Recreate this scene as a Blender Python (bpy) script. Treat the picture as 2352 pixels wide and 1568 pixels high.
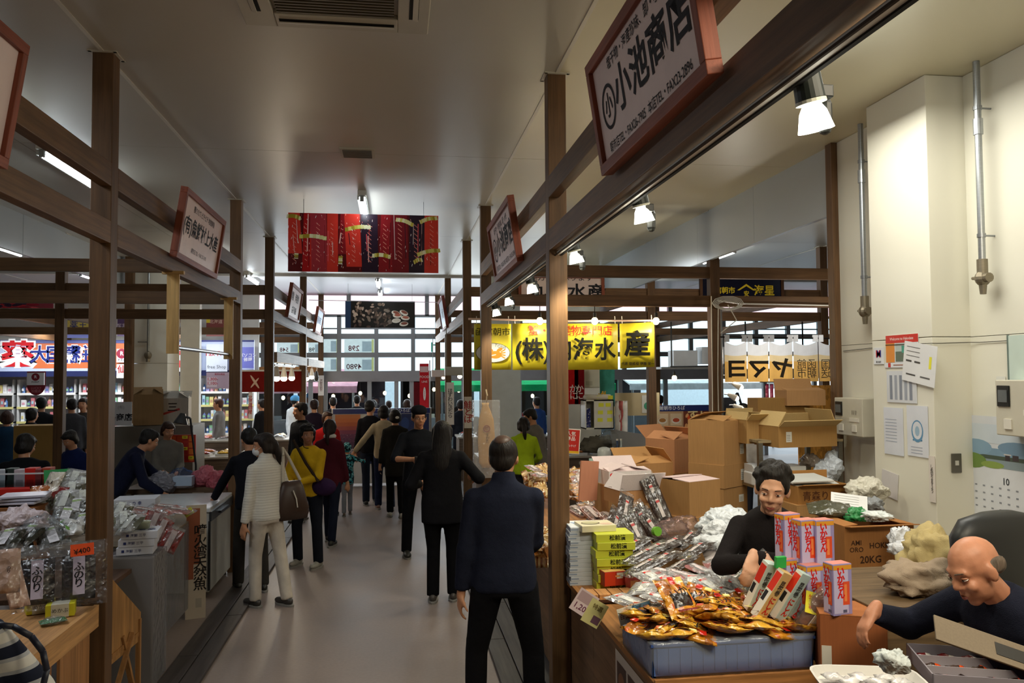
import bpy, math, random
import numpy as np
from mathutils import Vector, Matrix, noise
for _o in list(bpy.data.objects): bpy.data.objects.remove(_o)
S = bpy.context.scene; C = S.collection
PI = math.pi
# ---------------------------------------------------------------- camera
F, YAW, PITCH, ROLL, CH = 1854.287, .1449, .0414, -.0066, 2.13
_f = Vector((math.sin(YAW)*math.cos(PITCH), math.cos(YAW)*math.cos(PITCH), math.sin(PITCH)))
_r = Vector((math.cos(YAW), -math.sin(YAW), 0)); _u = _r.cross(_f)
CR = _r*math.cos(ROLL)+_u*math.sin(ROLL); CU = -_r*math.sin(ROLL)+_u*math.cos(ROLL); CF = _f
cam = bpy.data.objects.new('camera', bpy.data.cameras.new('camera')); C.objects.link(cam)
cam.data.sensor_width = 36; cam.data.lens = 36*F/2352; cam.data.clip_start = .05
cam.matrix_world = Matrix(((CR.x, CU.x, -CF.x, 0), (CR.y, CU.y, -CF.y, 0), (CR.z, CU.z, -CF.z, CH), (0, 0, 0, 1)))
S.camera = cam
def at(x, y, X=None, Y=None, Z=None):
    """point of the hall seen at photo pixel x,y on the wall plane X=, Y= or height Z="""
    d = CF+CR*((x-1176)/F)-CU*((y-784)/F)
    t = X/d.x if X is not None else Y/d.y if Y is not None else (Z-CH)/d.z
    return Vector((d.x*t, d.y*t, d.z*t+CH))
# ---------------------------------------------------------------- world, exposure
W = bpy.data.worlds.new('world'); S.world = W; W.use_nodes = True
_n = W.node_tree.nodes; _l = W.node_tree.links
_bg = _n['Background']; _bg.inputs[0].default_value = (.80, .92, 1, 1); _bg.inputs[1].default_value = 2.2
vs = S.view_settings; vs.view_transform = 'Standard'; vs.look = 'None'; vs.exposure = 0.0; vs.gamma = 1; vs.use_curve_mapping = False
S.display_settings.display_device = 'sRGB'
S.cycles.max_bounces = 7; S.cycles.diffuse_bounces = 4; S.cycles.glossy_bounces = 3; S.cycles.transparent_max_bounces = 24; S.cycles.transmission_bounces = 4
S.cycles.sample_clamp_indirect = 4; S.cycles.use_denoising = True; S.cycles.caustics_reflective = False; S.cycles.caustics_refractive = False
def light(kind, loc, power, col=(1, 1, 1), size=.3, size_y=None, rot=(0, 0, 0), spot=1.2, name='lamp'):
    L = bpy.data.lights.new(name, kind); L.energy = power; L.color = col
    if kind == 'AREA':
        L.size = size
        if size_y: L.shape = 'RECTANGLE'; L.size_y = size_y
    elif kind == 'SPOT': L.spot_size = spot; L.spot_blend = .6; L.shadow_soft_size = size
    else: L.shadow_soft_size = size
    o = bpy.data.objects.new(name, L); C.objects.link(o); o.location = loc; o.rotation_euler = rot
    return o
# daylight entering through the glass front at the far end
light('AREA', (.5, 19.7, 2.3), 230, (.85, .94, 1), 7, 2.2, (-PI/2, 0, 0), name='daylight')
# ---------------------------------------------------------------- colour and materials
def c(h):
    if not isinstance(h, str): return tuple(h)+((1,) if len(h) == 3 else ())
    h = h.lstrip('#'); h = h if len(h) == 6 else ''.join(q*2 for q in h); v = [int(h[i:i+2], 16)/255 for i in (0, 2, 4)]
    return tuple([x/12.92 if x <= .04045 else ((x+.055)/1.055)**2.4 for x in v])+(1,)
def sh(col, k):
    a = c(col); return (a[0]*k, a[1]*k, a[2]*k, 1)
_M = {}
def M(kind, col=None, **k):
    key = (kind, str(col), str(sorted(k.items())))
    if key in _M: return _M[key]
    m = bpy.data.materials.new(kind); m.use_nodes = True; nt = m.node_tree; N = nt.nodes; L = nt.links
    b = N['Principled BSDF']; out = N['Material Output']
    def nd(t, **kw):
        n = N.new(t)
        for a, v in kw.items():
            if a in n.bl_rna.properties: setattr(n, a, v)
            else: n.inputs[a.replace('_', ' ')].default_value = v
        return n
    if col is None: src = nd('ShaderNodeAttribute', attribute_name='Col').outputs['Color']
    else:
        rgb = nd('ShaderNodeRGB'); rgb.outputs[0].default_value = c(col); src = rgb.outputs[0]
    tc = nd('ShaderNodeTexCoord').outputs['Object']
    def noise_(scale, detail=3, vec=None, st=(1, 1, 1), rough=.5):
        mp = nd('ShaderNodeMapping'); mp.inputs['Scale'].default_value = st; L.new(vec or tc, mp.inputs[0])
        n = nd('ShaderNodeTexNoise', Scale=scale, Detail=detail, Roughness=rough); L.new(mp.outputs[0], n.inputs['Vector']); return n.outputs[0]
    def shade(fac, lo, hi, s=None):
        mr = nd('ShaderNodeMapRange'); mr.inputs[1].default_value = .3; mr.inputs[2].default_value = .7
        mr.inputs[3].default_value = lo; mr.inputs[4].default_value = hi; L.new(fac, mr.inputs[0])
        v = nd('ShaderNodeVectorMath', operation='SCALE'); L.new(s or src, v.inputs[0]); L.new(mr.outputs[0], v.inputs['Scale']); return v.outputs[0]
    def bump(h, st, dist=.01):
        bm = nd('ShaderNodeBump', Strength=st, Distance=dist); L.new(h, bm.inputs['Height']); L.new(bm.outputs[0], b.inputs['Normal']); return bm.outputs[0]
    def setc(s, rough, spec=.5):
        L.new(s, b.inputs['Base Color']); b.inputs['Roughness'].default_value = rough; b.inputs['Specular IOR Level'].default_value = spec
    if kind == 'matte': setc(shade(noise_(9), .93, 1.05), .8, .3)
    elif kind == 'satin': setc(shade(noise_(6), .95, 1.04), .45)
    elif kind == 'gloss': setc(shade(noise_(14), .95, 1.05), .22)
    elif kind.startswith('wood'):
        st = {'x': (1, 26, 26), 'y': (26, 1, 26), 'z': (26, 26, 1)}[kind[-1]]
        a = noise_(1.6, 6, st=st, rough=.65); s = shade(a, .62, 1.3)
        k2 = noise_(2.1, 2); s = shade(k2, .78, 1.18, s); setc(s, .55, .35); bump(a, .25, .004)
    elif kind == 'cloth':
        a = noise_(7, 3); f = noise_(260, 1); mx = nd('ShaderNodeMath', operation='MULTIPLY_ADD'); mx.inputs[1].default_value = .12; L.new(f, mx.inputs[0]); L.new(a, mx.inputs[2])
        setc(shade(a, .85, 1.12), .92, .15); bump(mx.outputs[0], .5, .03)
    elif kind == 'puffer':
        w = nd('ShaderNodeTexWave', wave_type='BANDS', bands_direction='Z', Scale=13, Distortion=1.6, Detail=2); L.new(tc, w.inputs['Vector'])
        p = nd('ShaderNodeMath', operation='POWER'); p.inputs[1].default_value = .35; L.new(w.outputs['Fac'], p.inputs[0])
        setc(shade(w.outputs['Fac'], .92, 1.02), .7, .2); bump(p.outputs[0], .22, .008)
    elif kind == 'stripe':
        w = nd('ShaderNodeTexWave', wave_type='BANDS', bands_direction='Z', Scale=3.2, Distortion=.6, Detail=1); L.new(tc, w.inputs['Vector'])
        r = nd('ShaderNodeValToRGB'); e = r.color_ramp; e.interpolation = 'CONSTANT'; e.elements[0].color = c('#23283a'); e.elements[1].position = .35; e.elements[1].color = c('#b3b7bd')
        e.elements.new(.75).color = c('#d9d8d2'); L.new(w.outputs['Fac'], r.inputs[0]); setc(shade(noise_(7), .85, 1.1, r.outputs[0]), .9, .15); bump(noise_(7), .5, .03)
    elif kind == 'camo':
        n1 = noise_(16, 2); r = nd('ShaderNodeValToRGB'); e = r.color_ramp; e.interpolation = 'CONSTANT'; e.elements[0].color = c('#16222a'); e.elements[1].position = .47; e.elements[1].color = c('#2a8f9c')
        e.elements.new(.54).color = c('#9fd4d6'); e.elements.new(.6).color = c('#1d5560'); L.new(n1, r.inputs[0]); setc(r.outputs[0], .85, .2)
    elif kind == 'skin':
        a = noise_(22, 4); setc(shade(a, .90, 1.07), .48, .4); b.inputs['Subsurface Weight'].default_value = .06; b.inputs['Subsurface Radius'].default_value = (.02, .007, .004); bump(noise_(160, 2), .12, .003)
    elif kind == 'hair':
        a = noise_(60, 2, st=(1.4, 1.4, .22)); setc(shade(a, .55, 1.5), .55, .3); bump(a, .75, .008)
    elif kind == 'card':
        a = noise_(3, 3); s = shade(a, .93, 1.06); s = shade(noise_(150, 1, st=(1, 1, .05)), .95, 1.05, s); setc(s, .82, .25)
    elif kind == 'osb':
        v = nd('ShaderNodeTexVoronoi', Scale=46); mp = nd('ShaderNodeMapping'); mp.inputs['Scale'].default_value = (1, 1, .4); mp.inputs['Rotation'].default_value = (.3, .5, .2); L.new(tc, mp.inputs[0]); L.new(mp.outputs[0], v.inputs['Vector'])
        sp = nd('ShaderNodeSeparateColor'); L.new(v.outputs['Color'], sp.inputs[0]); setc(shade(sp.outputs[0], .75, 1.2), .7, .3); bump(sp.outputs[1], .3, .004)
    elif kind == 'metal':
        b.inputs['Metallic'].default_value = .85; setc(shade(noise_(30, st=(1, 1, 6)), .9, 1.05), k.get('rough', .35))
    elif kind == 'concrete':
        a = noise_(1.1, 6, rough=.6); s = shade(a, .84, 1.1); s = shade(noise_(40, 3), .94, 1.05, s); s = shade(noise_(.35, 2), .9, 1.08, s)
        L.new(s, b.inputs['Base Color']); r = nd('ShaderNodeMapRange'); r.inputs[3].default_value = .32; r.inputs[4].default_value = .6; L.new(a, r.inputs[0]); L.new(r.outputs[0], b.inputs['Roughness']); bump(noise_(60, 4), .12, .004)
    elif kind == 'panel':
        setc(shade(noise_(.9, 2), .96, 1.03), k.get('rough', .4), .5); bump(noise_(3, 1), .03, .02)
    elif kind in ('foil', 'film', 'wrap', 'bag'):
        v = nd('ShaderNodeTexVoronoi', feature='F1', Scale=k.get('sc', 26)); nz = noise_(9, 3); ns = nd('ShaderNodeMath', operation='MULTIPLY'); ns.inputs[1].default_value = .06; L.new(nz, ns.inputs[0]); mm = nd('ShaderNodeVectorMath', operation='ADD'); L.new(tc, mm.inputs[0]); L.new(ns.outputs[0], mm.inputs[1]); L.new(mm.outputs[0], v.inputs['Vector'])
        h = nd('ShaderNodeMath', operation='ADD'); L.new(v.outputs['Distance'], h.inputs[0]); L.new(noise_(14, 4), h.inputs[1])
        if kind == 'bag': setc(shade(nz, .9, 1.06), .38, .5); bump(h.outputs[0], .8, .02)
        elif kind == 'foil': setc(shade(nz, .8, 1.15), .2, .6); b.inputs['Coat Weight'].default_value = .5; b.inputs['Coat Roughness'].default_value = .1; bump(h.outputs[0], .7, .012)
        else:
            nn = bump(h.outputs[0], 1.0 if kind == 'film' else .5, .02); tr = nd('ShaderNodeBsdfTransparent'); tr.inputs[0].default_value = (.96, .96, .96, 1)
            g = nd('ShaderNodeBsdfGlossy'); g.inputs['Roughness'].default_value = .12; L.new(nn, g.inputs['Normal']); L.new(src, g.inputs['Color'])
            df = nd('ShaderNodeBsdfDiffuse'); L.new(src, df.inputs['Color']); m1 = nd('ShaderNodeMixShader'); m1.inputs[0].default_value = k.get('milk', .12); L.new(tr.outputs[0], m1.inputs[1]); L.new(df.outputs[0], m1.inputs[2])
            fr = nd('ShaderNodeLayerWeight', Blend=.35); L.new(nn, fr.inputs['Normal']); cl = nd('ShaderNodeMapRange'); cl.inputs[3].default_value = .035; cl.inputs[4].default_value = .7; pw = nd('ShaderNodeMath', operation='POWER'); pw.inputs[1].default_value = 2.2; L.new(fr.outputs['Facing'], pw.inputs[0]); L.new(pw.outputs[0], cl.inputs[0])
            m2 = nd('ShaderNodeMixShader'); L.new(cl.outputs[0], m2.inputs[0]); L.new(m1.outputs[0], m2.inputs[1]); L.new(g.outputs[0], m2.inputs[2]); L.new(m2.outputs[0], out.inputs[0])
    elif kind == 'sheer':
        df = nd('ShaderNodeBsdfDiffuse'); tl = nd('ShaderNodeBsdfTranslucent'); sc = shade(noise_(12), .95, 1.04); L.new(sc, df.inputs['Color']); L.new(sc, tl.inputs['Color']); m2 = nd('ShaderNodeMixShader'); m2.inputs[0].default_value = k.get('tr', .55); L.new(df.outputs[0], m2.inputs[1]); L.new(tl.outputs[0], m2.inputs[2]); L.new(m2.outputs[0], out.inputs[0])
    elif kind == 'glass':
        tr = nd('ShaderNodeBsdfTransparent'); tr.inputs[0].default_value = c(col or '#eef6f8'); g = nd('ShaderNodeBsdfGlossy'); g.inputs['Roughness'].default_value = .03
        fr = nd('ShaderNodeFresnel', IOR=1.45); m2 = nd('ShaderNodeMixShader'); L.new(fr.outputs[0], m2.inputs[0]); L.new(tr.outputs[0], m2.inputs[1]); L.new(g.outputs[0], m2.inputs[2]); L.new(m2.outputs[0], out.inputs[0])
    elif kind == 'emit':
        e = nd('ShaderNodeEmission'); L.new(src, e.inputs[0]); e.inputs[1].default_value = k.get('e', 5); L.new(e.outputs[0], out.inputs[0])
    m.diffuse_color = c(col) if col else (.5, .5, .5, 1)
    _M[key] = m; return m
# ---------------------------------------------------------------- mesh builder
def basis(right, up=(0, 0, 1), loc=(0, 0, 0)):
    r = Vector(right).normalized(); n = r.cross(Vector(up)).normalized(); u = n.cross(r)
    return Matrix(((r.x, u.x, n.x, loc[0]), (r.y, u.y, n.y, loc[1]), (r.z, u.z, n.z, loc[2]), (0, 0, 0, 1)))
def eul(rx=0, ry=0, rz=0): return (Matrix.Rotation(rz, 4, 'Z')@Matrix.Rotation(ry, 4, 'Y')@Matrix.Rotation(rx, 4, 'X'))
class MB:
    def __init__(s, col='#808080'): s.v = []; s.f = []; s.c = []; s.col = col; s.T = None
    def add(s, vs_, fs, col=None):
        n = len(s.v); T = s.T
        s.v += [tuple(T@Vector(p)) for p in vs_] if T is not None else [tuple(p) for p in vs_]
        cc = c(col if col is not None else s.col)
        for f in fs: s.f.append([n+i for i in f]); s.c.append(cc)
        return s
    def box(s, x, y, z, sx, sy, sz, col=None, rz=0, rot=None, t=1.0):
        a, b, h = sx/2, sy/2, sz/2
        p = [Vector(q) for q in ((-a, -b, -h), (a, -b, -h), (a, b, -h), (-a, b, -h), (-a*t, -b*t, h), (a*t, -b*t, h), (a*t, b*t, h), (-a*t, b*t, h))]
        R_ = rot if rot is not None else Matrix.Rotation(rz, 4, 'Z') if rz else None
        if R_ is not None: p = [R_@q for q in p]
        return s.add([q+Vector((x, y, z)) for q in p], [(0, 3, 2, 1), (4, 5, 6, 7), (0, 1, 5, 4), (1, 2, 6, 5), (2, 3, 7, 6), (3, 0, 4, 7)], col)
    def b2(s, x0, y0, z0, x1, y1, z1, col=None): return s.box((x0+x1)/2, (y0+y1)/2, (z0+z1)/2, abs(x1-x0), abs(y1-y0), abs(z1-z0), col)
    def cyl(s, a, b, r0, r1=None, n=12, col=None, dome=False):
        a, b = Vector(a), Vector(b); r1 = r0 if r1 is None else r1; d = (b-a).normalized() if (b-a).length > 1e-9 else Vector((0, 0, 1))
        e = d.orthogonal().normalized(); g = d.cross(e); P = []; rings = [(a, r0), (b, r1)]
        if dome: rings = [(a-d*r0*.95, r0*.3), (a-d*r0*.7, r0*.72), (a, r0), (b, r1), (b+d*r1*.7, r1*.72), (b+d*r1*.95, r1*.3)]
        for q, r in rings:
            for i in range(n): t = 2*PI*i/n; P.append(q+(e*math.cos(t)+g*math.sin(t))*r)
        Fc = []; m = len(rings)
        for k in range(m-1):
            for i in range(n): j = (i+1) % n; Fc.append((k*n+i, k*n+j, k*n+n+j, k*n+n+i))
        Fc.append(tuple(range(n-1, -1, -1))); Fc.append(tuple(range((m-1)*n, m*n)))
        return s.add(P, Fc, col)
    def cap(s, a, b, r0, r1=None, n=10, col=None): return s.cyl(a, b, r0, r1, n, col, True)
    def tube(s, pts, r, n=6, col=None):
        for a, b in zip(pts, pts[1:]): s.cyl(a, b, r, r, n, col)
        return s
    def ell(s, ctr, rad, col=None, n=14, m=9, rot=None):
        P = []; Fc = []
        for k in range(1, m):
            ph = PI*k/m
            for i in range(n): t = 2*PI*i/n; P.append(Vector((rad[0]*math.sin(ph)*math.cos(t), rad[1]*math.sin(ph)*math.sin(t), rad[2]*math.cos(ph))))
        P += [Vector((0, 0, rad[2])), Vector((0, 0, -rad[2]))]; T0 = len(P)-2
        for k in range(m-2):
            for i in range(n): j = (i+1) % n; Fc.append((k*n+i, (k+1)*n+i, (k+1)*n+j, k*n+j))
        for i in range(n): j = (i+1) % n; Fc.append((T0, i, j)); Fc.append((T0+1, (m-2)*n+j, (m-2)*n+i))
        if rot is not None: P = [rot@p for p in P]
        return s.add([p+Vector(ctr) for p in P], Fc, col)
    def loft(s, secs, n=16, col=None, e=1.0):
        """secs: (centre, rx, ry) stacked, closed at both ends; e<1 squarer"""
        P = []; Fc = []
        for ctr, rx, ry in secs:
            for i in range(n):
                t = 2*PI*i/n; ct, st_ = math.cos(t), math.sin(t)
                P.append(Vector(ctr)+Vector((rx*math.copysign(abs(ct)**e, ct), ry*math.copysign(abs(st_)**e, st_), 0)))
        m = len(secs)
        for k in range(m-1):
            for i in range(n): j = (i+1) % n; Fc.append((k*n+i, k*n+j, k*n+n+j, k*n+n+i))
        Fc.append(tuple(range(n-1, -1, -1))); Fc.append(tuple(range((m-1)*n, m*n)))
        return s.add(P, Fc, col)
    def lathe(s, prof, n=16, col=None, ctr=(0, 0, 0)): return s.loft([((ctr[0], ctr[1], ctr[2]+z), r, r) for r, z in prof], n, col)
    def poly(s, pts, col=None): pts = [(p[0], p[1], p[2]+len(s.f)*1.5e-5) for p in pts]; return s.add(pts, [tuple(range(len(pts)))], col)
    def rect(s, x0, y0, x1, y1, z=0, col=None, ang=0):
        p = [(x0, y0, z), (x1, y0, z), (x1, y1, z), (x0, y1, z)]
        if ang:
            cx, cy = (x0+x1)/2, (y0+y1)/2; ca, sa = math.cos(ang), math.sin(ang)
            p = [(cx+(a-cx)*ca-(b-cy)*sa, cy+(a-cx)*sa+(b-cy)*ca, z) for a, b, _ in p]
        return s.poly(p, col)
    def disc(s, x, y, rx, ry=None, z=0, col=None, n=18, ang=0):
        ry = ry or rx; ca, sa = math.cos(ang), math.sin(ang)
        return s.poly([(x+rx*math.cos(2*PI*i/n)*ca-ry*math.sin(2*PI*i/n)*sa, y+rx*math.cos(2*PI*i/n)*sa+ry*math.sin(2*PI*i/n)*ca, z) for i in range(n)], col)
    def build(s, name, mat='matte', parent=None, loc=None, rot=None, mtx=None, smooth=False, bev=0, col=None, **mk):
        me = bpy.data.meshes.new(name); me.from_pydata(s.v, [], s.f)
        at_ = me.color_attributes.new('Col', 'FLOAT_COLOR', 'CORNER')
        arr = np.repeat(np.array(s.c, dtype=np.float32).reshape(-1, 4), [len(f) for f in s.f], axis=0); at_.data.foreach_set('color', arr.ravel())
        me.materials.append(mat if not isinstance(mat, str) else M(mat, col, **mk))
        if smooth: me.polygons.foreach_set('use_smooth', [True]*len(s.f))
        o = bpy.data.objects.new(name, me); C.objects.link(o)
        if parent: o.parent = parent
        if mtx is not None: o.matrix_basis = mtx
        if loc is not None: o.location = loc
        if rot is not None: o.rotation_euler = rot
        if bev:
            b = o.modifiers.new('b', 'BEVEL'); b.width = bev; b.segments = 2; b.limit_method = 'ANGLE'
        return o
def tag(o, label, cat, group=None, kind=None):
    if label: o['label'] = label
    if cat: o['category'] = cat
    if group: o['group'] = group
    if kind: o['kind'] = kind
    return o
def thing(name, label, cat, loc=(0, 0, 0), rz=0, group=None, mtx=None):
    o = bpy.data.objects.new(name, None); C.objects.link(o); o.empty_display_size = .1
    o.location = loc; o.rotation_euler = (0, 0, rz)
    if mtx is not None: o.matrix_basis = mtx
    return tag(o, label, cat, group)
def struct(o): o['kind'] = 'structure'; return o
KIDS = {}
def dup(root, loc=None, rz=None, mtx=None, label=None, group=None):
    kids = [(o, [g for g in o.children]) for o in root.children]
    r = root.copy(); C.objects.link(r)
    if mtx is not None: r.matrix_basis = mtx
    if loc is not None: r.location = loc
    if rz is not None: r.rotation_euler = (0, 0, rz)
    if label: r['label'] = label
    if group: r['group'] = group
    for o, gs in kids:
        d = o.copy(); C.objects.link(d); d.parent = r
        for g in gs: e = g.copy(); C.objects.link(e); e.parent = d
    return r
TX = []; RM = []
def text(s, size, col, parent, x=0, y=0, z=.002, ang=0, bold=0, sx=1, name='lettering', mat='matte', mtx=None, al='CENTER', vert=False, sp=1.0, line=1.0):
    if vert: s = '\n'.join(s)
    cu = bpy.data.curves.new(name, 'FONT'); cu.body = s; cu.size = size; cu.align_x = al; cu.align_y = 'CENTER'; cu.offset = bold*size; cu.resolution_u = 2; cu.space_character = sp; cu.space_line = line*(1 if not vert else .82)
    cu.materials.append(M(mat, col)); o = bpy.data.objects.new(name, cu); C.objects.link(o); o.parent = parent
    m = Matrix.Translation((x, y, z))@Matrix.Rotation(ang, 4, 'Z')@Matrix.Diagonal((sx, 1, 1, 1)); o.matrix_basis = (mtx@m) if mtx is not None else m
    TX.append(o); return o
def remesh(mb, name, mat, parent, vox=.02, sm=4, post=None, mtx=None):
    o = mb.build(name, mat, parent, mtx=mtx)
    r = o.modifiers.new('r', 'REMESH'); r.mode = 'VOXEL'; r.voxel_size = vox; r.use_smooth_shade = True
    s_ = o.modifiers.new('s', 'SMOOTH'); s_.factor = .5; s_.iterations = sm
    RM.append((o, post)); return o
def bake():
    """turn lettering and blended bodies into plain meshes, one dependency pass"""
    bpy.context.view_layer.update(); dg = bpy.context.evaluated_depsgraph_get(); res = []
    for o, post in RM: res.append((o, post, bpy.data.meshes.new_from_object(o.evaluated_get(dg), depsgraph=dg)))
    cache = {}; fonts = [o for o in C.objects if o.type == 'FONT']
    for o in fonts:
        if o.data.name not in cache: cache[o.data.name] = bpy.data.meshes.new_from_object(o.evaluated_get(dg), depsgraph=dg)
    for o, post, me in res:
        if post:
            co = np.empty(len(me.vertices)*3, dtype=np.float32); me.vertices.foreach_get('co', co); co = post(co.reshape(-1, 3)); me.vertices.foreach_set('co', co.ravel().astype(np.float32)); me.update()
        o.modifiers.clear(); o.data = me
    for o in fonts:
        n = bpy.data.objects.new(o.name, cache[o.data.name]); C.objects.link(n); n.parent = o.parent; n.matrix_basis = o.matrix_basis.copy(); n['kind'] = 'stuff'
        nm = o.name; bpy.data.objects.remove(o); n.name = nm
    for o in C.objects:
        if o.parent and o.name.split('.')[0] in ('print', 'white_shapes', 'letter_strokes'): o['kind'] = 'stuff'
# ================================================================ the setting
CEIL = 4.10
struct(MB().b2(-14, -6, -.1, 14, 20.1, 0, '#8d7f78').build('floor', 'concrete'))
# raised plank kerbs beside the aisle
def kerb(name, xs, col):
    o = bpy.data.objects.new(name, None); C.objects.link(o); struct(o)
    for i, (a, b, h) in enumerate(xs):
        y = 1.0; k = i*.7
        while y < 19.5:
            L = 3.6-((y*7+k) % 1.0)*.8 if y > 1.2 else 2.2+k
            MB().b2(a+.004, y+.004, .002, b-.004, min(y+L, 19.5)-.004, h, sh(col, .85+.3*((i*37+int(y*13)) % 10)/10)).build('plank', 'woody', o, bev=.004); y += L
kerb('trim_1', [(.72, .87, .03), (.87, 1.02, .03), (1.02, 1.17, .03), (1.17, 1.32, .03)], '#4e4a48')
kerb('trim_2', [(-1.62, -1.47, .03), (-1.47, -1.33, .03)], '#423c3a')
# ceiling of joined panels
ce = bpy.data.objects.new('ceiling', None); C.objects.link(ce); struct(ce)
xs = [-14, -11.5, -8.7, -5.9, -4.49, -3.1, -1.742, 1.052, 2.4, 3.83, 5.2, 6.62, 9.4, 14]; ys = [-6, -2.2, 1.6, 7.2, 11.4, 15.9]
for i in range(len(xs)-1):
    for j in range(len(ys)-1):
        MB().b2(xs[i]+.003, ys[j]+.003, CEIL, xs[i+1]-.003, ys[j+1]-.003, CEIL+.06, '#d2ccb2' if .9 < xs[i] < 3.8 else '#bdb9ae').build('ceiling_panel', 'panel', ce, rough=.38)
    MB().b2(xs[i]+.003, 16.05, CEIL, xs[i+1]-.003, 20.1, CEIL+.06, '#b9bdc2').build('ceiling_panel', 'panel', ce, rough=.38)
struct(MB().b2(-14, -6, CEIL+.06, 14, 20.1, CEIL+.2, '#8a8a86').build('roof_slab', 'matte'))
for n, x in (('trim_3', -1.742), ('trim_4', 1.052), ('trim_5', 6.62), ('trim_6', -7.3)):
    struct(MB().b2(x-.012, -6, CEIL-.006, x+.012, 20, CEIL+.002, '#d8d4c8').build(n, 'satin'))
struct(MB().b2(-14, 15.9, CEIL-.05, 14, 16.05, CEIL+.05, '#c6c6c2').build('trim_7', 'satin'))
# walls
CREAM = '#e2dfd0'
wr = bpy.data.objects.new('wall_right', None); C.objects.link(wr); struct(wr)
for y0, y1 in ((-6, 2.0), (2.0, 4.82), (4.82, 6.37)):
    for z0, z1 in ((0, 2.36), (2.36, CEIL)): MB().b2(3.753, y0+.002, z0+.002, 3.93, y1-.002, z1-.002, CREAM).build('wall_panel', 'panel', wr, rough=.5)
col = bpy.data.objects.new('pillar_right', None); C.objects.link(col); struct(col)
for z0, z1 in ((0, 2.36), (2.36, CEIL)): MB().b2(3.476, 4.818, z0+.002, 3.9, 5.488, z1-.002, CREAM).build('wall_panel', 'panel', col, rough=.5, bev=.004)
struct(MB().b2(3.70, 6.37, 0, 3.95, 6.47, CEIL, '#6b4f35').build('trim_8', 'woodz', bev=.004))
bk = bpy.data.objects.new('bulkhead_right', None); C.objects.link(bk); struct(bk)
for y0, y1 in ((6.47, 8.0), (8.0, 9.6), (9.6, 11.2), (11.2, 12.8), (12.8, 14.4), (14.4, 15.9)): MB().b2(3.753, y0+.002, 3.5, 3.80, y1-.002, CEIL, '#aeb6bc').build('bulkhead_panel', 'panel', bk, rough=.2)
bk2 = bpy.data.objects.new('bulkhead_left', None); C.objects.link(bk2); struct(bk2)
for y0 in (2.0, 4.8, 7.6, 10.4, 13.2): MB().b2(-4.47, y0+.004, 3.62, -4.42, min(y0+2.8, 15.9)-.004, CEIL, '#a5a9a9').build('bulkhead_panel', 'panel', bk2, rough=.2)
a0, a1 = at(308, 800, Y=14.0), at(385, 800, Y=14.0)
pl = bpy.data.objects.new('pillar_left', None); C.objects.link(pl); struct(pl)
for z0, z1 in ((0, 2.36), (2.36, CEIL)): MB().b2(a0.x, 14.0, z0+.002, a1.x, 14.75, z1-.002, CREAM).build('wall_panel', 'panel', pl, rough=.5, bev=.004)
struct(MB().b2(a1.x+.0, 14.8, 0, a1.x+.32, 14.95, CEIL, '#d8d6cc').build('wall_stub', 'satin'))
struct(MB().b2(3.0, 14.1, 0, 3.66, 14.7, CEIL, CREAM).build('pillar_far', 'satin', bev=.006))
a0, a1 = at(1122, 900, Y=15.2), at(1196, 900, Y=15.2)
struct(MB().b2(a0.x, 15.2, 0, a1.x, 15.75, CEIL, '#cfd3cf').build('pillar_grey', 'satin', bev=.006))
struct(MB().b2(-14.2, -6, 0, -14, 20, CEIL, '#a8a496').build('wall_left', 'satin'))
struct(MB().b2(14, -6, 0, 14.2, 20, CEIL, '#a8a496').build('wall_east', 'satin'))
struct(MB().b2(-14, -6.2, 0, 14, -6, CEIL, '#a8a496').build('wall_back', 'satin'))
# glass front at the far end, Y = 20
fr = bpy.data.objects.new('wall_front', None); C.objects.link(fr); struct(fr)
for x0, x1 in ((-4.9, -1.15), (-1.05, .75), (.85, 3.9), (4, 7), (7.1, 12.1)): MB().b2(x0, 20.02, 3.62, x1, 20.03, CEIL+.1).build('pane', 'glass', fr, col='#f6e2e4')
MB('#86898c').b2(-14, 19.97, 3.57, 14, 20.1, 3.63).build('transom', 'satin', fr)
for x in (-1.1, .8, 3.95, 7.05): MB('#86898c').b2(x-.05, 19.97, 3.6, x+.05, 20.1, CEIL).build('mullion', 'satin', fr)
MB().b2(-14, 19.95, 1.99, 14, 20.15, 2.25, '#8f8f92').build('lintel', 'satin', fr)
FRC = '#86898c'; mx = [-4.9+.893*i for i in range(20)]
MB().b2(-14, 20, 0, -4.9, 20.15, 3.6, '#a7a7a2').build('side_wall', 'satin', fr)
for x in mx: MB().b2(x-.05, 19.97, 2.25, x+.05, 20.08, 3.6, FRC).build('mullion', 'satin', fr)
for z0, z1 in ((3.03, 3.16), (2.58, 2.70), (3.27, 3.30)): MB().b2(-4.9, 19.985, z0, 12.1, 20.06, z1, FRC).build('transom', 'satin', fr)
for i in range(19):
    for k, (z0, z1) in enumerate(((3.16, 3.6), (2.70, 3.03), (2.25, 2.58))):
        MB().b2(mx[i]+.05, 20.02, z0, mx[i+1]-.05, 20.03, z1).build('pane', 'glass', fr)
for i, x in enumerate((-4.9, -3.6, -2.0, -1.65, -.6, .05, .42, 1.7, 3.1, 4.4, 5.7, 6.9, 8.2, 9.6, 11, 12.1)): MB().b2(x-.05, 19.97, 0, x+.05, 20.08, 1.99, '#9ba0a4').build('door_post', 'satin', fr)
for a, b in ((-4.85, -3.65), (-3.55, -2.05), (-1.6, -.65), (-.55, 0), (.47, 1.65), (1.75, 3.05), (3.15, 4.35), (4.45, 5.65), (5.75, 6.85), (6.95, 8.15)): MB().b2(a, 20.02, .05, b, 20.03, 1.97).build('pane', 'glass', fr)
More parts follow.
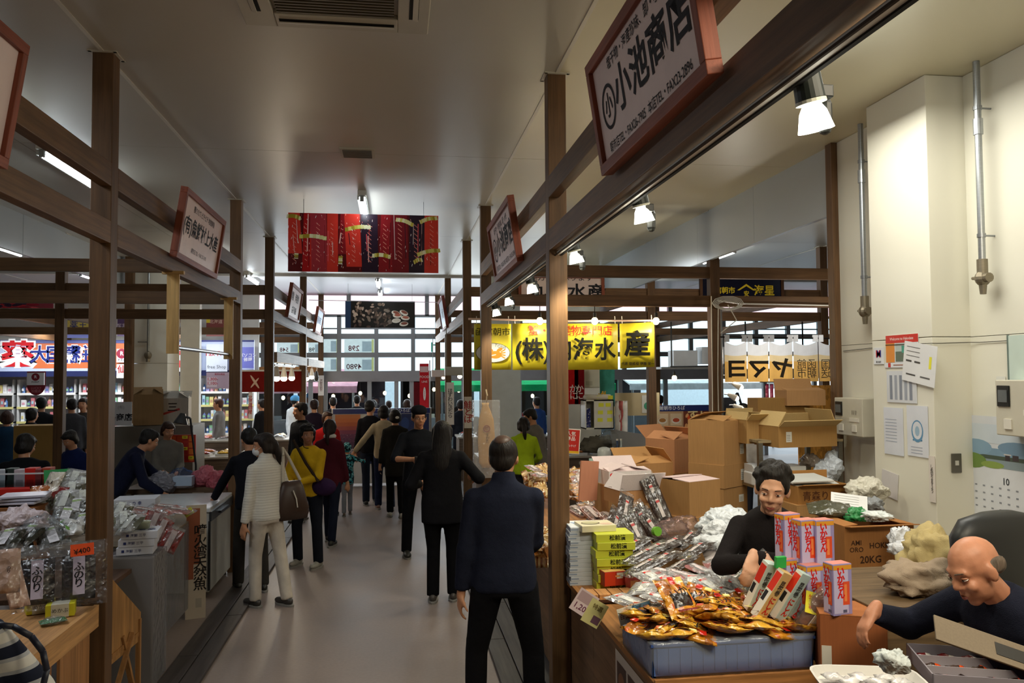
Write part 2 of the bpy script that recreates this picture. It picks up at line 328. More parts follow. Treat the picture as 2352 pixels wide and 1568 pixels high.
# posts and rails of the stalls
WOOD = '#674b30'; PW = .12
ROWS = {-7.3: 'third row, drugstore side', -4.49: 'back row of the drugstore side stalls', -1.742: 'aisle front of the drugstore side stalls', 1.052: 'aisle front of the stalls with spotlights', 3.83: 'back row of the stalls with spotlights', 6.62: 'row beyond the cream wall'}
YS = {1.0: 'beside the camera', 5.108: 'nearest bay', 9.244: 'end of the nearest bay', 11.684: 'start of the second bay', 15.94: 'middle of the second bay', 19.75: 'against the glass front'}
for X in ROWS:
    for Y in YS:
        if (X == 3.83 and Y < 9) or (X in (-4.49,) and Y == 15.94) or Y == 1.0 or (X in (-7.3, 6.62) and Y < 9): continue
        x_, y_ = X, Y
        if X == -4.49 and Y == 15.94: continue
        t = thing('timber_post', 'brown timber post, %s, %s' % (ROWS[X], YS[Y]), 'post', (x_, y_+PW/2, 0))
        MB(sh(WOOD, .85+.3*((abs(X)*7+Y*3) % 1))).box(0, 0, CEIL/2, PW, PW, CEIL).build('shaft', 'woodz', t, bev=.004)
        m = MB('#cfcabc')
        for s in (-1, 1): m.box(0, s*(PW/2+.012), CEIL-.004, PW+.05, .02, .008); m.box(s*(PW/2+.012), 0, CEIL-.004, .02, PW+.05, .008)
        m.build('collar', 'satin', t)
t = thing('timber_post', 'brown square timber post standing beside the cream pillar with the far water pipe', 'post', (at(298, 700, Y=13.9).x, 13.9, 0))
MB(WOOD).box(0, 0, CEIL/2, PW, PW, CEIL).build('shaft', 'woodz', t)
LV = {'upper': (3.28, 3.42), 'lower': (2.935, 3.07)}
def rail(a, b, z0, z1, axis, label, th=.07, col=WOOD):
    m = MB(sh(col, .85+.35*((abs(a[0])*5+a[1]*3+z0*11) % 1)))
    if axis == 'y': m.b2(a[0]-th/2, a[1], z0, a[0]+th/2, b[1], z1)
    else: m.b2(a[0], a[1]-th/2, z0, b[0], a[1]+th/2, z1)
    return tag(m.build('timber_rail', 'wood'+axis, bev=.004), label, 'rail')
nm = {-7.3: 'third post row', -4.49: 'drugstore side back posts', -1.742: 'drugstore side aisle posts', 1.052: 'spotlight side aisle posts', 3.83: 'spotlight side back posts', 6.62: 'posts beyond the cream wall'}
for X in ROWS:
    off = .025 if X == -1.742 else (-.025 if X == 1.052 else 0)
    for lv, (z0, z1) in LV.items():
        for (y0, y1, w) in ((-1.0, 5.108, 'from the camera to the nearest post'), (5.228, 9.244, 'along the nearest bay'), (11.804, 15.94, 'along the second bay'), (16.06, 19.75, 'along the bay at the glass front')):
            if X == 3.83 and y0 < 9 or X in (-7.3, 6.62, -4.49) and y0 < 0: continue
            if X == -4.49 and y0 > 10: y0, y1 = (11.804, 13.8) if y0 < 12 else (14.9, 19.75)
            rail((X+off, y0), (X+off, y1), z0, z1, 'y', '%s rail of the %s, %s' % (lv, nm[X], w))
sp = [(-7.24, -4.55, 'far stalls, drugstore side'), (-4.43, -1.80, 'aisle stalls, drugstore side'), (1.112, 3.77, 'aisle stalls, spotlight side'), (3.89, 6.56, 'stalls beyond the cream wall')]
for Y, w in ((9.304, 'at the end of the nearest bay'), (11.744, 'at the start of the second bay'), (16.0, 'halfway down the hall'), (19.81, 'before the glass front')):
    for x0, x1, w2 in sp:
        for lv, (z0, z1) in LV.items(): rail((x0, Y), (x1, Y), z0, z1, 'x', '%s cross rail %s, %s' % (lv, w2, w))
for Y, x0, x1, w in ((19.81, -4.43, -1.80, 'before the glass front windows'), ): rail((x0, Y), (x1, Y), 2.22, 2.36, 'x', 'lowest orange brown cross rail %s' % w, col='#9a6b3c')
for y0, y1, w in ((11.85, 15.9, 'first'), (16.1, 19.7, 'second')): rail((-1.70, y0), (-1.70, y1), 2.33, 2.48, 'y', 'weathered log rail carrying clip lamps, %s from the camera' % w, .1, '#8d7a66')
# outside: street market beyond the glass
o = bpy.data.objects.new('street', None); C.objects.link(o); struct(o)
MB('#77777a').b2(-16, 20.2, -.12, 18, 44, -.02).build('pavement', 'concrete', o)
MB('#dfe8ec').b2(-16, 40, 0, 18, 40.4, 2.1).build('far_facade', 'matte', o)
for x0, x1, cc, lab in ((-5.2, -1.0, '#e6a9b4', 'pink'), (1.2, 6.2, '#17a05c', 'green'), (6.6, 11, '#e3e6e4', 'white')):
    t = thing('awning', '%s market awning outside across from the glass front' % lab, 'awning', (0, 0, 0))
    m = MB(cc); m.add([(x0, 22.2, 1.82), (x1, 22.2, 1.82), (x1, 24.4, 2.3), (x0, 24.4, 2.3), (x0, 22.2, 1.86), (x1, 22.2, 1.86), (x1, 24.4, 2.34), (x0, 24.4, 2.34)], [(0, 1, 2, 3), (7, 6, 5, 4), (0, 4, 5, 1), (1, 5, 6, 2), (2, 6, 7, 3), (3, 7, 4, 0)]); m.build('canopy', 'cloth', t)
    MB(cc).b2(x0, 22.19, 1.68, x1, 22.2, 1.84).build('valance', 'cloth', t)
    for x in (x0+.1, x1-.1): MB('#999999').cyl((x, 22.25, -.02), (x, 22.25, 1.83), .03).build('pole', 'metal', t)
for k, (x, y, w, cc) in enumerate(((-4.4, 25, 2.4, '#3a3238'), (-1.6, 25.2, 2.6, '#453c44'), (1.4, 25, 2.4, '#2b2a2c'), (4.1, 25.1, 2.6, '#3b3734'), (7, 25, 2.6, '#4a4648'))):
    t = thing('market_booth', 'dark open fronted market booth outside, %s from the drugstore side' % ('first', 'second', 'third', 'fourth', 'fifth')[k], 'booth', (x, y, -.02))
    MB(cc).b2(-w/2, 1.6, 0, w/2, 1.7, 2.2).build('back_wall', 'matte', t); MB(cc).b2(-w/2, 0, 0, -w/2+.06, 1.6, 2.2).build('side_wall', 'matte', t); MB('#6b6a70').b2(-w/2, -.1, 2.1, w/2, 1.7, 2.2).build('roof', 'matte', t)
    MB('#8a8d92').b2(-w/2, -.2, 0, w/2, .4, .85).build('counter', 'matte', t)
    R2 = random.Random(k)
    for j in range(9): bx = R2.uniform(-w/2+.2, w/2-.2); MB(R2.choice(['#c05030', '#d9d2c0', '#c9a040', '#7f8a90', '#a03038'])).box(bx, R2.uniform(-.1, .3), .9, .22, .2, .12).build('produce_tray', 'satin', t)
BULBS = []
def bulb_light(p, power, col): light('POINT', p, power, col, .03)
R2 = random.Random(3)
for k in range(16):
    x = -4.6+k*.72; y = 23.2+R2.random()*1.2; z = 1.5+R2.random()*.25
    t = thing('street_bulb', 'bare bulb hanging under the market awnings outside', 'bulb', (x, y, z), group='bulbs of the street market')
    MB('#ffe2a8').ell((0, 0, 0), (.05, .05, .06), n=8, m=6).build('glass_bulb', 'emit', t, e=14); MB('#222222').cyl((0, 0, .05), (0, 0, .5), .008, n=5).build('cord', 'matte', t)
# ---------------------------------------------------------------- fluorescent tubes (they light the hall)
def fluo(x, y, label, L=1.2, s=30, power=None, ry=0):
    t = thing('tube_light', label, 'ceiling light', (x, y, CEIL), ry)
    m = MB('#d9dad6'); m.b2(-.045, -L/2-.03, -.05, .045, L/2+.03, 0); m.box(-.04, 0, -.07, .02, L, .05); m.build('housing', 'satin', t)
    MB('#c9cbc9').b2(-.035, -L/2, -.062, .035, L/2, -.05).build('reflector', 'satin', t)
    MB('#9aa0a0').box(0, -L/2-.01, -.085, .04, .03, .06).box(0, L/2+.01, -.085, .04, .03, .06).build('socket', 'satin', t)
    MB((.86, .95, 1)).cyl((0, -L/2, -.10), (0, L/2, -.10), .016, n=10).build('tube', 'emit', t, e=s)
FL = [(-2.93, 5.9, 'above the near stall by the left frame sign'), (-2.93, 7.85, 'between two rails above the near drugstore side stall'), (-.34, 9.3, 'in front of the hanging salmon poster'), (-.32, 16.7, 'above the hanging shellfish poster'), (-.32, 18.9, 'over the aisle close to the pink wall'),
      (-5.65, 12.6, 'far over the second drugstore side stalls'), (-5.1, 13.9, 'behind the far cream pillar rails'), (-5.67, 16.3, 'near the drugstore sign'), (-2.75, 16.3, 'left of the third aisle post'), (-2.9, 13.0, 'over the second bay, drugstore side'),
      (5.2, 12.4, 'beyond the cream wall, in clear view'), (5.0, 15.4, 'beyond the cream wall, farther one'), (2.4, 13.2, 'over the second bay, spotlight side'), (2.4, 17.4, 'over the last bay, spotlight side'), (7.9, 9.0, 'over the next aisle'), (-8.7, 9.0, 'far over the drugstore side crowd')]
for x, y, w in FL: fluo(x, y, 'bare fluorescent ceiling tube ' + w, 1.25, 30 if y < 10 and x > -1 else 44)
fluo(2.6, 1.9, 'fluorescent tube above the picture edge on the spotlight side', 1.25, 32); fluo(2.5, 4.15, 'fluorescent tube hidden above the large frame sign', 1.0, 12); fluo(-3.0, 2.6, 'fluorescent tube above the picture edge on the drugstore side', 1.25, 16)  # unseen tubes added to brighten the ceiling over the near stalls
# spill of the drugstore's own lights
light('AREA', (-6.0, 18.0, 3.2), 170, (.95, .98, 1), 5, .5, (0, 0, 0), name='drugstore_light')
light('AREA', (-3.2, 4.4, 3.9), 40, (.93, .97, 1), 1.2, 1.2, (0, 0, 0), name='drugstore_side_tube_spill')
# spill of the lamps of the stall beside the camera
light('AREA', (2.0, 1.0, 3.5), 75, (1, .88, .66), 1.6, .8, (.25, 0, 0), name='stall_lamp')
light('AREA', (2.6, 4.6, 3.9), 55, (1, .97, .86), 1.2, 1.6, (0, 0, 0), name='stall_lamp_2')
# ================================================================ signs, banners, lamps
AISLE_R = lambda loc, tilt=.15: basis((0, -1, 0), (-tilt, 0, 1), loc)      # panels on the spotlight side, seen from the aisle
AISLE_L = lambda loc, tilt=.15: basis((0, 1, 0), (tilt, 0, 1), loc)
FRONT = lambda loc, tilt=0: basis((1, 0, 0), (0, -tilt, 1), loc)           # panels facing the camera end of the hall
def frame_sign(mtx, w, h, label, lines, frame='#8b4a35', face='#efdad6', fw=.045):
    t = thing('shop_sign', label, 'sign', mtx=mtx)
    for x0, y0, x1, y1, n in ((-w/2, h/2-fw, w/2, h/2, 'x'), (-w/2, -h/2, w/2, -h/2+fw, 'x'), (-w/2, -h/2+fw, -w/2+fw, h/2-fw, 'y'), (w/2-fw, -h/2+fw, w/2, h/2-fw, 'y')):
        MB(frame).b2(x0, y0, -.03, x1, y1, .025).build('frame_bar', 'wood'+n, t, bev=.003)
    MB(face).b2(-w/2+fw, -h/2+fw, -.02, w/2-fw, h/2-fw, .004).build('face_board', 'satin', t)
    for s, sz, cc, x, y, b, sx in lines: text(s, sz, cc, t, x, y, .006, bold=b, sx=sx)
    for x in (-w*.35, w*.35): MB('#5b5148').b2(x-.012, h*.1, -.06, x+.012, h*.14, -.02).build('bracket', 'metal', t)
    return t
INK = '#2b2a30'
koike = [('塩干物・海産珍味、卸・小売', .062, INK, 0, .155, .006, 1), ('小池商店', .215, INK, .13, .005, .02, 1.12), ('小', .12, INK, -.47, 0, .02, 1), ('朝市店TEL・FAX26-7905  本店TEL・FAX23-2896', .056, INK, 0, -.165, .004, .92)]
def ring(parent, x, y, r, w, cc, rx=1):
    m = MB(cc); n = 32
    for i in range(n):
        a, b = 2*PI*i/n, 2*PI*(i+1)/n
        m.poly([(x+r*rx*math.cos(a), y+r*math.sin(a), .0065), (x+r*rx*math.cos(b), y+r*math.sin(b), .0065), (x+(r-w)*rx*math.cos(b), y+(r-w)*math.sin(b), .0065), (x+(r-w)*rx*math.cos(a), y+(r-w)*math.sin(a), .0065)])
    return m.build('emblem_ring', 'matte', parent)
s = frame_sign(AISLE_R((.915, 2.895, 3.275)), 1.25, .50, 'large frame sign of a dried seafood shop nearest the camera, black brush lettering', [(a_, b_*.9, c_, d_*.89, e_, f_, g_) for a_, b_, c_, d_, e_, f_, g_ in koike]); ring(s, -.418, 0, .095, .015, INK)
s = frame_sign(AISLE_R((.925, 6.83, 3.265)), 1.40, .52, 'smaller-looking second shop frame sign hung above the row of green-lit spotlights', koike); ring(s, -.47, 0, .105, .016, INK)
mura = [('獲りたて ピチピチ 地物鮮魚', .058, INK, 0, .16, .004, 1), ('(有)魚鮮村上水産', .15, INK, 0, .01, .018, 1.02), ('朝市店 TEL・FAX 27-1193', .045, INK, .0, -.155, .002, 1)]
frame_sign(AISLE_L((-1.60, 7.02, 3.30)), 1.40, .54, 'frame sign with eight dark characters above the pale slats and steel rod', mura)
frame_sign(AISLE_L((-1.60, 2.95, 3.28)), 1.40, .54, 'frame sign cut off by the picture edge beside the nearest post', [('海産物卸小売', .17, INK, -.1, 0, .015, 1)])
frame_sign(AISLE_L((-1.60, 13.45, 3.31)), 1.40, .54, 'pale frame sign third along the drugstore side rails', [('鮮魚', .15, INK, -.4, .08, .01, 1), ('海産物', .15, INK, .15, .08, .01, 1), ('各種取扱', .12, INK, 0, -.12, .01, 1.2)])
frame_sign(AISLE_L((-1.60, 17.75, 3.31)), 1.40, .54, 'blue-tinted farthest frame sign on the drugstore side', [('朝市商店', .18, '#5a6a8a', 0, 0, .01, 1.2)], face='#cdd6e6')
frame_sign(AISLE_R((.93, 15.6, 3.31)), 1.40, .60, 'bright glossy frame sign far along the spotlight side with dark red frame', [('水産', .2, '#9ab', 0, 0, .01, 1.2)], frame='#7d3a33', face='#c7ddf4')  # glare painted into the pale blue face and faint lettering
a, b = at(1190, 640, Y=11.655), at(1388, 690, Y=11.655)
frame_sign(FRONT(((a.x+b.x)/2, 11.655, (a.z+b.z)/2)), b.x-a.x, a.z-b.z+.12, 'pink-white wooden shop sign facing the camera behind the lower cross rail', [('地方発送承ります', .10, INK, 0, .17, .004, 1.2), ('丸福水産', .24, INK, .08, -.04, .02, 1.25)])
a, b = at(1612, 645, Y=11.655), at(1795, 682, Y=11.655)
t = thing('shop_sign', 'dark navy sign with yellow letters and roof-shaped mark beyond the cream wall', 'sign', mtx=FRONT(((a.x+b.x)/2, 11.655, (a.z+b.z)/2-.03)))
w, h = b.x-a.x, a.z-b.z+.14
MB('#12142a').b2(-w/2, -h/2, -.02, w/2, h/2, .0).build('face_board', 'gloss', t)
for y in (-h/2-.015, h/2+.015): MB('#5a3a22').b2(-w/2-.03, y-.02, -.03, w/2+.03, y+.02, .02).build('frame_bar', 'woodx', t)
for x in (-w/2-.015, w/2+.015): MB('#5a3a22').b2(x-.02, -h/2, -.03, x+.02, h/2, .02).build('frame_bar', 'woody', t)
text('函館朝市', .11, '#e6c92c', t, -.33, .0, .003, bold=.02); text('海星', .17, '#e6c92c', t, .36, 0, .003, bold=.02); text('安', .09, '#e6c92c', t, .07, -.045, .003, bold=.02)
m = MB('#e6c92c')
for sx in (-1, 1): m.poly([(.07, .11, .003), (.07+sx*.15, .01, .003), (.07+sx*.11, .01, .003), (.07, .075, .003)][::sx])
m.build('roof_mark', 'matte', t)
# --- yellow banner of three sheets on a rope
def banner_sheet(x0, x1, z0, z1, Y, label, slant=0, wob=.012, cols='#e3d22e', n=10):
    t = thing('banner', label, 'banner', ((x0+x1)/2, Y, (z0+z1)/2)); w = x1-x0; h = z1-z0; m = MB(cols); P = []; fs = []
    for i in range(n+1):
        for j in range(5):
            u, v = i/n, j/4; P.append(((u-.5)*w, wob*math.sin(u*9+v*2)*(1-v*.6), (v-.5)*h+slant*(u-.5)*w))
    for i in range(n):
        for j in range(4): k = i*5+j; fs.append((k, k+5, k+6, k+1))
    m.add(P, fs); o = m.build('sheet', 'satin', t, smooth=True); so = o.modifiers.new('s', 'SOLIDIFY'); so.thickness = .003
    for x in (-w/2+.03, w/2-.03): MB('#ddd8cc').cyl((x, .0, h/2+slant*x), (x, .01, h/2+slant*x+.09), .005, n=5).build('tie', 'matte', t)
    return t
FM = basis((1, 0, 0), (0, 0, 1), (0, -.016, 0)); YB = 9.44
def bx(p): return at(p, 790, Y=YB).x
def bz(p): return at(1300, p, Y=YB).z
t = banner_sheet(bx(1089), bx(1174), bz(848), bz(744), YB, 'first yellow banner sheet with crab emblem, beside the second post')
text('函館朝市', .10, '#1e2410', t, 0, .17, mtx=FM, bold=.004, sx=1.05)
m = MB('#dfe0d8'); m.disc(0, -.07, .205, .115, .002); m.build('emblem_ground', 'matte', t, mtx=FM); ring(t, 0, -.07, .115, .004, '#555544', 1.78).matrix_basis = FM
text('TONE', .05, '#3a3a30', t, .09, -.0, .004, ang=-.25, mtx=FM, sp=1.1)
m = MB('#e8862c'); m.disc(.03, -.095, .075, .045, .003)
for k in range(4): m.rect(.09, -.13+k*.025, .15, -.115+k*.025, .003, ang=.35*(k-1.5)); m.rect(-.10, -.13+k*.025, -.04, -.115+k*.025, .003, ang=-.35*(k-1.5))
m.disc(.08, -.035, .04, .02, .0031, ang=.5); m.disc(-.03, -.035, .035, .018, .0031, ang=-.5); m.build('crab_emblem', 'matte', t, mtx=FM)
m = MB('#f2e9d8'); m.disc(.0, -.10, .04, .006, .0036, ang=.2); m.build('crab_smile', 'matte', t, mtx=FM)
t = banner_sheet(bx(1177), bx(1419), bz(849), bz(743), YB, 'wide middle yellow banner sheet with large black brush lettering')
text('蟹・海産物専門店', .125, '#c8281e', t, .06, .185, mtx=FM, bold=.01, sx=1.03)
text('(株)内海水', .285, '#121510', t, -.005, -.05, mtx=FM, bold=.022, sx=.93)
t = banner_sheet(bx(1424), bx(1503), bz(845), bz(741), YB, 'tilted last yellow banner sheet with one big character and a small caption', slant=.045)
text('産', .32, '#121510', t, .0, .0, mtx=FM, bold=.03, sx=1.05); text('代表 取締役 伊藤 栄一', .042, '#121510', t, 0, -.225, mtx=FM, bold=.01)
tag(MB('#d9b9a8').tube([(bx(1076), YB, bz(733)), (bx(1300), YB, bz(737)), (bx(1510), YB, bz(735))], .012, 8).build('banner_rope', 'matte'), 'thick pale rope carrying the yellow banner sheets', 'rope')
# --- noren curtain seen from behind
YN = 9.25; nx = [at(p, 800, Y=YN).x for p in (1663, 1716, 1766, 1821, 1879, 1931)]; nz1 = at(1800, 783, Y=YN).z; nz0 = at(1800, 876, Y=YN).z
tag(MB('#33302c').cyl((nx[0]-.05, YN, nz1+.05), (nx[-1]+.05, YN, nz1+.03), .01, n=8).build('curtain_rod', 'metal'), 'thin dark rod of the short shop curtain', 'rod')
txt = ['ヨ', 'マ', 'ヤ', '函館\n朝市', '全国\n発送']
for i in range(5):
    t = thing('shop_curtain', 'white and tan shop curtain panel seen from behind, %s' % ['with an E-shaped character', 'with a hooked triangular character', 'with a looped cross character', 'four small characters, next to last', 'four small characters, at the cream wall'][i], 'curtain', ((nx[i]+nx[i+1])/2, YN, (nz0+nz1)/2))
    w = nx[i+1]-nx[i]-.012; h = nz1-nz0; m = MB('#c9cdd2'); P = []; fs = []; n = 10
    for a_ in range(n+1):
        for b_ in range(7):
            u, v = a_/n, b_/6; sag = .05*math.sin(PI*u)*(v**3); P.append(((u-.5)*w, .014*math.sin(u*7+i)*(1-v), (v-.5)*h-sag))
    for a_ in range(n):
        for b_ in range(6): k = a_*7+b_; m.add([P[k], P[k+7], P[k+8], P[k+1]], [(0, 1, 2, 3)], '#dcae62' if b_ < 3 else '#d8c49a' if b_ == 3 else '#d6d9de')
    m.build('cloth_panel', 'sheer', t)
    for x in (-w/2+.03, w/2-.03): MB('#d6d9de').b2(x-.03, -.012, h/2-.01, x+.03, .012, h/2+.075).build('loop', 'satin', t)
    s = txt[i]; text(s, .26 if len(s) == 1 else .13, '#3c3428', t, 0, -.10, .004, mtx=FM, bold=.03 if len(s) == 1 else .0, sx=-1 if len(s) > 1 else -1.1, line=.85)
# --- photograph posters hung over the aisle
def art_salmon(t, w, h):
    R = random.Random(5); m = MB('#5a0f14'); m.rect(-w/2, -h/2, w/2, h/2, .0); x = -w/2
    reds = ['#b3161a', '#c81e1c', '#8f1a22', '#c2464c', '#a8323c', '#d8382c', '#7a1620', '#b85058', '#2a1a2c', '#c9281e']
    while x < w/2-.02:
        wd = R.uniform(.09, .19); cc = R.choice(reds); top = h/2; bot = -h/2+R.choice([0, 0, .06, .14, .2]); lean = R.uniform(-.03, .03); x1 = min(x+wd, w/2)
        m.poly([(x, bot, .001), (x1, bot, .001), (min(x1+lean, w/2), top, .001), (max(x+lean, -w/2), top, .001)], cc)
        for k in range(R.randint(1, 4)):
            a = R.uniform(x, x1-.012); c2 = R.choice(['#e0525a', '#f0c0b8', '#5a1018', '#e8d8d4', '#301424', '#d83028']); ww = R.uniform(.003, .012); y0 = R.uniform(bot, 0); y1 = R.uniform(0, top)
            m.poly([(a, y0, .0015), (a+ww, y0, .0015), (a+ww+lean*.6, y1, .0015), (a+lean*.6, y1, .0015)], c2)
        if wd > .09:
            for k in range(9): yy = -.2+k*.05; m.rect(x+wd*.3, yy, x+wd*.6, yy+.006, .002, '#e89080', ang=-.7)
        x = x1
    for gx, gy, gw, a in ((-.77, .27, .15, -.15), (-.56, .05, .29, -.06), (-.07, .16, .28, .12), (.19, -.15, .2, -.06), (.45, .24, .2, -.3), (.72, .27, .2, .25), (.72, -.1, .26, .2), (-.26, -.2, .09, 1.5), (.6, -.2, .1, .3), (-.74, -.16, .06, 1.5)):
        for k in range(8): u = (k-3.5)/8; m.rect(gx+u*gw*math.cos(a)-gw/14, gy+u*gw*math.sin(a)-.022+.02*math.cos(u*3), gx+u*gw*math.cos(a)+gw/14, gy+u*gw*math.sin(a)+.022+.02*math.cos(u*3), .0025, R.choice(['#c8b84a', '#e2dc9a', '#a8932c', '#d9d06a', '#f0eec4']), ang=a)
    for k in range(160): a, b = R.uniform(-w/2, w/2-.01), R.uniform(-h/2, h/2-.02); m.rect(a, b, a+R.uniform(.002, .006), b+R.uniform(.006, .03), .002, R.choice(['#f2d8d4', '#ffb8a8', '#e87878', '#ffffff']), ang=R.uniform(-.4, .4))
    m.build('print', 'gloss', t)
a, b = at(662, 488, Y=9.15), at(1007, 627, Y=9.15)
t = thing('hanging_poster', 'wide hanging photo poster of bundled red salmon strips over the aisle', 'poster', mtx=FRONT(((a.x+b.x)/2, 9.15, (a.z+b.z)/2)))
w, h = b.x-a.x, a.z-b.z; MB('#d8d4cc').b2(-w/2, -h/2, -.012, w/2, h/2, -.001).build('board', 'satin', t); art_salmon(t, w, h)
for x in (-w*.4, w*.4): MB('#8a8a8a').cyl((x, h/2, -.006), (x, CEIL-(a.z+b.z)/2, -.006), .003, n=5).build('wire', 'metal', t)
a, b = at(793, 691, Y=17.5), at(953, 753, Y=17.5)
t = thing('hanging_poster', 'dark hanging photo poster of shellfish in front of the pink wall', 'poster', mtx=FRONT(((a.x+b.x)/2, 17.5, (a.z+b.z)/2)))
w, h = b.x-a.x, a.z-b.z; MB('#1f2c44').b2(-w/2, -h/2, -.012, w/2, h/2, -.001).build('board', 'satin', t)
R = random.Random(9); m = MB('#10131a'); m.rect(-w/2, -h/2, w/2, h/2, 0, '#1c3350'); m.rect(-w*.42, -h/2, w/2, h/2, .0004, '#14110f')
for k in range(60): q = R.random(); x = -w*.4+q*w*.5; y = R.uniform(-h*.45, h*.47); m.disc(x, y, R.uniform(.025, .05), R.uniform(.018, .035), .0008+k*2e-6, R.choice(['#8d7566', '#a08878', '#6b5648', '#b09a88', '#54443a']) if y > -.05 else R.choice(['#4a3a34', '#7a6a5c', '#2c2420']), n=9, ang=R.random()*3)
for k in range(26): m.disc(R.uniform(-.12, .2), R.uniform(-.22, .12), R.uniform(.04, .09), R.uniform(.02, .04), .001+k*2e-6, R.choice(['#241c18', '#3c302a', '#58483c', '#181412', '#6e6258']), n=10, ang=R.random()*3)
for x, y, a_ in ((.33, .03, -.3), (.5, .04, -.4), (.34, -.13, .1), (.53, -.07, -.1), (.5, -.2, .1), (.36, -.02, .0)): m.disc(x, y, .095, .05, .0012, '#d9d2c4', ang=a_); m.disc(x+.01, y+.012, .07, .03, .0014, R.choice(['#7a4436', '#c8bfae', '#a05a48']), ang=a_)
m.build('print', 'gloss', t)
for x in (-w*.46, w*.46): MB('#999999').cyl((x, h/2, -.006), (x, CEIL-(a.z+b.z)/2, -.006), .003, n=5).build('wire', 'metal', t)
tag(MB('#8b8b8b').tube([(-1.70, 16.6, 3.66), (.99, 16.6, 3.63)], .006, 6).build('cross_wire', 'metal'), 'thin wire strung across the aisle before the shellfish poster', 'wire')
# --- ceiling cassette and vent
t = thing('ceiling_cassette', 'air conditioner cassette set in the ceiling above the camera', 'air conditioner', (-.31, 4.05, CEIL)); W2, D2 = .50, .50
m = MB('#b5b0a0')
for x0, y0, x1, y1 in ((-W2, -D2, -.33, D2), (.33, -D2, W2, D2), (-.33, .33, .33, D2), (-.33, -D2, .33, -.33)): m.b2(x0, y0, -.03, x1, y1, 0)
m.build('panel', 'satin', t, bev=.006)
g = MB('#3c3528').b2(-.31, -.31, -.022, .31, .31, 0).build('grille', 'matte', t)
for i in range(20): MB('#6a604c').b2(-.31, -.31+i*.0325, -.028, .31, -.30+i*.0325, -.02).build('slat', 'satin', g)
for rx, ry, sx, sy in ((-.415, 0, .05, .62), (.415, 0, .05, .62), (0, .415, .62, .05), (0, -.415, .62, .05)): MB('#15130f').b2(rx-sx/2, ry-sy/2, -.032, rx+sx/2, ry+sy/2, -.028).build('air_slot', 'matte', t); MB('#c2bca8').box(rx*1.02, ry*1.02, -.036, sx*.55 if sx < sy else sx, sy if sx < sy else sy*.55, .006, rot=eul(.3 if sy < sx else 0, .3 if sx < sy else 0)).build('louver', 'satin', t)
t = thing('ceiling_vent', 'small square vent in the ceiling over the aisle', 'vent', (-.32, 7.17, CEIL))
MB('#b9b4a4').b2(-.15, -.15, -.012, .15, .15, 0).build('frame', 'satin', t)
for i in range(8): MB('#6d695c').box(0, -.105+i*.03, -.016, .25, .012, .012).build('slat', 'satin', t)
# --- spotlight track and heads
TX0 = 1.062
t = thing('light_track', 'long white and black lighting track under the spotlight side rail', 'track', (TX0, 0, 2.925))
MB('#d9d6cc').b2(-.02, 1.0, -.018, .02, 9.15, 0).build('channel', 'satin', t); MB('#1c1c1c').b2(.002, 1.0, -.024, .016, 9.15, -.017).build('conductor_slot', 'matte', t)
MB('#3a2a1a').tube([(-.03, 1.0, -.022), (-.03, 9.1, -.022)], .006, 6).build('cable', 'matte', t)
def spot_head(i, px, py, X, label):
    p = at(px, py, X=X); t = thing('spotlight', label, 'spotlight', p)
    ax = Vector((.22, .08, -.97)).normalized(); top = 2.905-p.z; base = Vector((0, 0, 0))-ax*.155
    MB('#161816').b2(.005, -.03, top-.035, .045, .05, top).build('adapter', 'satin', t, bev=.004)
    MB('#171917').cap((.05, .03, top-.035), (.05, .03, top-.10), .020, .020, 10).build('arm', 'satin', t)
    MB('#1a211c').cyl(base, base+ax*.12, .035, .040, 20).build('can', 'satin', t, bev=.004)
    MB('#111111').tube([base+Vector((-.02, 0, .0)), base+Vector((-.035, -.01, .035)), base+Vector((-.0, -.02, .045)), base+Vector((.03, .02, .02))], .003, 6).build('lead', 'matte', t)
    MB('#d8d8c8').cyl(base+ax*.118, base+ax*.127, .041, .041, 20).build('rim', 'satin', t)
    MB((1, .97, .80)).cyl(base+ax*.125, base+ax*.150, .022, .036, 20).cyl(base+ax*.150, base+ax*.20, .036, .048, 20).build('lamp', 'emit', t, e=11 if i else 9)
    q = p+ax*.09
    L = light('SPOT', q, 34, (1, .93, .70), .05, spot=2.3, name='spot_beam'); L.rotation_euler = ax.to_track_quat('-Z', 'Y').to_euler()
for i, (px, py, lab) in enumerate(((1868, 262, 'largest spotlight on the track, nearest the camera'), (1476, 488, 'second spotlight on the track, pinkish white lamp'), (1322, 588, 'third spotlight, seen just past the nearest spotlight side post'), (1221, 660, 'fourth spotlight, lamp turned toward the stall'), (1168, 690, 'fifth spotlight with strong green glow'), (1139, 716, 'last small green-lit spotlight at the second post'))): spot_head(i, px, py, 1.125, lab)
# bare warm bulbs over the yellow banner
def bare_bulb(p, cord, label, e=10, power=9, col=(1, .85, .6), r=.04, group=None):
    t = thing('bare_bulb', label, 'bulb', p, group=group)
    MB('#ffe6b8').ell((0, 0, 0), (r, r, r*1.15), n=12, m=8).build('glass_bulb', 'emit', t, e=e); MB('#2a2620').cyl((0, 0, r), (0, 0, r+.06), .02, n=10).build('socket', 'satin', t); MB('#222222').cyl((0, 0, r+.05), (0, 0, cord), .005, n=5).build('cord', 'matte', t)
    if power: light('POINT', Vector(p)-Vector((0, 0, .05)), power, col, .04)
for (x, y), w in zip(((1240, 737), (1366, 737), (1507, 737)), ('first', 'middle', 'last')): bare_bulb(at(x, y, Y=9.30), .20, '%s bare warm bulb above the yellow banner' % w, power=14)
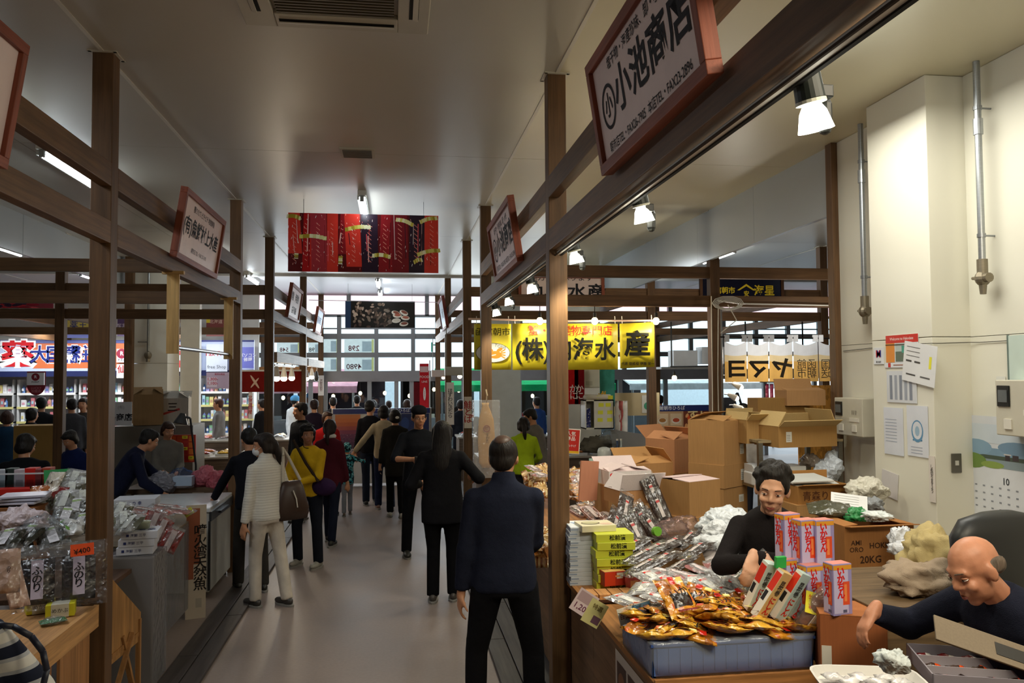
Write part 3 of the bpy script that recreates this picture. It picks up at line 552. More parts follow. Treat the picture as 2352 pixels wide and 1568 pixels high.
# clip lamps on the drugstore side
def clip_lamp(p, ztop, label, lit=True):
    t = thing('clip_lamp', label, 'lamp', p)
    MB('#ded9cc' if lit else '#26241f').cyl((0, 0, .20), (0, 0, .045), .022, .055, 14).build('shade', 'satin', t)
    MB('#ffe9c8' if lit else '#3a3730').ell((0, 0, .02), (.052, .052, .045), n=12, m=8).build('glass_bulb', 'emit' if lit else 'gloss', t, **({'e': 16} if lit else {}))
    MB('#cfcabd').tube([(0, 0, .2), (.01, .02, .26), (0, .02, ztop-p[2])], .01, 6).build('stem', 'satin', t)
    if lit: light('POINT', Vector(p)-Vector((0, 0, .08)), 12, (1, .8, .55), .05)
for x, y, w in ((635, 872, 'first'), (652, 872, 'second'), (670, 871, 'third')): clip_lamp(at(x, y, X=-1.72), 2.33, '%s of three lit white lamps under the log rail' % w)
clip_lamp(at(704, 872, X=-1.72), 2.33, 'lit white lamp beyond the three, by the far log rail'); clip_lamp(at(716, 868, X=-1.70), 2.33, 'second white lamp by the far log rail'); clip_lamp(at(727, 873, X=-1.70), 2.33, 'unlit black lamp beside the far white lamps', False)
tag(MB('#d8cfc4').b2(-1.74, 12.0, 2.28, -1.70, 14.4, 2.31).build('lamp_bar', 'satin'), 'white bar holding three lit lamps under the log rail', 'bar')
# pale slats with the steel rod
for y, w in ((6.49, 'nearer'), (8.59, 'farther')):
    t = thing('hanging_plank', '%s pale wooden slat hanging from the rail with the steel rod' % w, 'slat', (-1.68, y, 2.93)); MB('#c9a468').b2(-.045, -.012, -.62, .045, .012, 0).build('slat_board', 'woodz', t, bev=.002); MB('#c9a468').b2(-.08, -.02, -.01, .08, .02, .015).build('cleat', 'woodx', t)
tag(MB('#b8b8bc').cyl((-1.68, 6.50, 2.36), (-1.68, 8.585, 2.36), .016, n=12).build('steel_rod', 'metal'), 'steel rod carried between the two pale slats', 'rod')
# dark red half curtain behind the lamps
a, b = at(548, 853, Y=15.9), at(692, 899, Y=15.9)
t = thing('red_curtain', 'dark red short curtain with a pale crossed fish mark behind the lamps', 'curtain', ((a.x+b.x)/2, 15.9, (a.z+b.z)/2)); w, h = b.x-a.x, a.z-b.z
MB('#7a1a14').b2(-w/2, -.01, -h/2, w/2, 0, h/2).build('cloth_panel', 'cloth', t); MB('#dcd8cc').b2(-w/2, -.02, h/2, w/2, 0, h/2+.03).build('curtain_rod', 'satin', t)
m = MB('#d8b8a0'); m.disc(-.28, 0, .15, .022, 0, ang=-1.0); m.disc(-.28, -.02, .12, .018, .001, ang=.9); m.build('fish_mark', 'matte', t, mtx=basis((1, 0, 0), (0, 0, 1), (0, -.014, 0)))
# placards on posts
def placard(x0, y0, x1, y1, Y, s, label, cc='#b0262a', sz=.1, face='#e6dfd6', sx=1):
    a, b = at(x0, y0, Y=Y), at(x1, y1, Y=Y); t = thing('placard', label, 'placard', mtx=FRONT(((a.x+b.x)/2, Y, (a.z+b.z)/2))); w, h = b.x-a.x, a.z-b.z
    MB(face).b2(-w/2, -h/2, -.006, w/2, h/2, 0).build('card', 'satin', t); text(s, sz, cc, t, 0, 0, .002, vert=True, bold=.01, sx=sx); return t
placard(1066, 911, 1084, 983, 11.67, '鮭とば', 'white vertical placard with three dark red characters on the third post', sz=.125)
placard(1025, 878, 1043, 975, 15.93, 'ほずわい活たら', 'tall white vertical placard with small black characters on the fourth post', INK, .10)
placard(731, 862, 744, 908, 19.7, '海鮮丼朝市', 'white narrow placard by the farthest drugstore side post', '#7a5a58', .07)
placard(571, 898, 579, 962, 17.0, '北海道特産', 'thin white vertical banner with red characters behind the red curtain', sz=.09)
# dried salmon in a clear bag on the second post
p = at(1117, 1000, Y=9.12); t = thing('dried_fish_bag', 'whole tan dried fish in a clear bag hanging on the second post', 'dried fish', p)
m = MB('#c79a5c'); m.T = Matrix.Diagonal((1, .35, 1, 1)); m.loft([((0, 0, -.36), .05, .05), ((0, 0, -.30), .085, .06), ((0, 0, -.05), .10, .07), ((0, 0, .18), .085, .06), ((-.005, 0, .28), .055, .05), ((-.01, 0, .34), .035, .03), ((-.01, 0, .37), .045, .03)], 18, '#c79a5c'); m.build('fish', 'satin', t, smooth=True)
ring(t, .0, .08, .04, .01, '#8a2a18').matrix_basis = basis((1, 0, 0), (0, 0, 1), (0, -.036, 0)); text('鮭', .05, '#8a2a18', t, 0, .08, .009, mtx=basis((1, 0, 0), (0, 0, 1), (0, -.036, 0))); text('すがた', .045, '#4a2a18', t, .01, -.03, .009, mtx=basis((1, 0, 0), (0, 0, 1), (0, -.036, 0)), vert=True)
MB('#e8e8ea').b2(-.15, -.05, -.47, .15, .05, .40).build('clear_bag', 'film', t, milk=.18); MB('#b8a890').tube([(0, 0, .37), (.01, -.03, .45), (0, 0, .52)], .008, 6).build('hook', 'metal', t)
# tall red exit banner
p = at(975, 900, Y=17.0); t = thing('nobori_flag', 'tall red and white vertical flag standing behind the display board', 'flag', (p.x, 17.0, 0))
MB('#d9d9d9').cyl((.11, 0, 0), (.11, 0, 2.45), .012).build('pole', 'metal', t); MB('#777777').lathe([(.2, 0), (.2, .03), (.05, .06)], 16).build('base', 'matte', t)
m = MB('#cf2a34'); m.b2(-.10, -.005, .95, .09, .005, 2.38); m.b2(-.09, -.008, 2.2, .08, -.005, 2.32, '#e8c8cc'); m.disc(0, 0, .01); m.build('flag_cloth', 'cloth', t)
FF = basis((1, 0, 0), (0, 0, 1), (0, -.012, 0)); m = MB('#f2eeec'); m.disc(0, 1.75, .028, .14, 0); m.disc(0, 1.18, .095, .14, .0005); m.build('white_shapes', 'matte', t, mtx=FF)
text('FOOD', .07, '#f2e6e6', t, 0, 2.10, .002, mtx=FF, bold=.01); text('LINE', .06, '#f2e6e6', t, 0, 2.0, .002, mtx=FF); text('EXIT', .07, '#c0283a', t, 0, 1.17, .002, mtx=FF, bold=.01); text('CITRON', .03, '#c0283a', t, 0, 1.75, .002, mtx=FF, ang=PI/2)
# display boards of the market square
def navy_board(x0, x1, ztop, zbot, Y, label, kind):
    a, b = at(x0, ztop, Y=Y), at(x1, zbot, Y=Y); w, h = b.x-a.x, a.z-max(b.z, .05); t = thing('display_board', label, 'board', mtx=FRONT(((a.x+b.x)/2, Y, a.z-h/2)))
    MB('#b9bbbd').b2(-w/2, -h/2, -.06, w/2, h/2, 0).build('panel', 'satin', t); MB('#a8aaac').b2(-w/2-.03, -a.z+h/2, -.07, -w/2, h/2, .01).b2(w/2, -a.z+h/2, -.07, w/2+.03, h/2, .01).build('frame', 'metal', t)
    MB('#17296b').b2(-w/2, h/2-.10, 0, w/2, h/2, .008).build('header', 'satin', t); text('函館朝市ひろば', .075, '#e8ecf4', t, .28 if kind == 'city' else -.3, h/2-.05, .011, bold=.01); return t, w, h
t, w, h = navy_board(765, 988, 939, 1108, 16.0, 'navy-topped display board with sunset city photo across the aisle end', 'city')
m = MB('#c06a3c'); n = 24; x0, x1 = -w/2+.04, -w/2+.52; y1, y0 = h/2-.11, h/2-1.02
ramp = ['#c87a48', '#c8703f', '#b8603c', '#a4504a', '#84405a', '#6a3858', '#5c3452', '#4c2c48', '#40283f', '#2c1c2c', '#18121c', '#0c0a10']
for k in range(12): m.rect(x0, y1+(y0-y1)*(k+1)/12, x1, y1+(y0-y1)*k/12, .003, ramp[k])
R = random.Random(4)
for k in range(150): a = R.uniform(x0, x1-.01); b = y1+(y0-y1)*R.uniform(.42, .8); m.rect(a, b, a+.006, b+.005, .004, R.choice(['#c8a8b0', '#d8c0b0', '#a878a0', '#8a6090']))
m.rect(x1+.01, h/2-.75, x1+.10, h/2-.12, .003, '#c9c6b8'); m.rect(x1+.13, y0-.05, w/2-.02, h/2-.11, .003, '#1c2c5c'); m.disc(.45, h/2-.3, .08, .13, .004, '#23407a', n=9); m.disc(.32, h/2-.42, .06, .08, .0041, '#2c4c88', n=7); m.rect(.2, h/2-.17, .23, h/2-.14, .005, '#e8e8e8')
m.build('print', 'satin', t); text('函館', .12, '#d8d4dc', t, (x0+x1)/2, y0+.19, .006, sp=1.2); text('HAKODATE', .06, '#d8d4dc', t, (x0+x1)/2, y0+.08, .006, sp=1.3)
t, w, h = navy_board(1504, 1652, 931, 1045, 13.2, 'navy-topped display board with seafood dishes and red crab, behind the cartons', 'food')
m = MB('#c9ab78'); m.rect(-w/2, -h/2, w/2, h/2-.10, .002, '#c7a37c'); R = random.Random(8)
for i in range(2):
    for j in range(3): X, Y_ = -w/2+.13+i*.24, h/2-.24-j*.24; m.rect(X-.1, Y_-.1, X+.1, Y_+.1, .003, R.choice(['#e0c8a4', '#b98a58', '#d9b890'])); m.disc(X, Y_-.02, .08, .05, .004, '#efe6d8'); m.disc(X, Y_-.01, .06, .035, .005, R.choice(['#c0502c', '#b07838', '#d88a50']))
m.rect(-w/2+.5, -h/2, w/2, h/2-.1, .003, '#7a3a24')
for k in range(40): m.disc(R.uniform(-w/2+.55, w/2-.05), R.uniform(-h/2+.1, h/2-.16), R.uniform(.03, .1), R.uniform(.02, .05), .004+k*1e-5, R.choice(['#e2401c', '#f0602c', '#c02c14', '#f2b070', '#ffd9a0', '#b83a20']), n=9, ang=R.random()*3)
m.build('print', 'satin', t); text('すし', .2, '#f8e0a0', t, .2, .25, .006, bold=.02)

for i, (px, py) in enumerate(((1668, 862), (1682, 880), (1672, 905), (1684, 930))):
    q = at(px, py, Y=9.75); t = thing('clip_lamp', 'white reflector lamp clipped beside the shop curtain, %s from the top' % ['first', 'second', 'third', 'fourth'][i], 'lamp', q); MB('#dcdcd8').cyl((0, 0, 0), (.09, -.04, -.05), .02, .045, 14).build('shade', 'satin', t); MB('#fff0d8').ell((.095, -.042, -.052), (.035, .035, .035), n=10, m=6).build('glass_bulb', 'emit', t, e=8 if i < 2 else 3); MB('#999999').cyl((0, 0, 0), (-.05, 0, 0), .008).build('clip', 'metal', t)
tag(MB('#8a8a88').cyl((at(1664, 860, Y=9.75).x-.03, 9.75, 1.0), (at(1664, 860, Y=9.75).x-.03, 9.75, 2.95), .012).build('lamp_pole', 'metal'), 'thin pole carrying the white reflector lamps beside the shop curtain', 'pole')
light('POINT', (4.4, 9.9, 2.35), 30, (1, .93, .82), .1, name='neighbour_stall_lamp'); light('POINT', (5.2, 8.6, 2.7), 14, (1, .95, .85), .1, name='neighbour_stall_lamp_2')
# ================================================================ people
SKIN = '#c08a68'
def hand_mb(m, wr, d, nrm, side, curl=.5, k=1.0, spread=.0):
    """palm and five fingers from wrist wr along d, palm facing nrm; side=+1 thumb towards d x nrm"""
    d = Vector(d).normalized(); nrm = (Vector(nrm)-d*Vector(nrm).dot(d)).normalized(); a = d.cross(nrm)*side; wr = Vector(wr)
    m.cap(wr-d*.03*k, wr+d*.02*k, .026*k, .028*k)
    for j, w in ((0, -.026), (1, -.009), (2, .009), (3, .026)): m.cap(wr+a*w*.6*k+d*.01*k, wr+a*w*1.05*k+d*(.078+(.006 if j in (1, 2) else 0))*k, .0165*k, .0135*k, 8)
    for j, (w, L) in enumerate(((-.030, .060), (-.011, .073), (.009, .080), (.029, .070))):
        p = wr+a*w*k+d*.082*k; dr = (d+a*w*spread*8).normalized(); an = curl*.55; r = (.0088 if j else .0078)*k
        for s in range(3):
            q = dr*math.cos(an)+nrm*math.sin(an); p2 = p+q*L*k*(.42, .32, .26)[s]; m.cap(p, p2, r*(1-.06*s), r*(1-.06*(s+1)), 8); p = p2; an += curl*(.75, .6, 0)[s]
    p = wr+a*.022*k+d*.018*k; t1 = (a*.75+d*.62+nrm*.25).normalized(); p2 = p+t1*.045*k; m.cap(p, p2, .0145*k, .0115*k, 8); t2 = (a*.25+d*.85+nrm*(.2+curl*.5)).normalized(); m.cap(p2, p2+t2*.042*k, .0112*k, .0088*k, 8)
def ik(s, t, l1, l2, pole):
    v = t-s; L = min(v.length, (l1+l2)*.998); v = v.normalized(); t = s+v*L; a = (l1*l1-l2*l2+L*L)/(2*L); h = math.sqrt(max(l1*l1-a*a, 0)); p = Vector(pole)-v*Vector(pole).dot(v); p.normalize()
    return s+v*a+p*h, t
def person(label, x, y, face, h=1.62, top='#20222c', legs='#1b1b20', hair='short', hc='#15110f', lean=0, twist=0, hands=None, head=(0, 0, 0), det=0, shoes='#26241f', topk='cloth', legk='cloth', step=.10, skin=SKIN, build=1.0, sleeve=1, z=0, coat=0, feet=None, mask=False, half=False, curl=.5, collar=None, poles=None, hn=None, vox=None, wide=0, hw=None, hdir=None):
    k = h/1.70; root = thing('person', label, 'person', (x, y, z), face)
    v = vox or (.0075 if det == 2 else .012 if det == 1 else .020)
    B = build; hipz = .93*k
    TL = Matrix.Translation((0, 0, hipz))@Matrix.Rotation(twist, 4, 'Z')@Matrix.Rotation(-lean, 4, 'X')@Matrix.Translation((0, 0, -hipz))
    q = lambda a, b, c_: TL@Vector((a*k, b*k, c_*k))
    neck = q(0, -.005, 1.44); hd = q(0, .02, 1.575)
    HM = Matrix.Translation(hd)@Matrix.Rotation(twist*.6+head[0], 4, 'Z')@Matrix.Rotation(-lean*.45-head[1], 4, 'X')@Matrix.Rotation(head[2], 4, 'Y')@Matrix.Scale(k*(1.0), 4)
    sh_ = [q(s*.155*B, -.01, 1.355) for s in (-1, 1)]
    if hw:
        inv_ = (Matrix.Translation((x, y, z))@Matrix.Rotation(face, 4, 'Z')).inverted(); hands = [tuple((inv_@Vector(h_))/k) for h_ in hw]
    hands = hands or [(-.24, .06, .80), (.24, .06, .80)]; poles = poles or [(-.5, -1, -.3), (.5, -1, -.3)]
    arms = []
    for i in (0, 1): t = Vector(hands[i])*k; e_, t = ik(sh_[i], t, .285*k, .255*k, poles[i]); arms.append((sh_[i], e_, t))
    ft = feet or [(-.11, step), (.11, -step)]
    # body, one skin
    m = MB(skin)
    m.T = HM
    m.ell((0, -.012, .035), (.074, .094, .085)); m.ell((0, .022, -.03), (.060, .070, .080)); m.ell((0, .058, -.088), (.026, .026, .022)); m.ell((0, .066, .028), (.055, .024, .03)); m.ell((0, .02, -.06), (.052, .058, .045))
    m.cap((0, .088, .018), (0, .102, -.012), .0085, .013, 8)
    for s in (-1, 1):
        m.ell((s*.0125, .094, -.020), (.009, .010, .008)); m.ell((s*.078, -.005, -.004), (.011, .022, .034), rot=eul(0, 0, s*.35)); m.ell((s*.036, .066, -.022), (.024, .022, .022)); m.cap((s*.016, .085, .036), (s*.048, .072, .036), .0085, .0075, 8)
    if det: m.cap((-.018, .086, -.050), (.018, .086, -.050), .0085, n=8); m.cap((-.016, .084, -.062), (.016, .084, -.062), .0085, n=8)
    m.T = None
    m.cap(q(0, -.012, 1.38), HM@Vector((0, -.01, -.05)), .058*k, .052*k)
    m.T = TL@Matrix.Scale(k, 4); m.loft([((0, 0, .88), .12*B, .08), ((0, 0, 1.1), .11*B, .075), ((0, 0, 1.32), .14*B, .08), ((0, 0, 1.42), .08, .05)], 14); m.T = None
    for i, (a, b, t) in enumerate(arms):
        m.cap(a, b, .042*k, .036*k); m.cap(b, t, .038*k, .026*k)
        d = Vector(hdir[i]).normalized() if hdir and hdir[i] else (t-b).normalized(); nn = Vector(hn[i]) if hn else Vector((-(1 if i else -1), .3, -.2)); hand_mb(m, t, d, nn, (1 if i == 0 else -1), curl, k*(1.0 if det else 1.08))
    hip = [Vector((s*.088*B*k, 0, .90*k)) for s in (-1, 1)]; knee = [Vector((ft[i][0]*k*.95, ft[i][1]*k*.6+.035*k, .49*k)) for i in (0, 1)]; ank = [Vector((ft[i][0]*k, ft[i][1]*k, .09*k)) for i in (0, 1)]
    if not half:
        for i in (0, 1): m.cap(hip[i], knee[i], .06*k, .045*k); m.cap(knee[i], ank[i], .045*k, .034*k)
    def post(co):
        inv = np.array(HM.inverted()); c4 = np.c_[co, np.ones(len(co))]@inv.T; p = c4[:, :3]
        def push(cx, cy, cz, r, amt):
            d2 = ((p-np.array([cx, cy, cz]))**2).sum(1); p[:, 1] -= amt*np.exp(-d2/(r*r))
        for s in (-1, 1): push(s*.033, .082, .012, .017, .009)
        push(0, .088, -.056, .0055, .004)
        if det == 2:
            for s in (-1, 1): push(s*.038, .078, -.036, .008, .004); push(s*.030, .085, -.062, .007, .003); push(s*.030, .08, -.006, .009, .0025)
            for z_ in (.052, .064, .076): p[:, 1] -= .0012*np.exp(-((p[:, 2]-z_)/.0025)**2)*(p[:, 1] > .05)*(abs(p[:, 0]) < .045)
        co2 = np.c_[p, np.ones(len(p))]@np.array(HM).T; return co2[:, :3]
    remesh(m, 'body', M('skin', skin), root, v, 2 if det else 3, post)
    # eyes, brows, lips
    for s in (-1, 1):
        e = MB('#efe9e2').ell((s*.033, .0735, .010), (.0140, .0105, .0050), n=12, m=8).build('eye', 'gloss', root, mtx=HM, smooth=True); MB('#1c120c').ell((s*.033+.001, .0835, .0095), (.0050, .0026, .0044), n=10, m=6).build('iris', 'gloss', e)
        lid = MB(sh(skin, .8)).ell((s*.033, .0738, .0155), (.0160, .0120, .0060), n=12, m=6, rot=eul(.25, 0, 0)).build('eyelid', 'skin', root, mtx=HM, smooth=True)
        MB(sh(hc, 1.3)).cap((s*.018, .0915, .037), (s*.048, .078, .038), .0022, .0014, 6).build('eyebrow', 'hair', root, mtx=HM)
    if det or not mask: MB('#9a5348').add([(-.023, .0885, -.0545), (-.010, .0975, -.0505), (0, .0985, -.052), (.010, .0975, -.0505), (.023, .0885, -.0545), (.011, .0965, -.0635), (0, .0985, -.0655), (-.011, .0965, -.0635), (-.02, .086, -.056), (.02, .086, -.056)], [(0, 1, 2, 3, 4, 5, 6, 7), (0, 7, 6, 5, 4, 9, 8)]).build('lips', 'satin', root, mtx=HM)
    if mask: MB('#e8ebee').ell((0, .060, -.045), (.058, .052, .048), n=18, m=10).build('face_mask', 'satin', root, mtx=HM, smooth=True); MB('#e8ebee').tube([(-.055, .06, -.03), (-.078, .0, .0)], .0015, 5).tube([(.055, .06, -.03), (.078, .0, .0)], .0015, 5).build('ear_loop', 'matte', root, mtx=HM)
    # hair
    hm = MB(hc); hm.T = HM
    if hair != 'bald':
        hm.ell((0, -.026, .050), (.085, .098, .082)); hm.ell((0, .030 if not (hair == 'curly' and det == 2) else .012, .085 if not (hair == 'curly' and det == 2) else .095), (.060, .050, .040)); hm.ell((0, -.05, -.01), (.076, .062, .065))
        for s in (-1, 1): hm.ell((s*.066, -.012, .028), (.020, .048, .048))
        if hair in ('bob', 'long', 'pony', 'mid') or (hair == 'curly' and det < 2):
            for s in (-1, 1): hm.cap((s*.074, -.01, .04), (s*.072, -.02, -.055), .030, .026)
            hm.ell((0, -.045, -.035), (.085, .062, .07)); hm.cap((-.045, .068, .075), (.035, .076, .075), .020, .022)
        if hair == 'curly':
            R = random.Random(int(abs(x)*100))
            for _ in range(26): a = R.uniform(0, 2*PI); b = R.uniform(.0, 1.3); hm.ell((.085*math.cos(a)*math.cos(b), -.03+.095*math.sin(a)*math.cos(b), .05+.085*math.sin(b)) if math.sin(a) < .55 or b > .7 else (0, -.03, .1), (.026, .026, .024), n=8, m=6)
        if hair == 'long': hm.loft([((0, -.06, .04), .08, .06), ((0, -.075, -.08), .095, .05), ((0, -.095, -.2), .10, .045), ((0, -.11, -.30), .085, .035), ((0, -.115, -.36), .05, .02)], 14)
        if hair == 'pony':
            hm.ell((0, -.115, .02), (.028, .028, .028)); hm.cap((0, -.115, .01), (.01, -.135, -.12), .032, .036); hm.cap((.01, -.135, -.12), (.02, -.125, -.25), .036, .012)
        hm.T = None; remesh(hm, 'hair', M('hair', hc), root, v*1.15, 2)
    elif det == 2:
        for s in (-1, 1): hm.ell((s*.066, -.038, .008), (.011, .052, .030))
        hm.ell((0, -.062, -.008), (.072, .046, .040)); hm.T = None; remesh(hm, 'hair_fringe', M('hair', '#5c5046'), root, v, 2)
    # top garment
    m = MB(top); m.T = TL@Matrix.Scale(k, 4); wz = .80-coat if coat else .84
    m.loft([((0, 0, wz), (.165+wide)*B, .125), ((0, 0, .93), (.168+wide)*B, .13), ((0, 0, 1.10), (.150+wide)*B, .118), ((0, .005, 1.26), .168*B, .125), ((0, -.005, 1.36), .17*B, .105), ((0, -.01, 1.425), .115*B, .075), ((0, -.012, 1.455), .066, .062)], 20, e=.85); m.T = None
    if collar: m.cyl(q(0, -.012, 1.43), HM@Vector((0, -.012, -.075)), .072*k, .068*k, 16)
    fr_ = sleeve
    for i, (a, b, t) in enumerate(arms):
        m.cap(a, b, .058*k*B, .049*k*B)
        if fr_ > .5: m.cyl(b, b.lerp(t, .93 if fr_ == 1 else .6), .053*k*B, .042*k, 12); m.ell(b, (.053*k*B,)*3)
        m.ell(a, (.058*k*B,)*3); m.cap(q(0, -.012, 1.405), a-Vector((0, 0, .004)), .052*k, .050*k*B)
    remesh(m, 'jacket' if fr_ == 1 else 'shirt', M(topk, top), root, v*1.35, 3)
    if not half:
        m = MB(legs); m.loft([((0, 0, 1.0*k), .150*k*B, .115*k), ((0, 0, .90*k), .168*k*B, .128*k), ((0, 0, .82*k), .17*k*B, .12*k)], 18)
        for i in (0, 1): m.cap(hip[i]-Vector((0, 0, .04*k)), knee[i], .090*k*B, .066*k); m.cyl(knee[i], ank[i]-Vector((0, 0, .03*k)), .066*k, .060*k, 14); m.ell(knee[i], (.066*k,)*3)
        remesh(m, 'trousers', M(legk, legs), root, v*1.35, 3)
        for i in (0, 1):
            f = ank[i]; m = MB(shoes); m.ell((f.x, f.y+.095*k, .040*k), (.046*k, .085*k, .036*k)); m.ell((f.x, f.y-.01*k, .048*k), (.040*k, .07*k, .045*k)); m.ell((f.x, f.y+.04*k, .05*k), (.04*k, .07*k, .04*k)); m.cyl((f.x, f.y, .04*k), (f.x, f.y, .10*k), .038*k)
            s_ = remesh(m, 'shoe', M('satin', shoes), root, max(v, .010), 2); MB('#8d8a84').loft([((f.x, f.y+.04*k, .0), .047*k, .135*k), ((f.x, f.y+.04*k, .02*k), .049*k, .138*k)], 18).build('sole', 'matte', s_)
    root['_h'] = 0; del root['_h']
    return root, HM, TL, arms, k
def glasses(root, HM):
    m = MB('#222222')
    for s in (-1, 1):
        pts = [(s*.033+.022*math.cos(t*PI/6), .096, .010+.016*math.sin(t*PI/6)) for t in range(13)]; m.tube(pts, .0012, 5); m.tube([(s*.055, .095, .014), (s*.078, .01, .012)], .0012, 5)
    m.tube([(-.011, .097, .012), (.011, .097, .012)], .0012, 5); m.build('spectacles', 'gloss', root, mtx=HM)
def g2(x, y, Y): p = at(x, y, Y=Y); return p
# --- aisle
P_ = person('man in dark navy jacket seen from behind, thinning crown, at the nearest spotlight side post', at(1158, 1200, Y=4.75).x, 4.75, -.12, 1.76, '#1c2030', '#0d0d11', hc='#1a1411', det=1, build=1.10, hands=[(-.25, .02, .80), (.17, .36, 1.0)], poles=[(-.5, -1, -.3), (.1, -.6, -1)], feet=[(-.17, .02), (.17, .02)], collar=1, head=(-.2, .12, 0), lean=.05)
R_, HM, *_ = P_; MB('#4a352a').ell((0, -.062, .104), (.050, .056, .022), n=18, m=8, rot=eul(.45, 0, 0)).build('bald_spot', 'skin', R_, mtx=HM, smooth=True)
person('woman in black with long black hair standing before the man with a camera', at(1016, 1200, Y=7.72).x, 7.72, -.1, 1.70, '#121216', '#0b0b0e', hair='long', hc='#120e0d', det=1, hands=[(-.22, .20, 1.08), (.30, .12, 1.15)], feet=[(-.09, .0), (.10, .05)], coat=.06, collar=1, shoes='#4a443e', build=1.10, wide=.015)
P_ = person('smiling man in black cap and dark T-shirt holding a camera', at(962, 1100, Y=9.6).x, 9.6, PI+.1, 1.76, '#14161c', '#0d0e12', hair='short', hc='#15110f', det=1, sleeve=.3, hands=[(-.05, .32, 1.12), (.10, .30, 1.14)], feet=[(-.14, .1), (.13, -.1)], head=(.1, .15, 0), build=1.1, poles=[(-1, -.3, -.6), (1, -.3, -.6)]); glasses(P_[0], P_[1])
MB('#17171c').ell((0, -.015, .085), (.094, .108, .062), n=18, m=10).build('knit_cap', 'cloth', P_[0], mtx=P_[1], smooth=True)
p = P_[0].matrix_basis@Vector((.03, .42, 1.18)); t = thing('camera', 'black camera with lens held by the man in the cap', 'camera', p, PI+.1); MB('#101012').b2(-.07, -.03, -.05, .07, .03, .045).build('camera_body', 'satin', t, bev=.006); MB('#0c0c0e').cyl((0, .03, 0), (0, .11, 0), .034, .038, 18).build('lens', 'gloss', t)
P_ = person('woman in white quilted jacket and white trousers with face mask and ponytail', at(612, 1200, Y=7.85).x, 7.85, .80, 1.60, '#d9d6cc', '#c6bdb0', hair='pony', hc='#1d1411', det=1, topk='puffer', hands=[(-.26, .02, .74), (.24, .10, .86)], feet=[(-.08, .06), (.13, -.16)], mask=True, head=(.85, .1, 0), collar=1, lean=.06, shoes='#3a3632')
t = thing('shoulder_bag', 'brown shoulder bag with cord worn by the woman in white', 'bag', P_[0].matrix_basis@Vector((.21, -.10, .98)), .62)
m = MB('#3a281e'); m.loft([((0, 0, -.20), .17, .05), ((0, 0, -.1), .18, .085), ((0, 0, .1), .12, .06), ((0, 0, .16), .09, .03)], 16); m.build('pouch', 'satin', t, smooth=True); MB('#c8bfae').tube([(.09, 0, .16), (-.02, .05, .40), (-.05, .09, .47)], .014, 6).tube([(-.09, 0, .16), (-.08, .02, .40), (-.05, .09, .47)], .014, 6).build('strap', 'cloth', t); MB('#d8d0c0').tube([(-.03, -.085, .08), (0, -.09, 0), (.01, -.095, -.08)], .006, 5).build('cord', 'matte', t)
person('dark clothed shopper behind the woman in white, leaning a hand on the counter', -1.42, 8.45, .35, 1.62, '#17181f', '#33302c', hair='short', hc='#110e0d', hands=[(-.36, .42, .84), (.24, .08, .82)], lean=.22, head=(.2, .3, 0), det=1)
P_ = person('woman in mustard yellow sweater with sunglasses pushed up and hands clasped', -.96, 9.4, PI-.45, 1.58, '#c9a01c', '#181b24', hair='curly', hc='#120d0b', det=1, hands=[(-.02, .27, 1.03), (.06, .27, 1.0)], build=1.1, poles=[(-1, -.2, -.8), (1, -.2, -.8)], feet=[(-.16, .03), (.15, -.02)], head=(.75, .0, 0), skin='#a06d50', shoes='#8d8a80', curl=.9)
R_, HM = P_[:2]; MB('#2a2a30').tube([(-.07, .035, .118), (-.03, .07, .125), (.03, .07, .125), (.07, .035, .118)], .008, 8).build('sunglasses', 'gloss', R_, mtx=HM); MB('#3a2a1c').tube([(.05*math.cos(a), -.0+.055*math.sin(a), -.13-.02*math.sin(a)) for a in [i*PI/6 for i in range(13)]], .005, 5).build('necklace', 'matte', R_, mtx=HM)
t = thing('waist_bag', 'purple slouchy bag at the hip of the woman in yellow', 'bag', R_.matrix_basis@Vector((-.22, .05, .92)), PI-.45); MB('#35203f').ell((0, 0, -.02), (.16, .07, .10), n=18, m=10).build('pouch', 'cloth', t, smooth=True); MB('#33261c').tube([(.0, .10, .05), (.14, .13, .25), (.32, .10, .50)], .016, 6).build('strap', 'cloth', t)
P_ = person('woman in maroon jacket with white scarf walking behind the woman in yellow', at(757, 1000, Y=10.6).x, 10.6, -.3, 1.58, '#4a1722', '#1c2030', hair='pony', hc='#241612', det=0, coat=.12, feet=[(-.08, .18), (.1, -.18)])
MB('#d8d4cc').ell((0, -.01, -.11), (.088, .09, .045), n=16, m=8).build('scarf', 'cloth', P_[0], mtx=P_[1], smooth=True)
person('woman in bright red coat with wavy brown hair facing the camera', at(752, 1000, Y=12.9).x, 12.9, PI+.3, 1.58, '#b51a1c', '#22202a', hair='mid', hc='#3a231a', coat=.1, head=(.3, 0, 0))
person('stocky man in black shirt with crew cut standing by the third drugstore side post', -1.36, 12.3, PI-.9, 1.74, '#15161a', '#17171b', hair='short', hc='#1a1412', det=1, build=1.18, sleeve=.6, head=(-.3, .1, 0))
R_ = person('small child in aqua and black patterned coat holding a hand', at(797, 1100, Y=12.7).x, 12.7, .1, 1.10, '#2a8f9c', '#8d8f96', hair='mid', hc='#2c8a94', topk='camo', hands=[(-.24, .06, .86), (.42, .1, 1.28)], feet=[(-.07, -.15), (.08, .12)], coat=.08, shoes='#6a5a4c')
MB('#2a8f9c').ell((0, -.02, .035), (.105, .112, .115), n=18, m=12).build('hood', 'camo', R_[0], mtx=R_[1], smooth=True)
person('person in beige jacket reaching down to the child', at(882, 1050, Y=13.1).x, 13.1, .15, 1.66, '#a8987c', '#232c48', hair='mid', hc='#120e0d', hands=[(-.52, -.08, .92), (.24, .05, .82)], feet=[(-.08, .1), (.1, -.14)], lean=.05, shoes='#8a6a5a', det=1, poles=[(-.4, -1, -.2), (.5, -1, -.3)])
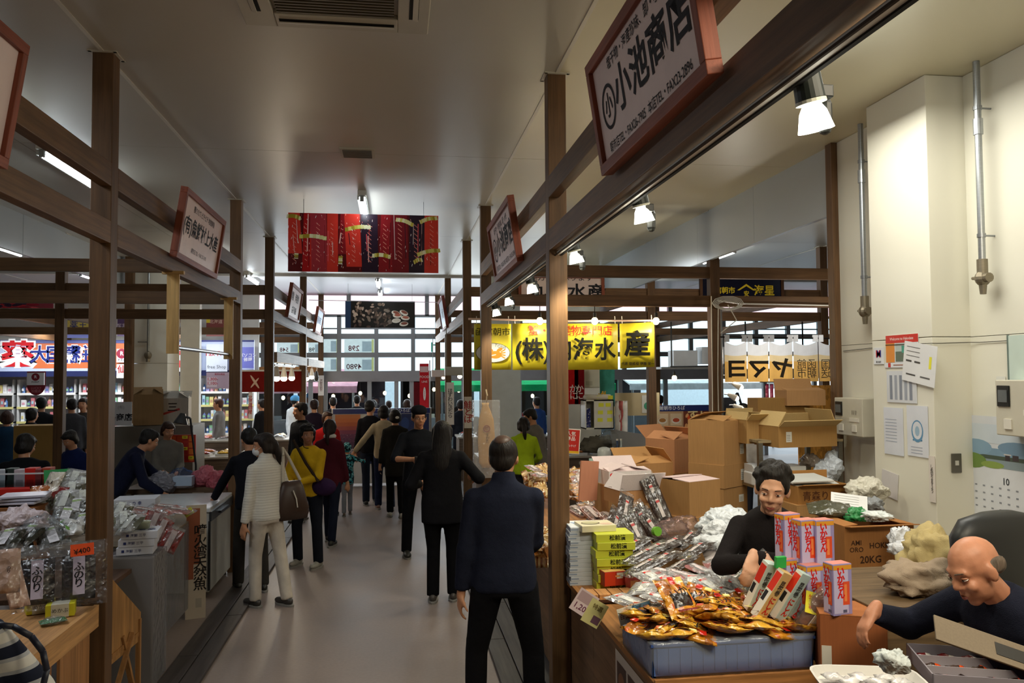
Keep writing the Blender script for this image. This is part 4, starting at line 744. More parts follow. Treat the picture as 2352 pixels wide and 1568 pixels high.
person('young man in black jacket and jeans walking away beside the beige jacket', at(851, 1050, Y=13.7).x, 13.7, .12, 1.72, '#15151a', '#1f2634', hair='short', hc='#100d0c', feet=[(-.08, -.1), (.1, .14)], det=1, head=(-.7, .1, 0))
P_ = person('woman in dark olive coat with white hair clip walking away', at(908, 1000, Y=12.4).x, 12.4, .1, 1.62, '#22201c', '#121214', hair='bob', hc='#0f0c0b', coat=.16, feet=[(-.08, .05), (.09, -.12)], shoes='#c9c6bc')
MB('#e6e4de').ell((.02, -.125, .0), (.03, .012, .022)).build('hair_clip', 'gloss', P_[0], mtx=P_[1])
# --- vendors on the spotlight side
p = at(1768, 1112, Y=3.95)
P_ = person('older woman vendor with short black curly hair in dark blouse bending over the goods', p.x+.06, 4.12, PI-.30, 1.69, '#1b1718', '#1a1a1e', hair='curly', hc='#17120f', det=2, lean=.30, hw=[at(1728, 1282, Y=3.72), at(1762, 1290, Y=3.70)], head=(-.22, .12, -.10), skin='#cb9a7c', build=1.0, curl=.75, poles=[(-1, -.2, -.5), (1, -.2, -.5)], hn=[(.6, -.3, -1), (-.6, -.3, -1)], hdir=[(.25, .7, -.6), (-.2, .7, -.6)])
p = at(2262, 1322, Y=2.62)
P_ = person('bald older man in dark navy sweater reaching his arm across the table', p.x+.37, 2.72, PI/2+.14, 1.66, '#191c2b', '#14151c', hair='bald', hc='#4a433c', det=2, lean=.60, hw=[at(2350, 1720, Y=2.6), at(2005, 1405, Y=2.98)], head=(-.10, .22, .10), skin='#bb8164', build=1.20, curl=.65, poles=[(-.6, -.2, -.9), (1, -.2, -.8)], hn=[(.1, -.3, -1), (-.2, -.6, -.6)], hdir=[None, (-.1, .62, -.62)])
p = at(2432, 1100, Y=3.9); P_ = person('person in beige coat cut by the right edge behind the black chair', p.x, 3.9, PI+.3, 1.60, '#a58e68', '#2c2c30', hair='short', hc='#17120f', det=1, hands=[(-.2, .2, .95), (.22, .24, 1.02)], poles=[(-1, -.3, -.3), (1, -.2, .1)])
MB('#1a1a1c').tube([P_[0].matrix_basis@Vector((.20, .10, 1.30)), P_[0].matrix_basis@Vector((.26, .14, 1.15)), P_[0].matrix_basis@Vector((.18, .20, 1.02))], .016, 6).build('strap', 'cloth', P_[0], mtx=P_[0].matrix_basis.inverted())
P_ = person('young woman vendor in lime green jacket with ponytail, seen from behind', g2(1203, 990, 11.0).x, 11.0, -.1, 1.55, '#a9c426', '#2a2a30', hair='pony', hc='#1d1512', det=1, lean=.1, hands=[(-.1, .34, 1.05), (.2, .34, 1.0)])
person('man in grey jacket bending beside the lime jacket vendor', g2(1240, 960, 11.4).x, 11.4, .9, 1.66, '#75706a', '#2a2a30', hair='short', hc='#14100e', det=1, lean=.22, hands=[(-.1, .40, 1.0), (.2, .36, 1.0)], head=(.5, .35, 0))
# --- drugstore side
person('man vendor in navy jumper leaning over the white counter', -3.0, 9.3, -1.25, 1.66, '#161a30', '#1b1b22', hair='short', hc='#100d0c', det=1, lean=.55, hands=[(-.02, .62, .90), (.18, .50, .88)], head=(.15, .2, 0), build=1.15)
P_ = person('woman with auburn bob in grey vest counting beside the man in navy', g2(385, 1040, 10.9).x, 10.9, PI+.35, 1.56, '#6d6a64', '#2a2a2e', hair='bob', hc='#37211a', det=1, hands=[(-.08, .34, 1.02), (.08, .34, 1.04)], head=(.25, .3, 0))
person('person in black pullover with pale collar line, back turned, left of the outer post', g2(55, 1040, 8.6).x, 8.6, .2, 1.60, '#0e0f14', '#1a1a1e', hair='bob', hc='#120d0c', det=1, lean=.1, build=1.15, head=(-.5, .3, 0), z=-.02)
person('person with dark bob in blue apron between the two near posts', g2(182, 1035, 10.4).x, 10.4, PI-.5, 1.52, '#16234e', '#1a1a22', hair='bob', hc='#1c1a18', lean=.2, head=(0, .4, 0))
BG = [(16, 968, 13.5, .3, 'bob', '#3a2620', '#16324c', 'brown haired shopper in teal jacket at the picture edge'), (95, 935, 15.2, .2, 'short', '#100d0c', '#1d1e22', 'dark haired shopper before the drugstore shelves'), (72, 960, 14.2, -.4, 'bob', '#120f0e', '#101116', 'shopper in black low before the drugstore shelves'),
      (165, 938, 15.0, .5, 'short', '#1a1310', '#3a3a3e', 'shopper with grey scarf between two outer posts'), (192, 936, 15.4, PI, 'mid', '#2a1c16', '#4a4440', 'woman facing the camera between two outer posts'), (503, 935, 17.2, PI/2, 'short', '#4a2c22', '#7a7a7c', 'brown haired shopper right of the pale slats'),
      (602, 935, 17.6, 1.0, 'short', '#181210', '#101014', 'man in black beside the red curtain')]
for px, py, Y, fa, hr, hcc, tc_, lab in BG: p = at(px, py, Y=Y); person(lab, p.x, Y, fa, (p.z+.05)/1.575*1.70 if p.z < 1.7 else 1.66, tc_, '#1a1a1e', hair=hr, hc=hcc)
P_ = person('worker in white coat and light blue cap near the glass front', g2(677, 930, 18.6).x, 18.6, -.6, 1.70, '#dfe6ea', '#dfe6ea', hair='short', hc='#15110f', coat=.2); MB('#5aa4dc').ell((0, -.01, .055), (.10, .115, .085), n=18, m=10).build('cap', 'cloth', P_[0], mtx=P_[1], smooth=True)
BH = [(722, 938, 15.6, .2, 'short', '#2a1c1c', '#251c2c', 'person in dark purple behind the man in black shirt'), (765, 930, 17.6, .1, 'short', '#0f0c0b', '#1b1d22', 'dark haired man at the near edge of the display board'), (820, 925, 18.6, .0, 'short', '#0c0a0a', '#24262c', 'black haired man behind the display board, first beyond the edge'),
      (857, 935, 18.4, .1, 'bob', '#14100f', '#1e2026', 'woman with round dark hair behind the display board'), (893, 936, 18.8, 0, 'short', '#2a201c', '#2c2a2c', 'shorter person behind the display board centre'), (935, 934, 18.2, .3, 'mid', '#33241c', '#3a2a26', 'brown haired person behind the board near the flag'), (1118, 960, 16.6, .2, 'short', '#1a1412', '#5a3a2c', 'shopper beyond the dried fish bag'),
      (1233, 930, 16.8, .4, 'short', '#14100f', '#2c4a86', 'person in blue beyond the yellow banner'), (1516, 925, 17.0, 0, 'short', '#15110f', '#4a4a52', 'head of a passer-by beyond the navy food board'), (1058, 935, 17.5, .2, 'bob', '#14100f', '#20242c', 'shopper between the vertical placards')]
for px, py, Y, fa, hr, hcc, tc_, lab in BH: p = at(px, py, Y=Y); person(lab, p.x, Y, fa, min(max((p.z+.05)/1.575*1.70, 1.45), 1.8), tc_, '#20242e', hair=hr, hc=hcc)
p = at(1700, 918, Y=10.6); person('dark haired person with a black bag bending under the shop curtain', p.x, 10.6, -.8, 1.72, '#b8b4ac', '#22242c', hair='short', hc='#0f0c0b', lean=.15, head=(0, .3, 0))
t = thing('backpack', 'black backpack carried by the person under the shop curtain', 'bag', at(1672, 950, Y=10.4)); MB('#0f1014').loft([((0, 0, -.2), .12, .09), ((0, 0, 0), .15, .11), ((0, 0, .18), .11, .08), ((0, 0, .22), .05, .04)], 14).build('pack', 'cloth', t, smooth=True); MB('#0f1014').tube([(.06, 0, .2), (.12, -.05, .28), (.2, 0, .1)], .015, 6).build('strap', 'cloth', t)
# ================================================================ builders for goods
def pillow(m, w, l, t, col, nx=8, ny=10, amp=.12, seed=0, bend=0, edge=.10, colf=None):
    """closed soft bag lying in XY: flat crimped ends, lumpy middle"""
    R = random.Random(seed); P = []; o = R.uniform(0, 50)
    for sgn in (1, -1):
        for i in range(nx+1):
            for j in range(ny+1):
                u, v = i/nx, j/ny; a = max(0, 1-abs(2*u-1)**3); b = max(0, min(1, (1-abs(2*v-1))/edge*.5)); b = b*b*(3-2*b)
                nz = noise.noise(Vector((u*3+o, v*4, sgn*2.0)))
                z = sgn*t/2*(a*b)*(1+amp*6*nz) if sgn > 0 else -t/2*(a*b)*(1+amp*2*nz)
                wx = 1-.06*b*a; P.append(((u-.5)*w*wx+nz*.01*w, (v-.5)*l, z+bend*((v-.5)**2)*l+amp*.12*w*noise.noise(Vector((u*2.3+o, v*2.9, 9)))))
    N = (nx+1)*(ny+1); st = ny+1
    for i in range(nx):
        for j in range(ny):
            k = i*st+j; cc = colf(i/nx, j/ny) if colf else col; m.add([P[k], P[k+st], P[k+st+1], P[k+1]], [(0, 1, 2, 3)], cc)
            m.add([P[N+k], P[N+k+1], P[N+k+st+1], P[N+k+st]], [(0, 1, 2, 3)], col)
    return m
def weld(o):
    w = o.modifiers.new('w', 'WELD'); w.merge_threshold = .0004; return o
def mt(p, rx=0, ry=0, rz=0): return Matrix.Translation(Vector(p))@eul(rx, ry, rz)
def film_pack(w, l, t, content, label_txt, lab, label_col='#efe9e4', tx='#1c1c22', name='film_pack', cat='package', seed=0, milk=.1, tray=None, group=None, film=True, stripe=None):
    t_ = thing(name, lab, cat, group=group)
    if tray: 
        m = MB(tray); m.loft([((0, 0, -t*.5), w*.42, l*.40), ((0, 0, t*.3), w*.48, l*.45), ((0, 0, t*.3), w*.44, l*.42), ((0, 0, -t*.2), w*.40, l*.38)], 24, tray, e=.45); m.build('tray', 'satin', t_)
    m = MB(content); R = random.Random(seed)
    for k in range(5): pillow(m, w*R.uniform(.38, .5), l*R.uniform(.68, .82), t*R.uniform(.5, .9), sh(content, R.uniform(.6, 1.5)), 4, 6, .2, seed*7+k); m.v[-(4*2*24):] = [(x+(k-2)*w*.15, y+R.uniform(-.0, .0), z) for x, y, z in m.v[-(4*2*24):]]
    m.build('contents', 'foil', t_)
    if label_txt is not None:
        lw, ll = (w*.11, l*.22) if name == 'film_pack' and tray is None and label_txt == '' and seed in (11, 71) else (w*.16, l*.36); L = MB(label_col); L.rect(-lw, -ll, lw, ll, t*.62, label_col)
        if stripe: L.rect(-lw, ll*.6, lw, ll*.85, t*.62+.0006, stripe)
        L.build('label', 'satin', t_)
        if label_txt: text(label_txt, w*.21, tx, t_, 0, 0, t*.62+.0015, vert=True, bold=.01)
    if film: weld(pillow(MB('#eef0f2'), w, l, t*1.3, '#eef0f2', 7, 9, .16, seed, edge=.16).build('clear_film', 'film', t_, smooth=True, milk=milk))
    return t_
def foil_pouch(w, l, t, col, lab, arts=(), name='foil_pouch', cat='package', seed=0, bend=0, group=None, colf=None, txt=None, txc='#1c120c', ts=.3, mat='foil', vert=False):
    t_ = thing(name, lab, cat, group=group); weld(pillow(MB(col), w, l, t, col, 9, 9, .22, seed, bend, .12, colf).build('pouch', mat, t_, smooth=True))
    if txt: text(txt, w*ts, txc, t_, 0, 0, t*.75, bold=.012, vert=vert)
    return t_
def box_pack(w, d, h, col, lab, name='gift_box', cat='box', group=None, faces=(), mat='satin', topcol=None, bev=.002):
    """faces: (side, text, size, colour, x, z, bold); side f,l,r,t"""
    t_ = thing(name, lab, cat, group=group); m = MB(col); m.box(0, 0, h/2, w, d, h)
    if topcol: m.c[1] = c(topcol)
    m.build('carton_body', mat, t_, bev=bev)
    for f in faces: face_text(t_, w, d, h, *f)
    return t_
def face_mtx(side, w, d, h):
    return {'f': basis((1, 0, 0), (0, 0, 1), (0, -d/2-.001, h/2)), 'l': basis((0, -1, 0), (0, 0, 1), (-w/2-.001, 0, h/2)), 'r': basis((0, 1, 0), (0, 0, 1), (w/2+.001, 0, h/2)), 't': basis((1, 0, 0), (0, 1, 0), (0, 0, h+.001))}[side]
def face_text(t_, w, d, h, side, s, sz, cc, x=0, z=0, bold=.01, vert=False, ang=0, sx=1): text(s, sz, cc, t_, x, z, .0008, ang=ang, bold=bold, vert=vert, mtx=face_mtx(side, w, d, h), sx=sx)
def face_art(t_, w, d, h, side, rects, name='print', mat='satin'):
    m = MB()
    for r in rects:
        if len(r) == 5: m.rect(r[0], r[1], r[2], r[3], 0, r[4])
        else: m.disc(r[0], r[1], r[2], r[3], .0002, r[4])
    return m.build(name, mat, t_, mtx=face_mtx(side, w, d, h))
CARD = '#a87f50'
def carton(p, w, d, h, rz, lab, col=CARD, flaps=(.9, .9, .3, .3), open_=True, tape=True, stickers=(), inner='#3a2a1c', txt=(), mtx=None, cat='carton', flapcol=None, fl=.5):
    """cardboard box standing on p; flaps: opening angles (front, back, left, right), 0 closed flat, 1.57 upright, more leans out"""
    t_ = thing('cardboard_box', lab, cat, p, rz); th = .006; m = MB(col)
    for x0, y0, x1, y1 in ((-w/2, -d/2, w/2, -d/2+th), (-w/2, d/2-th, w/2, d/2), (-w/2, -d/2+th, -w/2+th, d/2-th), (w/2-th, -d/2+th, w/2, d/2-th)): m.b2(x0, y0, 0, x1, y1, h)
    m.b2(-w/2+th, -d/2+th, 0, w/2-th, d/2-th, th); m.build('box_walls', 'card', t_)
    for k, (hx, hy, L, W_, rzz) in enumerate(((0, -d/2, d*fl, w, 0), (0, d/2, d*fl, w, PI), (-w/2, 0, w*min(fl, .4), d, -PI/2), (w/2, 0, w*min(fl, .4), d, PI/2))):
        a = flaps[k]
        if a is None: continue
        fm = Matrix.Translation((hx, hy, h))@Matrix.Rotation(rzz, 4, 'Z')@Matrix.Rotation(a, 4, 'X'); MB(flapcol or sh(col, 1.12)).b2(-W_/2+.003, 0, -.002, W_/2-.003, L-.002, .003).build('flap', 'card', t_, mtx=fm)
    for side, x, z, sw, shh in stickers: face_art(t_, w, d, h, side, [(x-sw/2, z-shh/2, x+sw/2, z+shh/2, '#d9d8d0')]+[(x-sw*.4, z-shh*.35+i*shh*.16, x+sw*.25, z-shh*.30+i*shh*.16, '#77736c') for i in range(4)], 'sticker')
    for f in txt: face_text(t_, w, d, h, *f)
    return t_
def crumple(p, rx, ry, rz_, col, lab, seed=0, mat='satin', name='plastic_bag', cat='bag', n=26, rough=.35, sub=5, rot=0, **mk):
    R = random.Random(seed); t_ = thing(name, lab, cat, p, rot); m = MB(col); n = int(n*1.5); m.ell((0, 0, 0), (rx, ry, rz_), n=n, m=n//2); o = R.uniform(0, 90); V = []; cl_ = mat == 'cloth'
    for v in m.v:
        q = Vector(v); f = 1+rough*(noise.noise(Vector((q.x/rx*1.3+o, q.y/ry*1.3, q.z/rz_*1.1)))+.55*abs(noise.noise(Vector((q.x/rx*3.1+o, q.y/ry*3.1, q.z/rz_*2.5))))*2-.3); g3 = noise.noise(Vector((q.x/rx*2.6+o, q.y/ry*3.2+7, q.z/rz_*2.8))); f *= 1+(.13 if cl_ else .12)*(1-3*abs(g3))+.03*noise.noise(Vector((q.x/rx*6, q.y/ry*6+o, q.z/rz_*6))); V.append((q.x*f, q.y*f, max(q.z*f, -rz_*.75)))
    m.v = V; m.build('crumpled_sheet', 'bag' if mat == 'satin' else mat, t_, smooth=True, **mk); return t_
# ================================================================ right hand stall: tables, goods
T1 = thing('display_table', 'long low sales table edged in orange wood on the spotlight side', 'table', (0, 0, 0))
MB('#a5713f').b2(1.09, 3.36, .79, 2.08, 3.86, .82).build('tabletop', 'woody', T1, bev=.003); MB('#a5713f').b2(1.09, 3.86, .79, 1.72, 9.1, .82).build('tabletop', 'woody', T1, bev=.003)
for i in range(5): y0 = 3.38+i*1.144; MB('#856548').b2(1.115, y0+.002, .04, 1.13, y0+1.142, .785).build('front_panel', 'woody', T1)
MB('#b27a45').b2(1.09, 3.345, .70, 2.08, 3.36, .835).build('edge_board', 'woodx', T1)
for x, y in ((1.16, 3.42), (2.02, 3.42), (1.66, 6.2), (1.16, 9.0), (1.66, 9.0)): MB('#7d5431').b2(x-.025, y-.025, 0, x+.025, y+.025, .79).build('leg', 'woodz', T1)
t = thing('photo_strip', 'strip of small dish photos taped to the table front', 'poster', mtx=basis((0, -1, 0), (0, 0, 1), (1.112, 3.75, .48))); m = MB('#cfc6bc'); m.rect(-.3, -.25, .3, .26, 0)
R = random.Random(2)
for i in range(3):
    for j in range(2): x, y = -.19+i*.19, -.1+j*.22; m.rect(x-.08, y-.09, x+.08, y+.09, .001, '#4a3026'); m.disc(x, y, .055, .05, .0015, R.choice(['#8a5a3a', '#b8a890', '#a04a30']))
m.build('sheet', 'satin', t)
# blue crate wrapped in film, full of squid pouches
cr = thing('blue_crate', 'wide blue crate wrapped in clear film at the table corner', 'crate', (1.47, 3.64, .82))
m = MB('#4c6fb4'); W3, D3, H3 = .74, .46, .145
for x0, y0, x1, y1 in ((-W3/2, -D3/2, W3/2, -D3/2+.008), (-W3/2, D3/2-.008, W3/2, D3/2), (-W3/2, -D3/2, -W3/2+.008, D3/2), (W3/2-.008, -D3/2, W3/2, D3/2)): m.b2(x0, y0, 0, x1, y1, H3)
m.b2(-W3/2, -D3/2, 0, W3/2, D3/2, .01)
for k in range(14): m.b2(-W3/2+.02+k*.052, -D3/2-.004, .02, -W3/2+.026+k*.052, -D3/2, H3-.02)
m.build('crate_shell', 'satin', cr, bev=.003); MB('#3a5aa0').b2(-W3/2-.008, -D3/2-.008, H3-.012, W3/2+.008, -D3/2+.004, H3).b2(-W3/2-.008, -D3/2, H3-.012, -W3/2+.004, D3/2, H3).b2(W3/2-.004, -D3/2, H3-.012, W3/2+.008, D3/2, H3).b2(-W3/2, D3/2-.004, H3-.012, W3/2, D3/2+.008, H3).build('rim', 'satin', cr)
m = MB('#c9d3e6'); m.loft([((0, 0, .0), .378, .238), ((0, 0, .07), .384, .243), ((0, 0, .135), .388, .248), ((0, 0, .155), .392, .250)], 28, '#dfe6f0', e=.14); fw_ = m.build('film_wrap', 'wrap', cr, smooth=True, milk=.22, sc=9)
def squid_col(u, v):
    if .22 < u < .8 and .14 < v < .52: return '#24140e'
    if v > .55 and .1 < u < .3: return '#a8642a'
    if v < .1 or v > .9: return '#e8b23a'
    return '#d8922a' if (u*7+v*5) % 1 < .85 else '#c8602a'
SQ = []
for s in range(4):
    t_ = foil_pouch(.16, .21, .030, '#b8852a', 'orange printed squid snack pouch with dark window heaped in the blue crate', seed=s, bend=[.25, -.2, .1, .35][s], group='squid snack pouches in the blue crate', colf=squid_col)
    m = MB(); m.rect(-.03, .045, .0, .085, .034, '#c8261c'); m.rect(.012, .05, .045, .08, .034, '#e8d070'); m.rect(-.055, -.09, .05, -.08, .03, '#7a1c10'); m.build('print', 'foil', t_); text('いか', .052, '#1a0f08', t_, -.005, .0, .034, bold=.02, ang=.2); SQ.append(t_)
R = random.Random(21); k = 0
for row in range(4):
    for i in range(8):
        x = 1.15+i*.090+R.uniform(-.02, .02); y = 3.48+row*.080; z = .960+row*.016+.030*math.sin(i/7*PI)+R.uniform(0, .02)
        mm = mt((x, y, z), -.30+row*.14+R.uniform(-.22, .22), R.uniform(-.35, .35), R.uniform(-.6, .6)+(PI if R.random() < .3 else 0))
        if k < 4: SQ[k].matrix_basis = mm
        else: dup(SQ[k % 4], mtx=mm)
        k += 1
for p, rz, w in (((1740, 1405), -.5, 'standing tilted at the crate corner by the konbu boxes'), ((1555, 1370), .3, 'lying on top of the heap')):
    q = at(p[0], p[1], Y=3.62); dup(SQ[1], mtx=mt(q, .75, 0, rz), label='orange printed squid pouch '+w, group='')
# tags hanging over the table edge
def tag_card(px, py, Y, w, h, col, lines, lab, ang=0, art=(), X=None, m_=None, cat='price tag'):
    q = at(px, py, Y=Y) if X is None else at(px, py, X=X); t_ = thing('price_card', lab, cat, mtx=(m_ or FRONT)(q)@Matrix.Rotation(ang, 4, 'Z')); MB(col).b2(-w/2, -h/2, -.002, w/2, h/2, 0).build('card', 'satin', t_)
    if art: m = MB(); [m.rect(*a[:4], .0006, a[4]) for a in art]; m.build('print', 'satin', t_)
    for s, sz, cc, x, y in lines: text(s, sz, cc, t_, x, y, .0012, bold=.01)
    return t_
tag_card(1342, 1385, 4.35, .12, .13, '#dcc8cc', [('1,200', .045, '#6a2a4a', 0, -.03)], 'pink price card 1,200 hanging at the table edge', ang=-.6, art=[(-.05, .0, .05, .055, '#b49aa0')])
tag_card(1366, 1408, 4.15, .10, .13, '#cfc88a', [('特選', .03, '#6a5a2a', 0, .03)], 'pale yellow card in a clear sleeve beside the pink price card', ang=-.55, art=[(-.0, -.05, .045, -.01, '#6a4a5a')])
tag_card(1460, 1408, 3.75, .17, .085, '#dfe0d4', [('日高', .025, '#a04a3a', -.055, .0)], 'white card with a blue photo of kelp drying on the beach', ang=.25, art=[(-.01, -.035, .08, .038, '#5a92b8'), (-.0, -.02, .03, .02, '#c9dce8'), (.04, -.03, .07, .0, '#2a5a8a'), (-.02, -.035, .02, -.02, '#c8503c')])
tag_card(1878, 1388, 3.42, .11, .10, '#f2e62a', [('特価', .034, '#d86a1c', -.01, .018), ('¥1500', .032, '#d86a1c', .0, -.022)], 'bright yellow handwritten price card on the brown wrapped pack', ang=-.35, m_=lambda q: basis((1, 0, 0), (0, .5, .86), q))
# yellow box stack and pale blue box stack
Yb = []
for k in range(7):
    x = 1.335+.004*(k % 3)-.012*(k == 4); y = 4.93-.012*(k % 2)
    t_ = box_pack(.235, .20, .047, '#c9cf3c', 'yellow pickle box %s of the yellow stack, black brush lettering' % ['at the bottom', 'second from the bottom', 'third from the bottom', 'in the middle', 'third from the top', 'second from the top', 'on top'][k], 'gift_box', faces=[('f', '松前漬', .034, '#1c1c14', .015, 0, .02)])
    t_.matrix_basis = mt((x, y, .82+k*.048), 0, 0, .12*math.sin(k*2.1)*.3-.03)
q = thing('gift_box', 'pickle box with a bowl photo lying on the yellow stack', 'box', mtx=mt((1.25, 5.0, .82+7*.048), 0, 0, .05)); MB('#ddd5b4').b2(-.11, -.09, 0, .11, .09, .04).build('carton_body', 'satin', q, bev=.002); m = MB(); m.disc(-.03, 0, .06, .05, .041, '#5a5440'); m.disc(-.03, .005, .052, .04, .0415, '#b8b48a'); m.disc(.06, -.04, .04, .03, .041, '#d8b8a0'); m.build('print', 'satin', q)
for k in range(13):
    t_ = box_pack(.20, .24, .027, '#c4ccd6', 'thin pale blue and white box in the tall stack at the post' if k < 12 else 'blue patterned box topping the tall pale stack at the post', 'gift_box', group='thin boxes in the tall stack' if k < 12 else None); MB('#8fa0b8').b2(-.1005, -.1205, .010, -.05, -.1202, .018).b2(-.1005, -.1, .008, -.1003, .08, .019).build('print', 'satin', t_)
    t_.matrix_basis = mt((1.185+.004*math.sin(k*1.7), 5.08, .82+k*.0275), 0, 0, -.06+.03*math.sin(k*2.3))
    if k == 12:
        m = MB('#e6ecf2'); m.rect(-.098, -.118, .098, .118, .028)
        for a_, b_ in ((-.05, .03), (.0, -.02), (.05, .05), (.03, -.07)): m.disc(a_, b_, .035, .008, .0285, '#4a86c8', ang=a_*20)
        m.build('label', 'satin', t_)
# small orange box, red jar, wooden tub
t_ = box_pack(.14, .11, .085, '#b8321c', 'small red and orange fruit-print box in front of the yellow stack', faces=[]); t_.matrix_basis = mt(at(1405, 1340, Z=.86), 0, 0, .15); face_art(t_, .14, .11, .085, 't', [(-.068, -.053, .068, .053, '#caa25a'), (-.0, .0, .068, .053, '#e2451c'), (-.02, -.02, .05, .03, '#f2c070')]); face_art(t_, .14, .11, .085, 'f', [(-.068, -.04, .0, .04, '#d8401c'), (.01, 0, .05, .035, '#e0d6c4'), (.0, .01, .03, .02, '#e89a50')])
q = at(1453, 1352, Z=.86); t_ = thing('jar', 'dark pink lidded glass jar beside the small orange box', 'jar', q); MB('#b04a44').lathe([(.028, 0), (.042, .01), (.045, .05), (.040, .075), (.030, .088)], 22).build('glass_body', 'gloss', t_, smooth=True); MB('#a83a48').lathe([(.034, .088), (.036, .092), (.036, .108), (.031, .114)], 22).build('lid', 'satin', t_); MB('#d08a5a').b2(-.025, -.047, .015, .02, -.044, .06).build('label', 'satin', t_)
q = at(1400, 1372, Z=.84); t_ = thing('wooden_tub', 'low wooden crate with rounded front under the jar', 'crate', q)
m = MB('#c98f58')
for i in range(4): m.b2(-.15+i*.075, -.06, 0, -.08+i*.075, .07, .035)
m.build('slat_boards', 'woody', t_, bev=.002); MB('#4a2c1c').b2(-.155, -.065, -.01, .155, .075, .006).build('frame', 'woodx', t_)
# tall purple snack boxes and teal konbu boxes
def snack(x, y, z, rz, lab):
    w, d, h = .096, .066, .218; t_ = thing('snack_box', lab, 'box', (x, y, z), rz); m = MB('#9a90c4'); m.box(0, 0, h/2, w, d, h); m.build('carton_body', 'satin', t_, bev=.002)
    for s_, ww in (('f', w), ('l', d)):
        face_art(t_, w, d, h, s_, [(-ww/2+.002, .085, ww/2-.002, .104, '#e09a2a'), (-ww/2+.003, -.1, ww/2-.02, .084, '#c4bce0'), (.0, -.065, ww*.36, .034, '#e2512a'), (.008, -.05, ww*.22, .022, '#f08a4a'), (-.0, -.098, .02, -.085, '#5a5a7a')])
        face_text(t_, w, d, h, s_, 'いかちん', .040, '#d21c1c', -ww*.1, .028, .04, True)
    face_art(t_, w, d, h, 't', [(-w/2+.003, -d/2+.003, w/2-.003, d/2-.003, '#d98a80')])
    return t_
q = at(1962, 1475, Y=3.32); sb = thing('cardboard_box', 'reddish brown carton under the reaching hand', 'carton', (q.x, 3.36, .83), -.38)
MB('#9a5a34').box(0, 0, .13, .27, .24, .26).build('box_walls', 'card', sb, bev=.003); MB('#a8683c').box(0, 0, .262, .272, .242, .004).build('flap', 'card', sb); MB('#d9d4c8').b2(-.13, -.1215, .02, -.09, -.12, .13).build('sticker', 'satin', sb)
sx = [(1810, 1285, 3.62, .25, 'rearmost on the left'), (1850, 1300, 3.56, .2, 'second, grey photo on its side'), (1887, 1300, 3.55, .1, 'third, standing highest on the right'), (1925, 1408, 3.30, .15, 'in front, standing lowest beside the hand')]
bs = MB('#6a5040'); bt = thing('riser_box', 'plain carton the tall purple snack boxes stand on', 'carton', (0, 0, 0)); g = at(1850, 1300, Y=3.55); bs.b2(g.x-.13, 3.52, .82, g.x+.12, 3.72, g.z-.12).build('box_walls', 'card', bt)
for px, py, Y, rz, w in sx:
    g = at(px, py, Y=Y); snack(g.x, Y, g.z, rz, 'tall purple squid snack box with red lettering, '+w)
for px, py, Y in ((1815, 1330, 3.58), (1862, 1345, 3.50)):
    g = at(px, py, Y=Y); snack(g.x, Y, g.z-.12, .2, 'tall purple snack box in the lower layer, %s' % ('behind the teal boxes' if px < 1850 else 'beside the brown pack'))
t_ = thing('green_card', 'small bright green box edge between snack boxes', 'box', mtx=mt(at(1790, 1288, Y=3.5), .1, 0, .1)); MB('#2aa84a').b2(-.02, -.01, -.03, .03, .01, .02).build('carton_body', 'satin', t_)
def konbu(px, py, Y, rz, tilt, col, lab):
    g = at(px, py, Y=Y); w, d, h = .055, .045, .25; t_ = thing('kelp_box', lab, 'box', mtx=mt(g, .35, tilt, rz)@Matrix.Translation((0, 0, -h/2))); m = MB(col); m.box(0, 0, h/2, w, d, h); m.build('carton_body', 'satin', t_, bev=.002)
    face_art(t_, w, d, h, 'l', [(-.021, -.122, .021, .122, '#e4e2d8'), (-.020, .02, .020, .11, '#d8321c'), (-.018, -.04, .004, .01, '#222222')]); face_text(t_, w, d, h, 'f', 'にしん', .036, '#cc2a1c', 0, -.05, .03, True); face_text(t_, w, d, h, 'f', '昆布巻', .030, '#2a2a2a', 0, .045, .01, True); return t_
for a_ in ((1745, 1345, 3.58, .25, .25, '#c4d6d2', 'pale teal herring kelp roll box, leftmost of the leaning row'), (1785, 1330, 3.66, .2, .25, '#bcd2ce', 'pale teal kelp box peeking out behind the leaning row'), (1772, 1365, 3.50, .3, .42, '#d8b87a', 'tan kelp roll box among the teal ones'), (1815, 1368, 3.48, .3, .40, '#b8d0cc', 'pale teal kelp box right of the tan one'), (1842, 1370, 3.52, .3, .40, '#b0cac6', 'pale teal kelp box rightmost of the leaning row')): konbu(*a_)
q = at(1873, 1405, Y=3.44); t_ = thing('wrapped_roll', 'brown wrapped smoked pack with white label beside the teal boxes', 'package', mtx=mt(q, .4, .45, .2)); MB('#7a4226').loft([((0, 0, -.13), .02, .02), ((0, 0, -.10), .05, .04), ((0, 0, .06), .052, .04), ((0, 0, .12), .03, .02)], 16).build('contents', 'foil', t_, smooth=True); MB('#e4ddd0').b2(-.03, -.044, -.10, .012, -.040, .0).build('label', 'satin', t_); MB('#e8e8e8').loft([((0, 0, -.14), .03, .03), ((0, 0, -.10), .058, .048), ((0, 0, .08), .06, .046), ((0, 0, .20), .03, .01)], 16).build('clear_film', 'film', t_, smooth=True)
q = at(1733, 1312, Y=3.72); t_ = film_pack(.10, .26, .02, '#4a4a34', '昆布', 'flat olive kelp pack with pale label held by the older woman', '#b0a06a', seed=3); t_.matrix_basis = basis((.55, -.45, -.6), (.75, .3, .45), q)
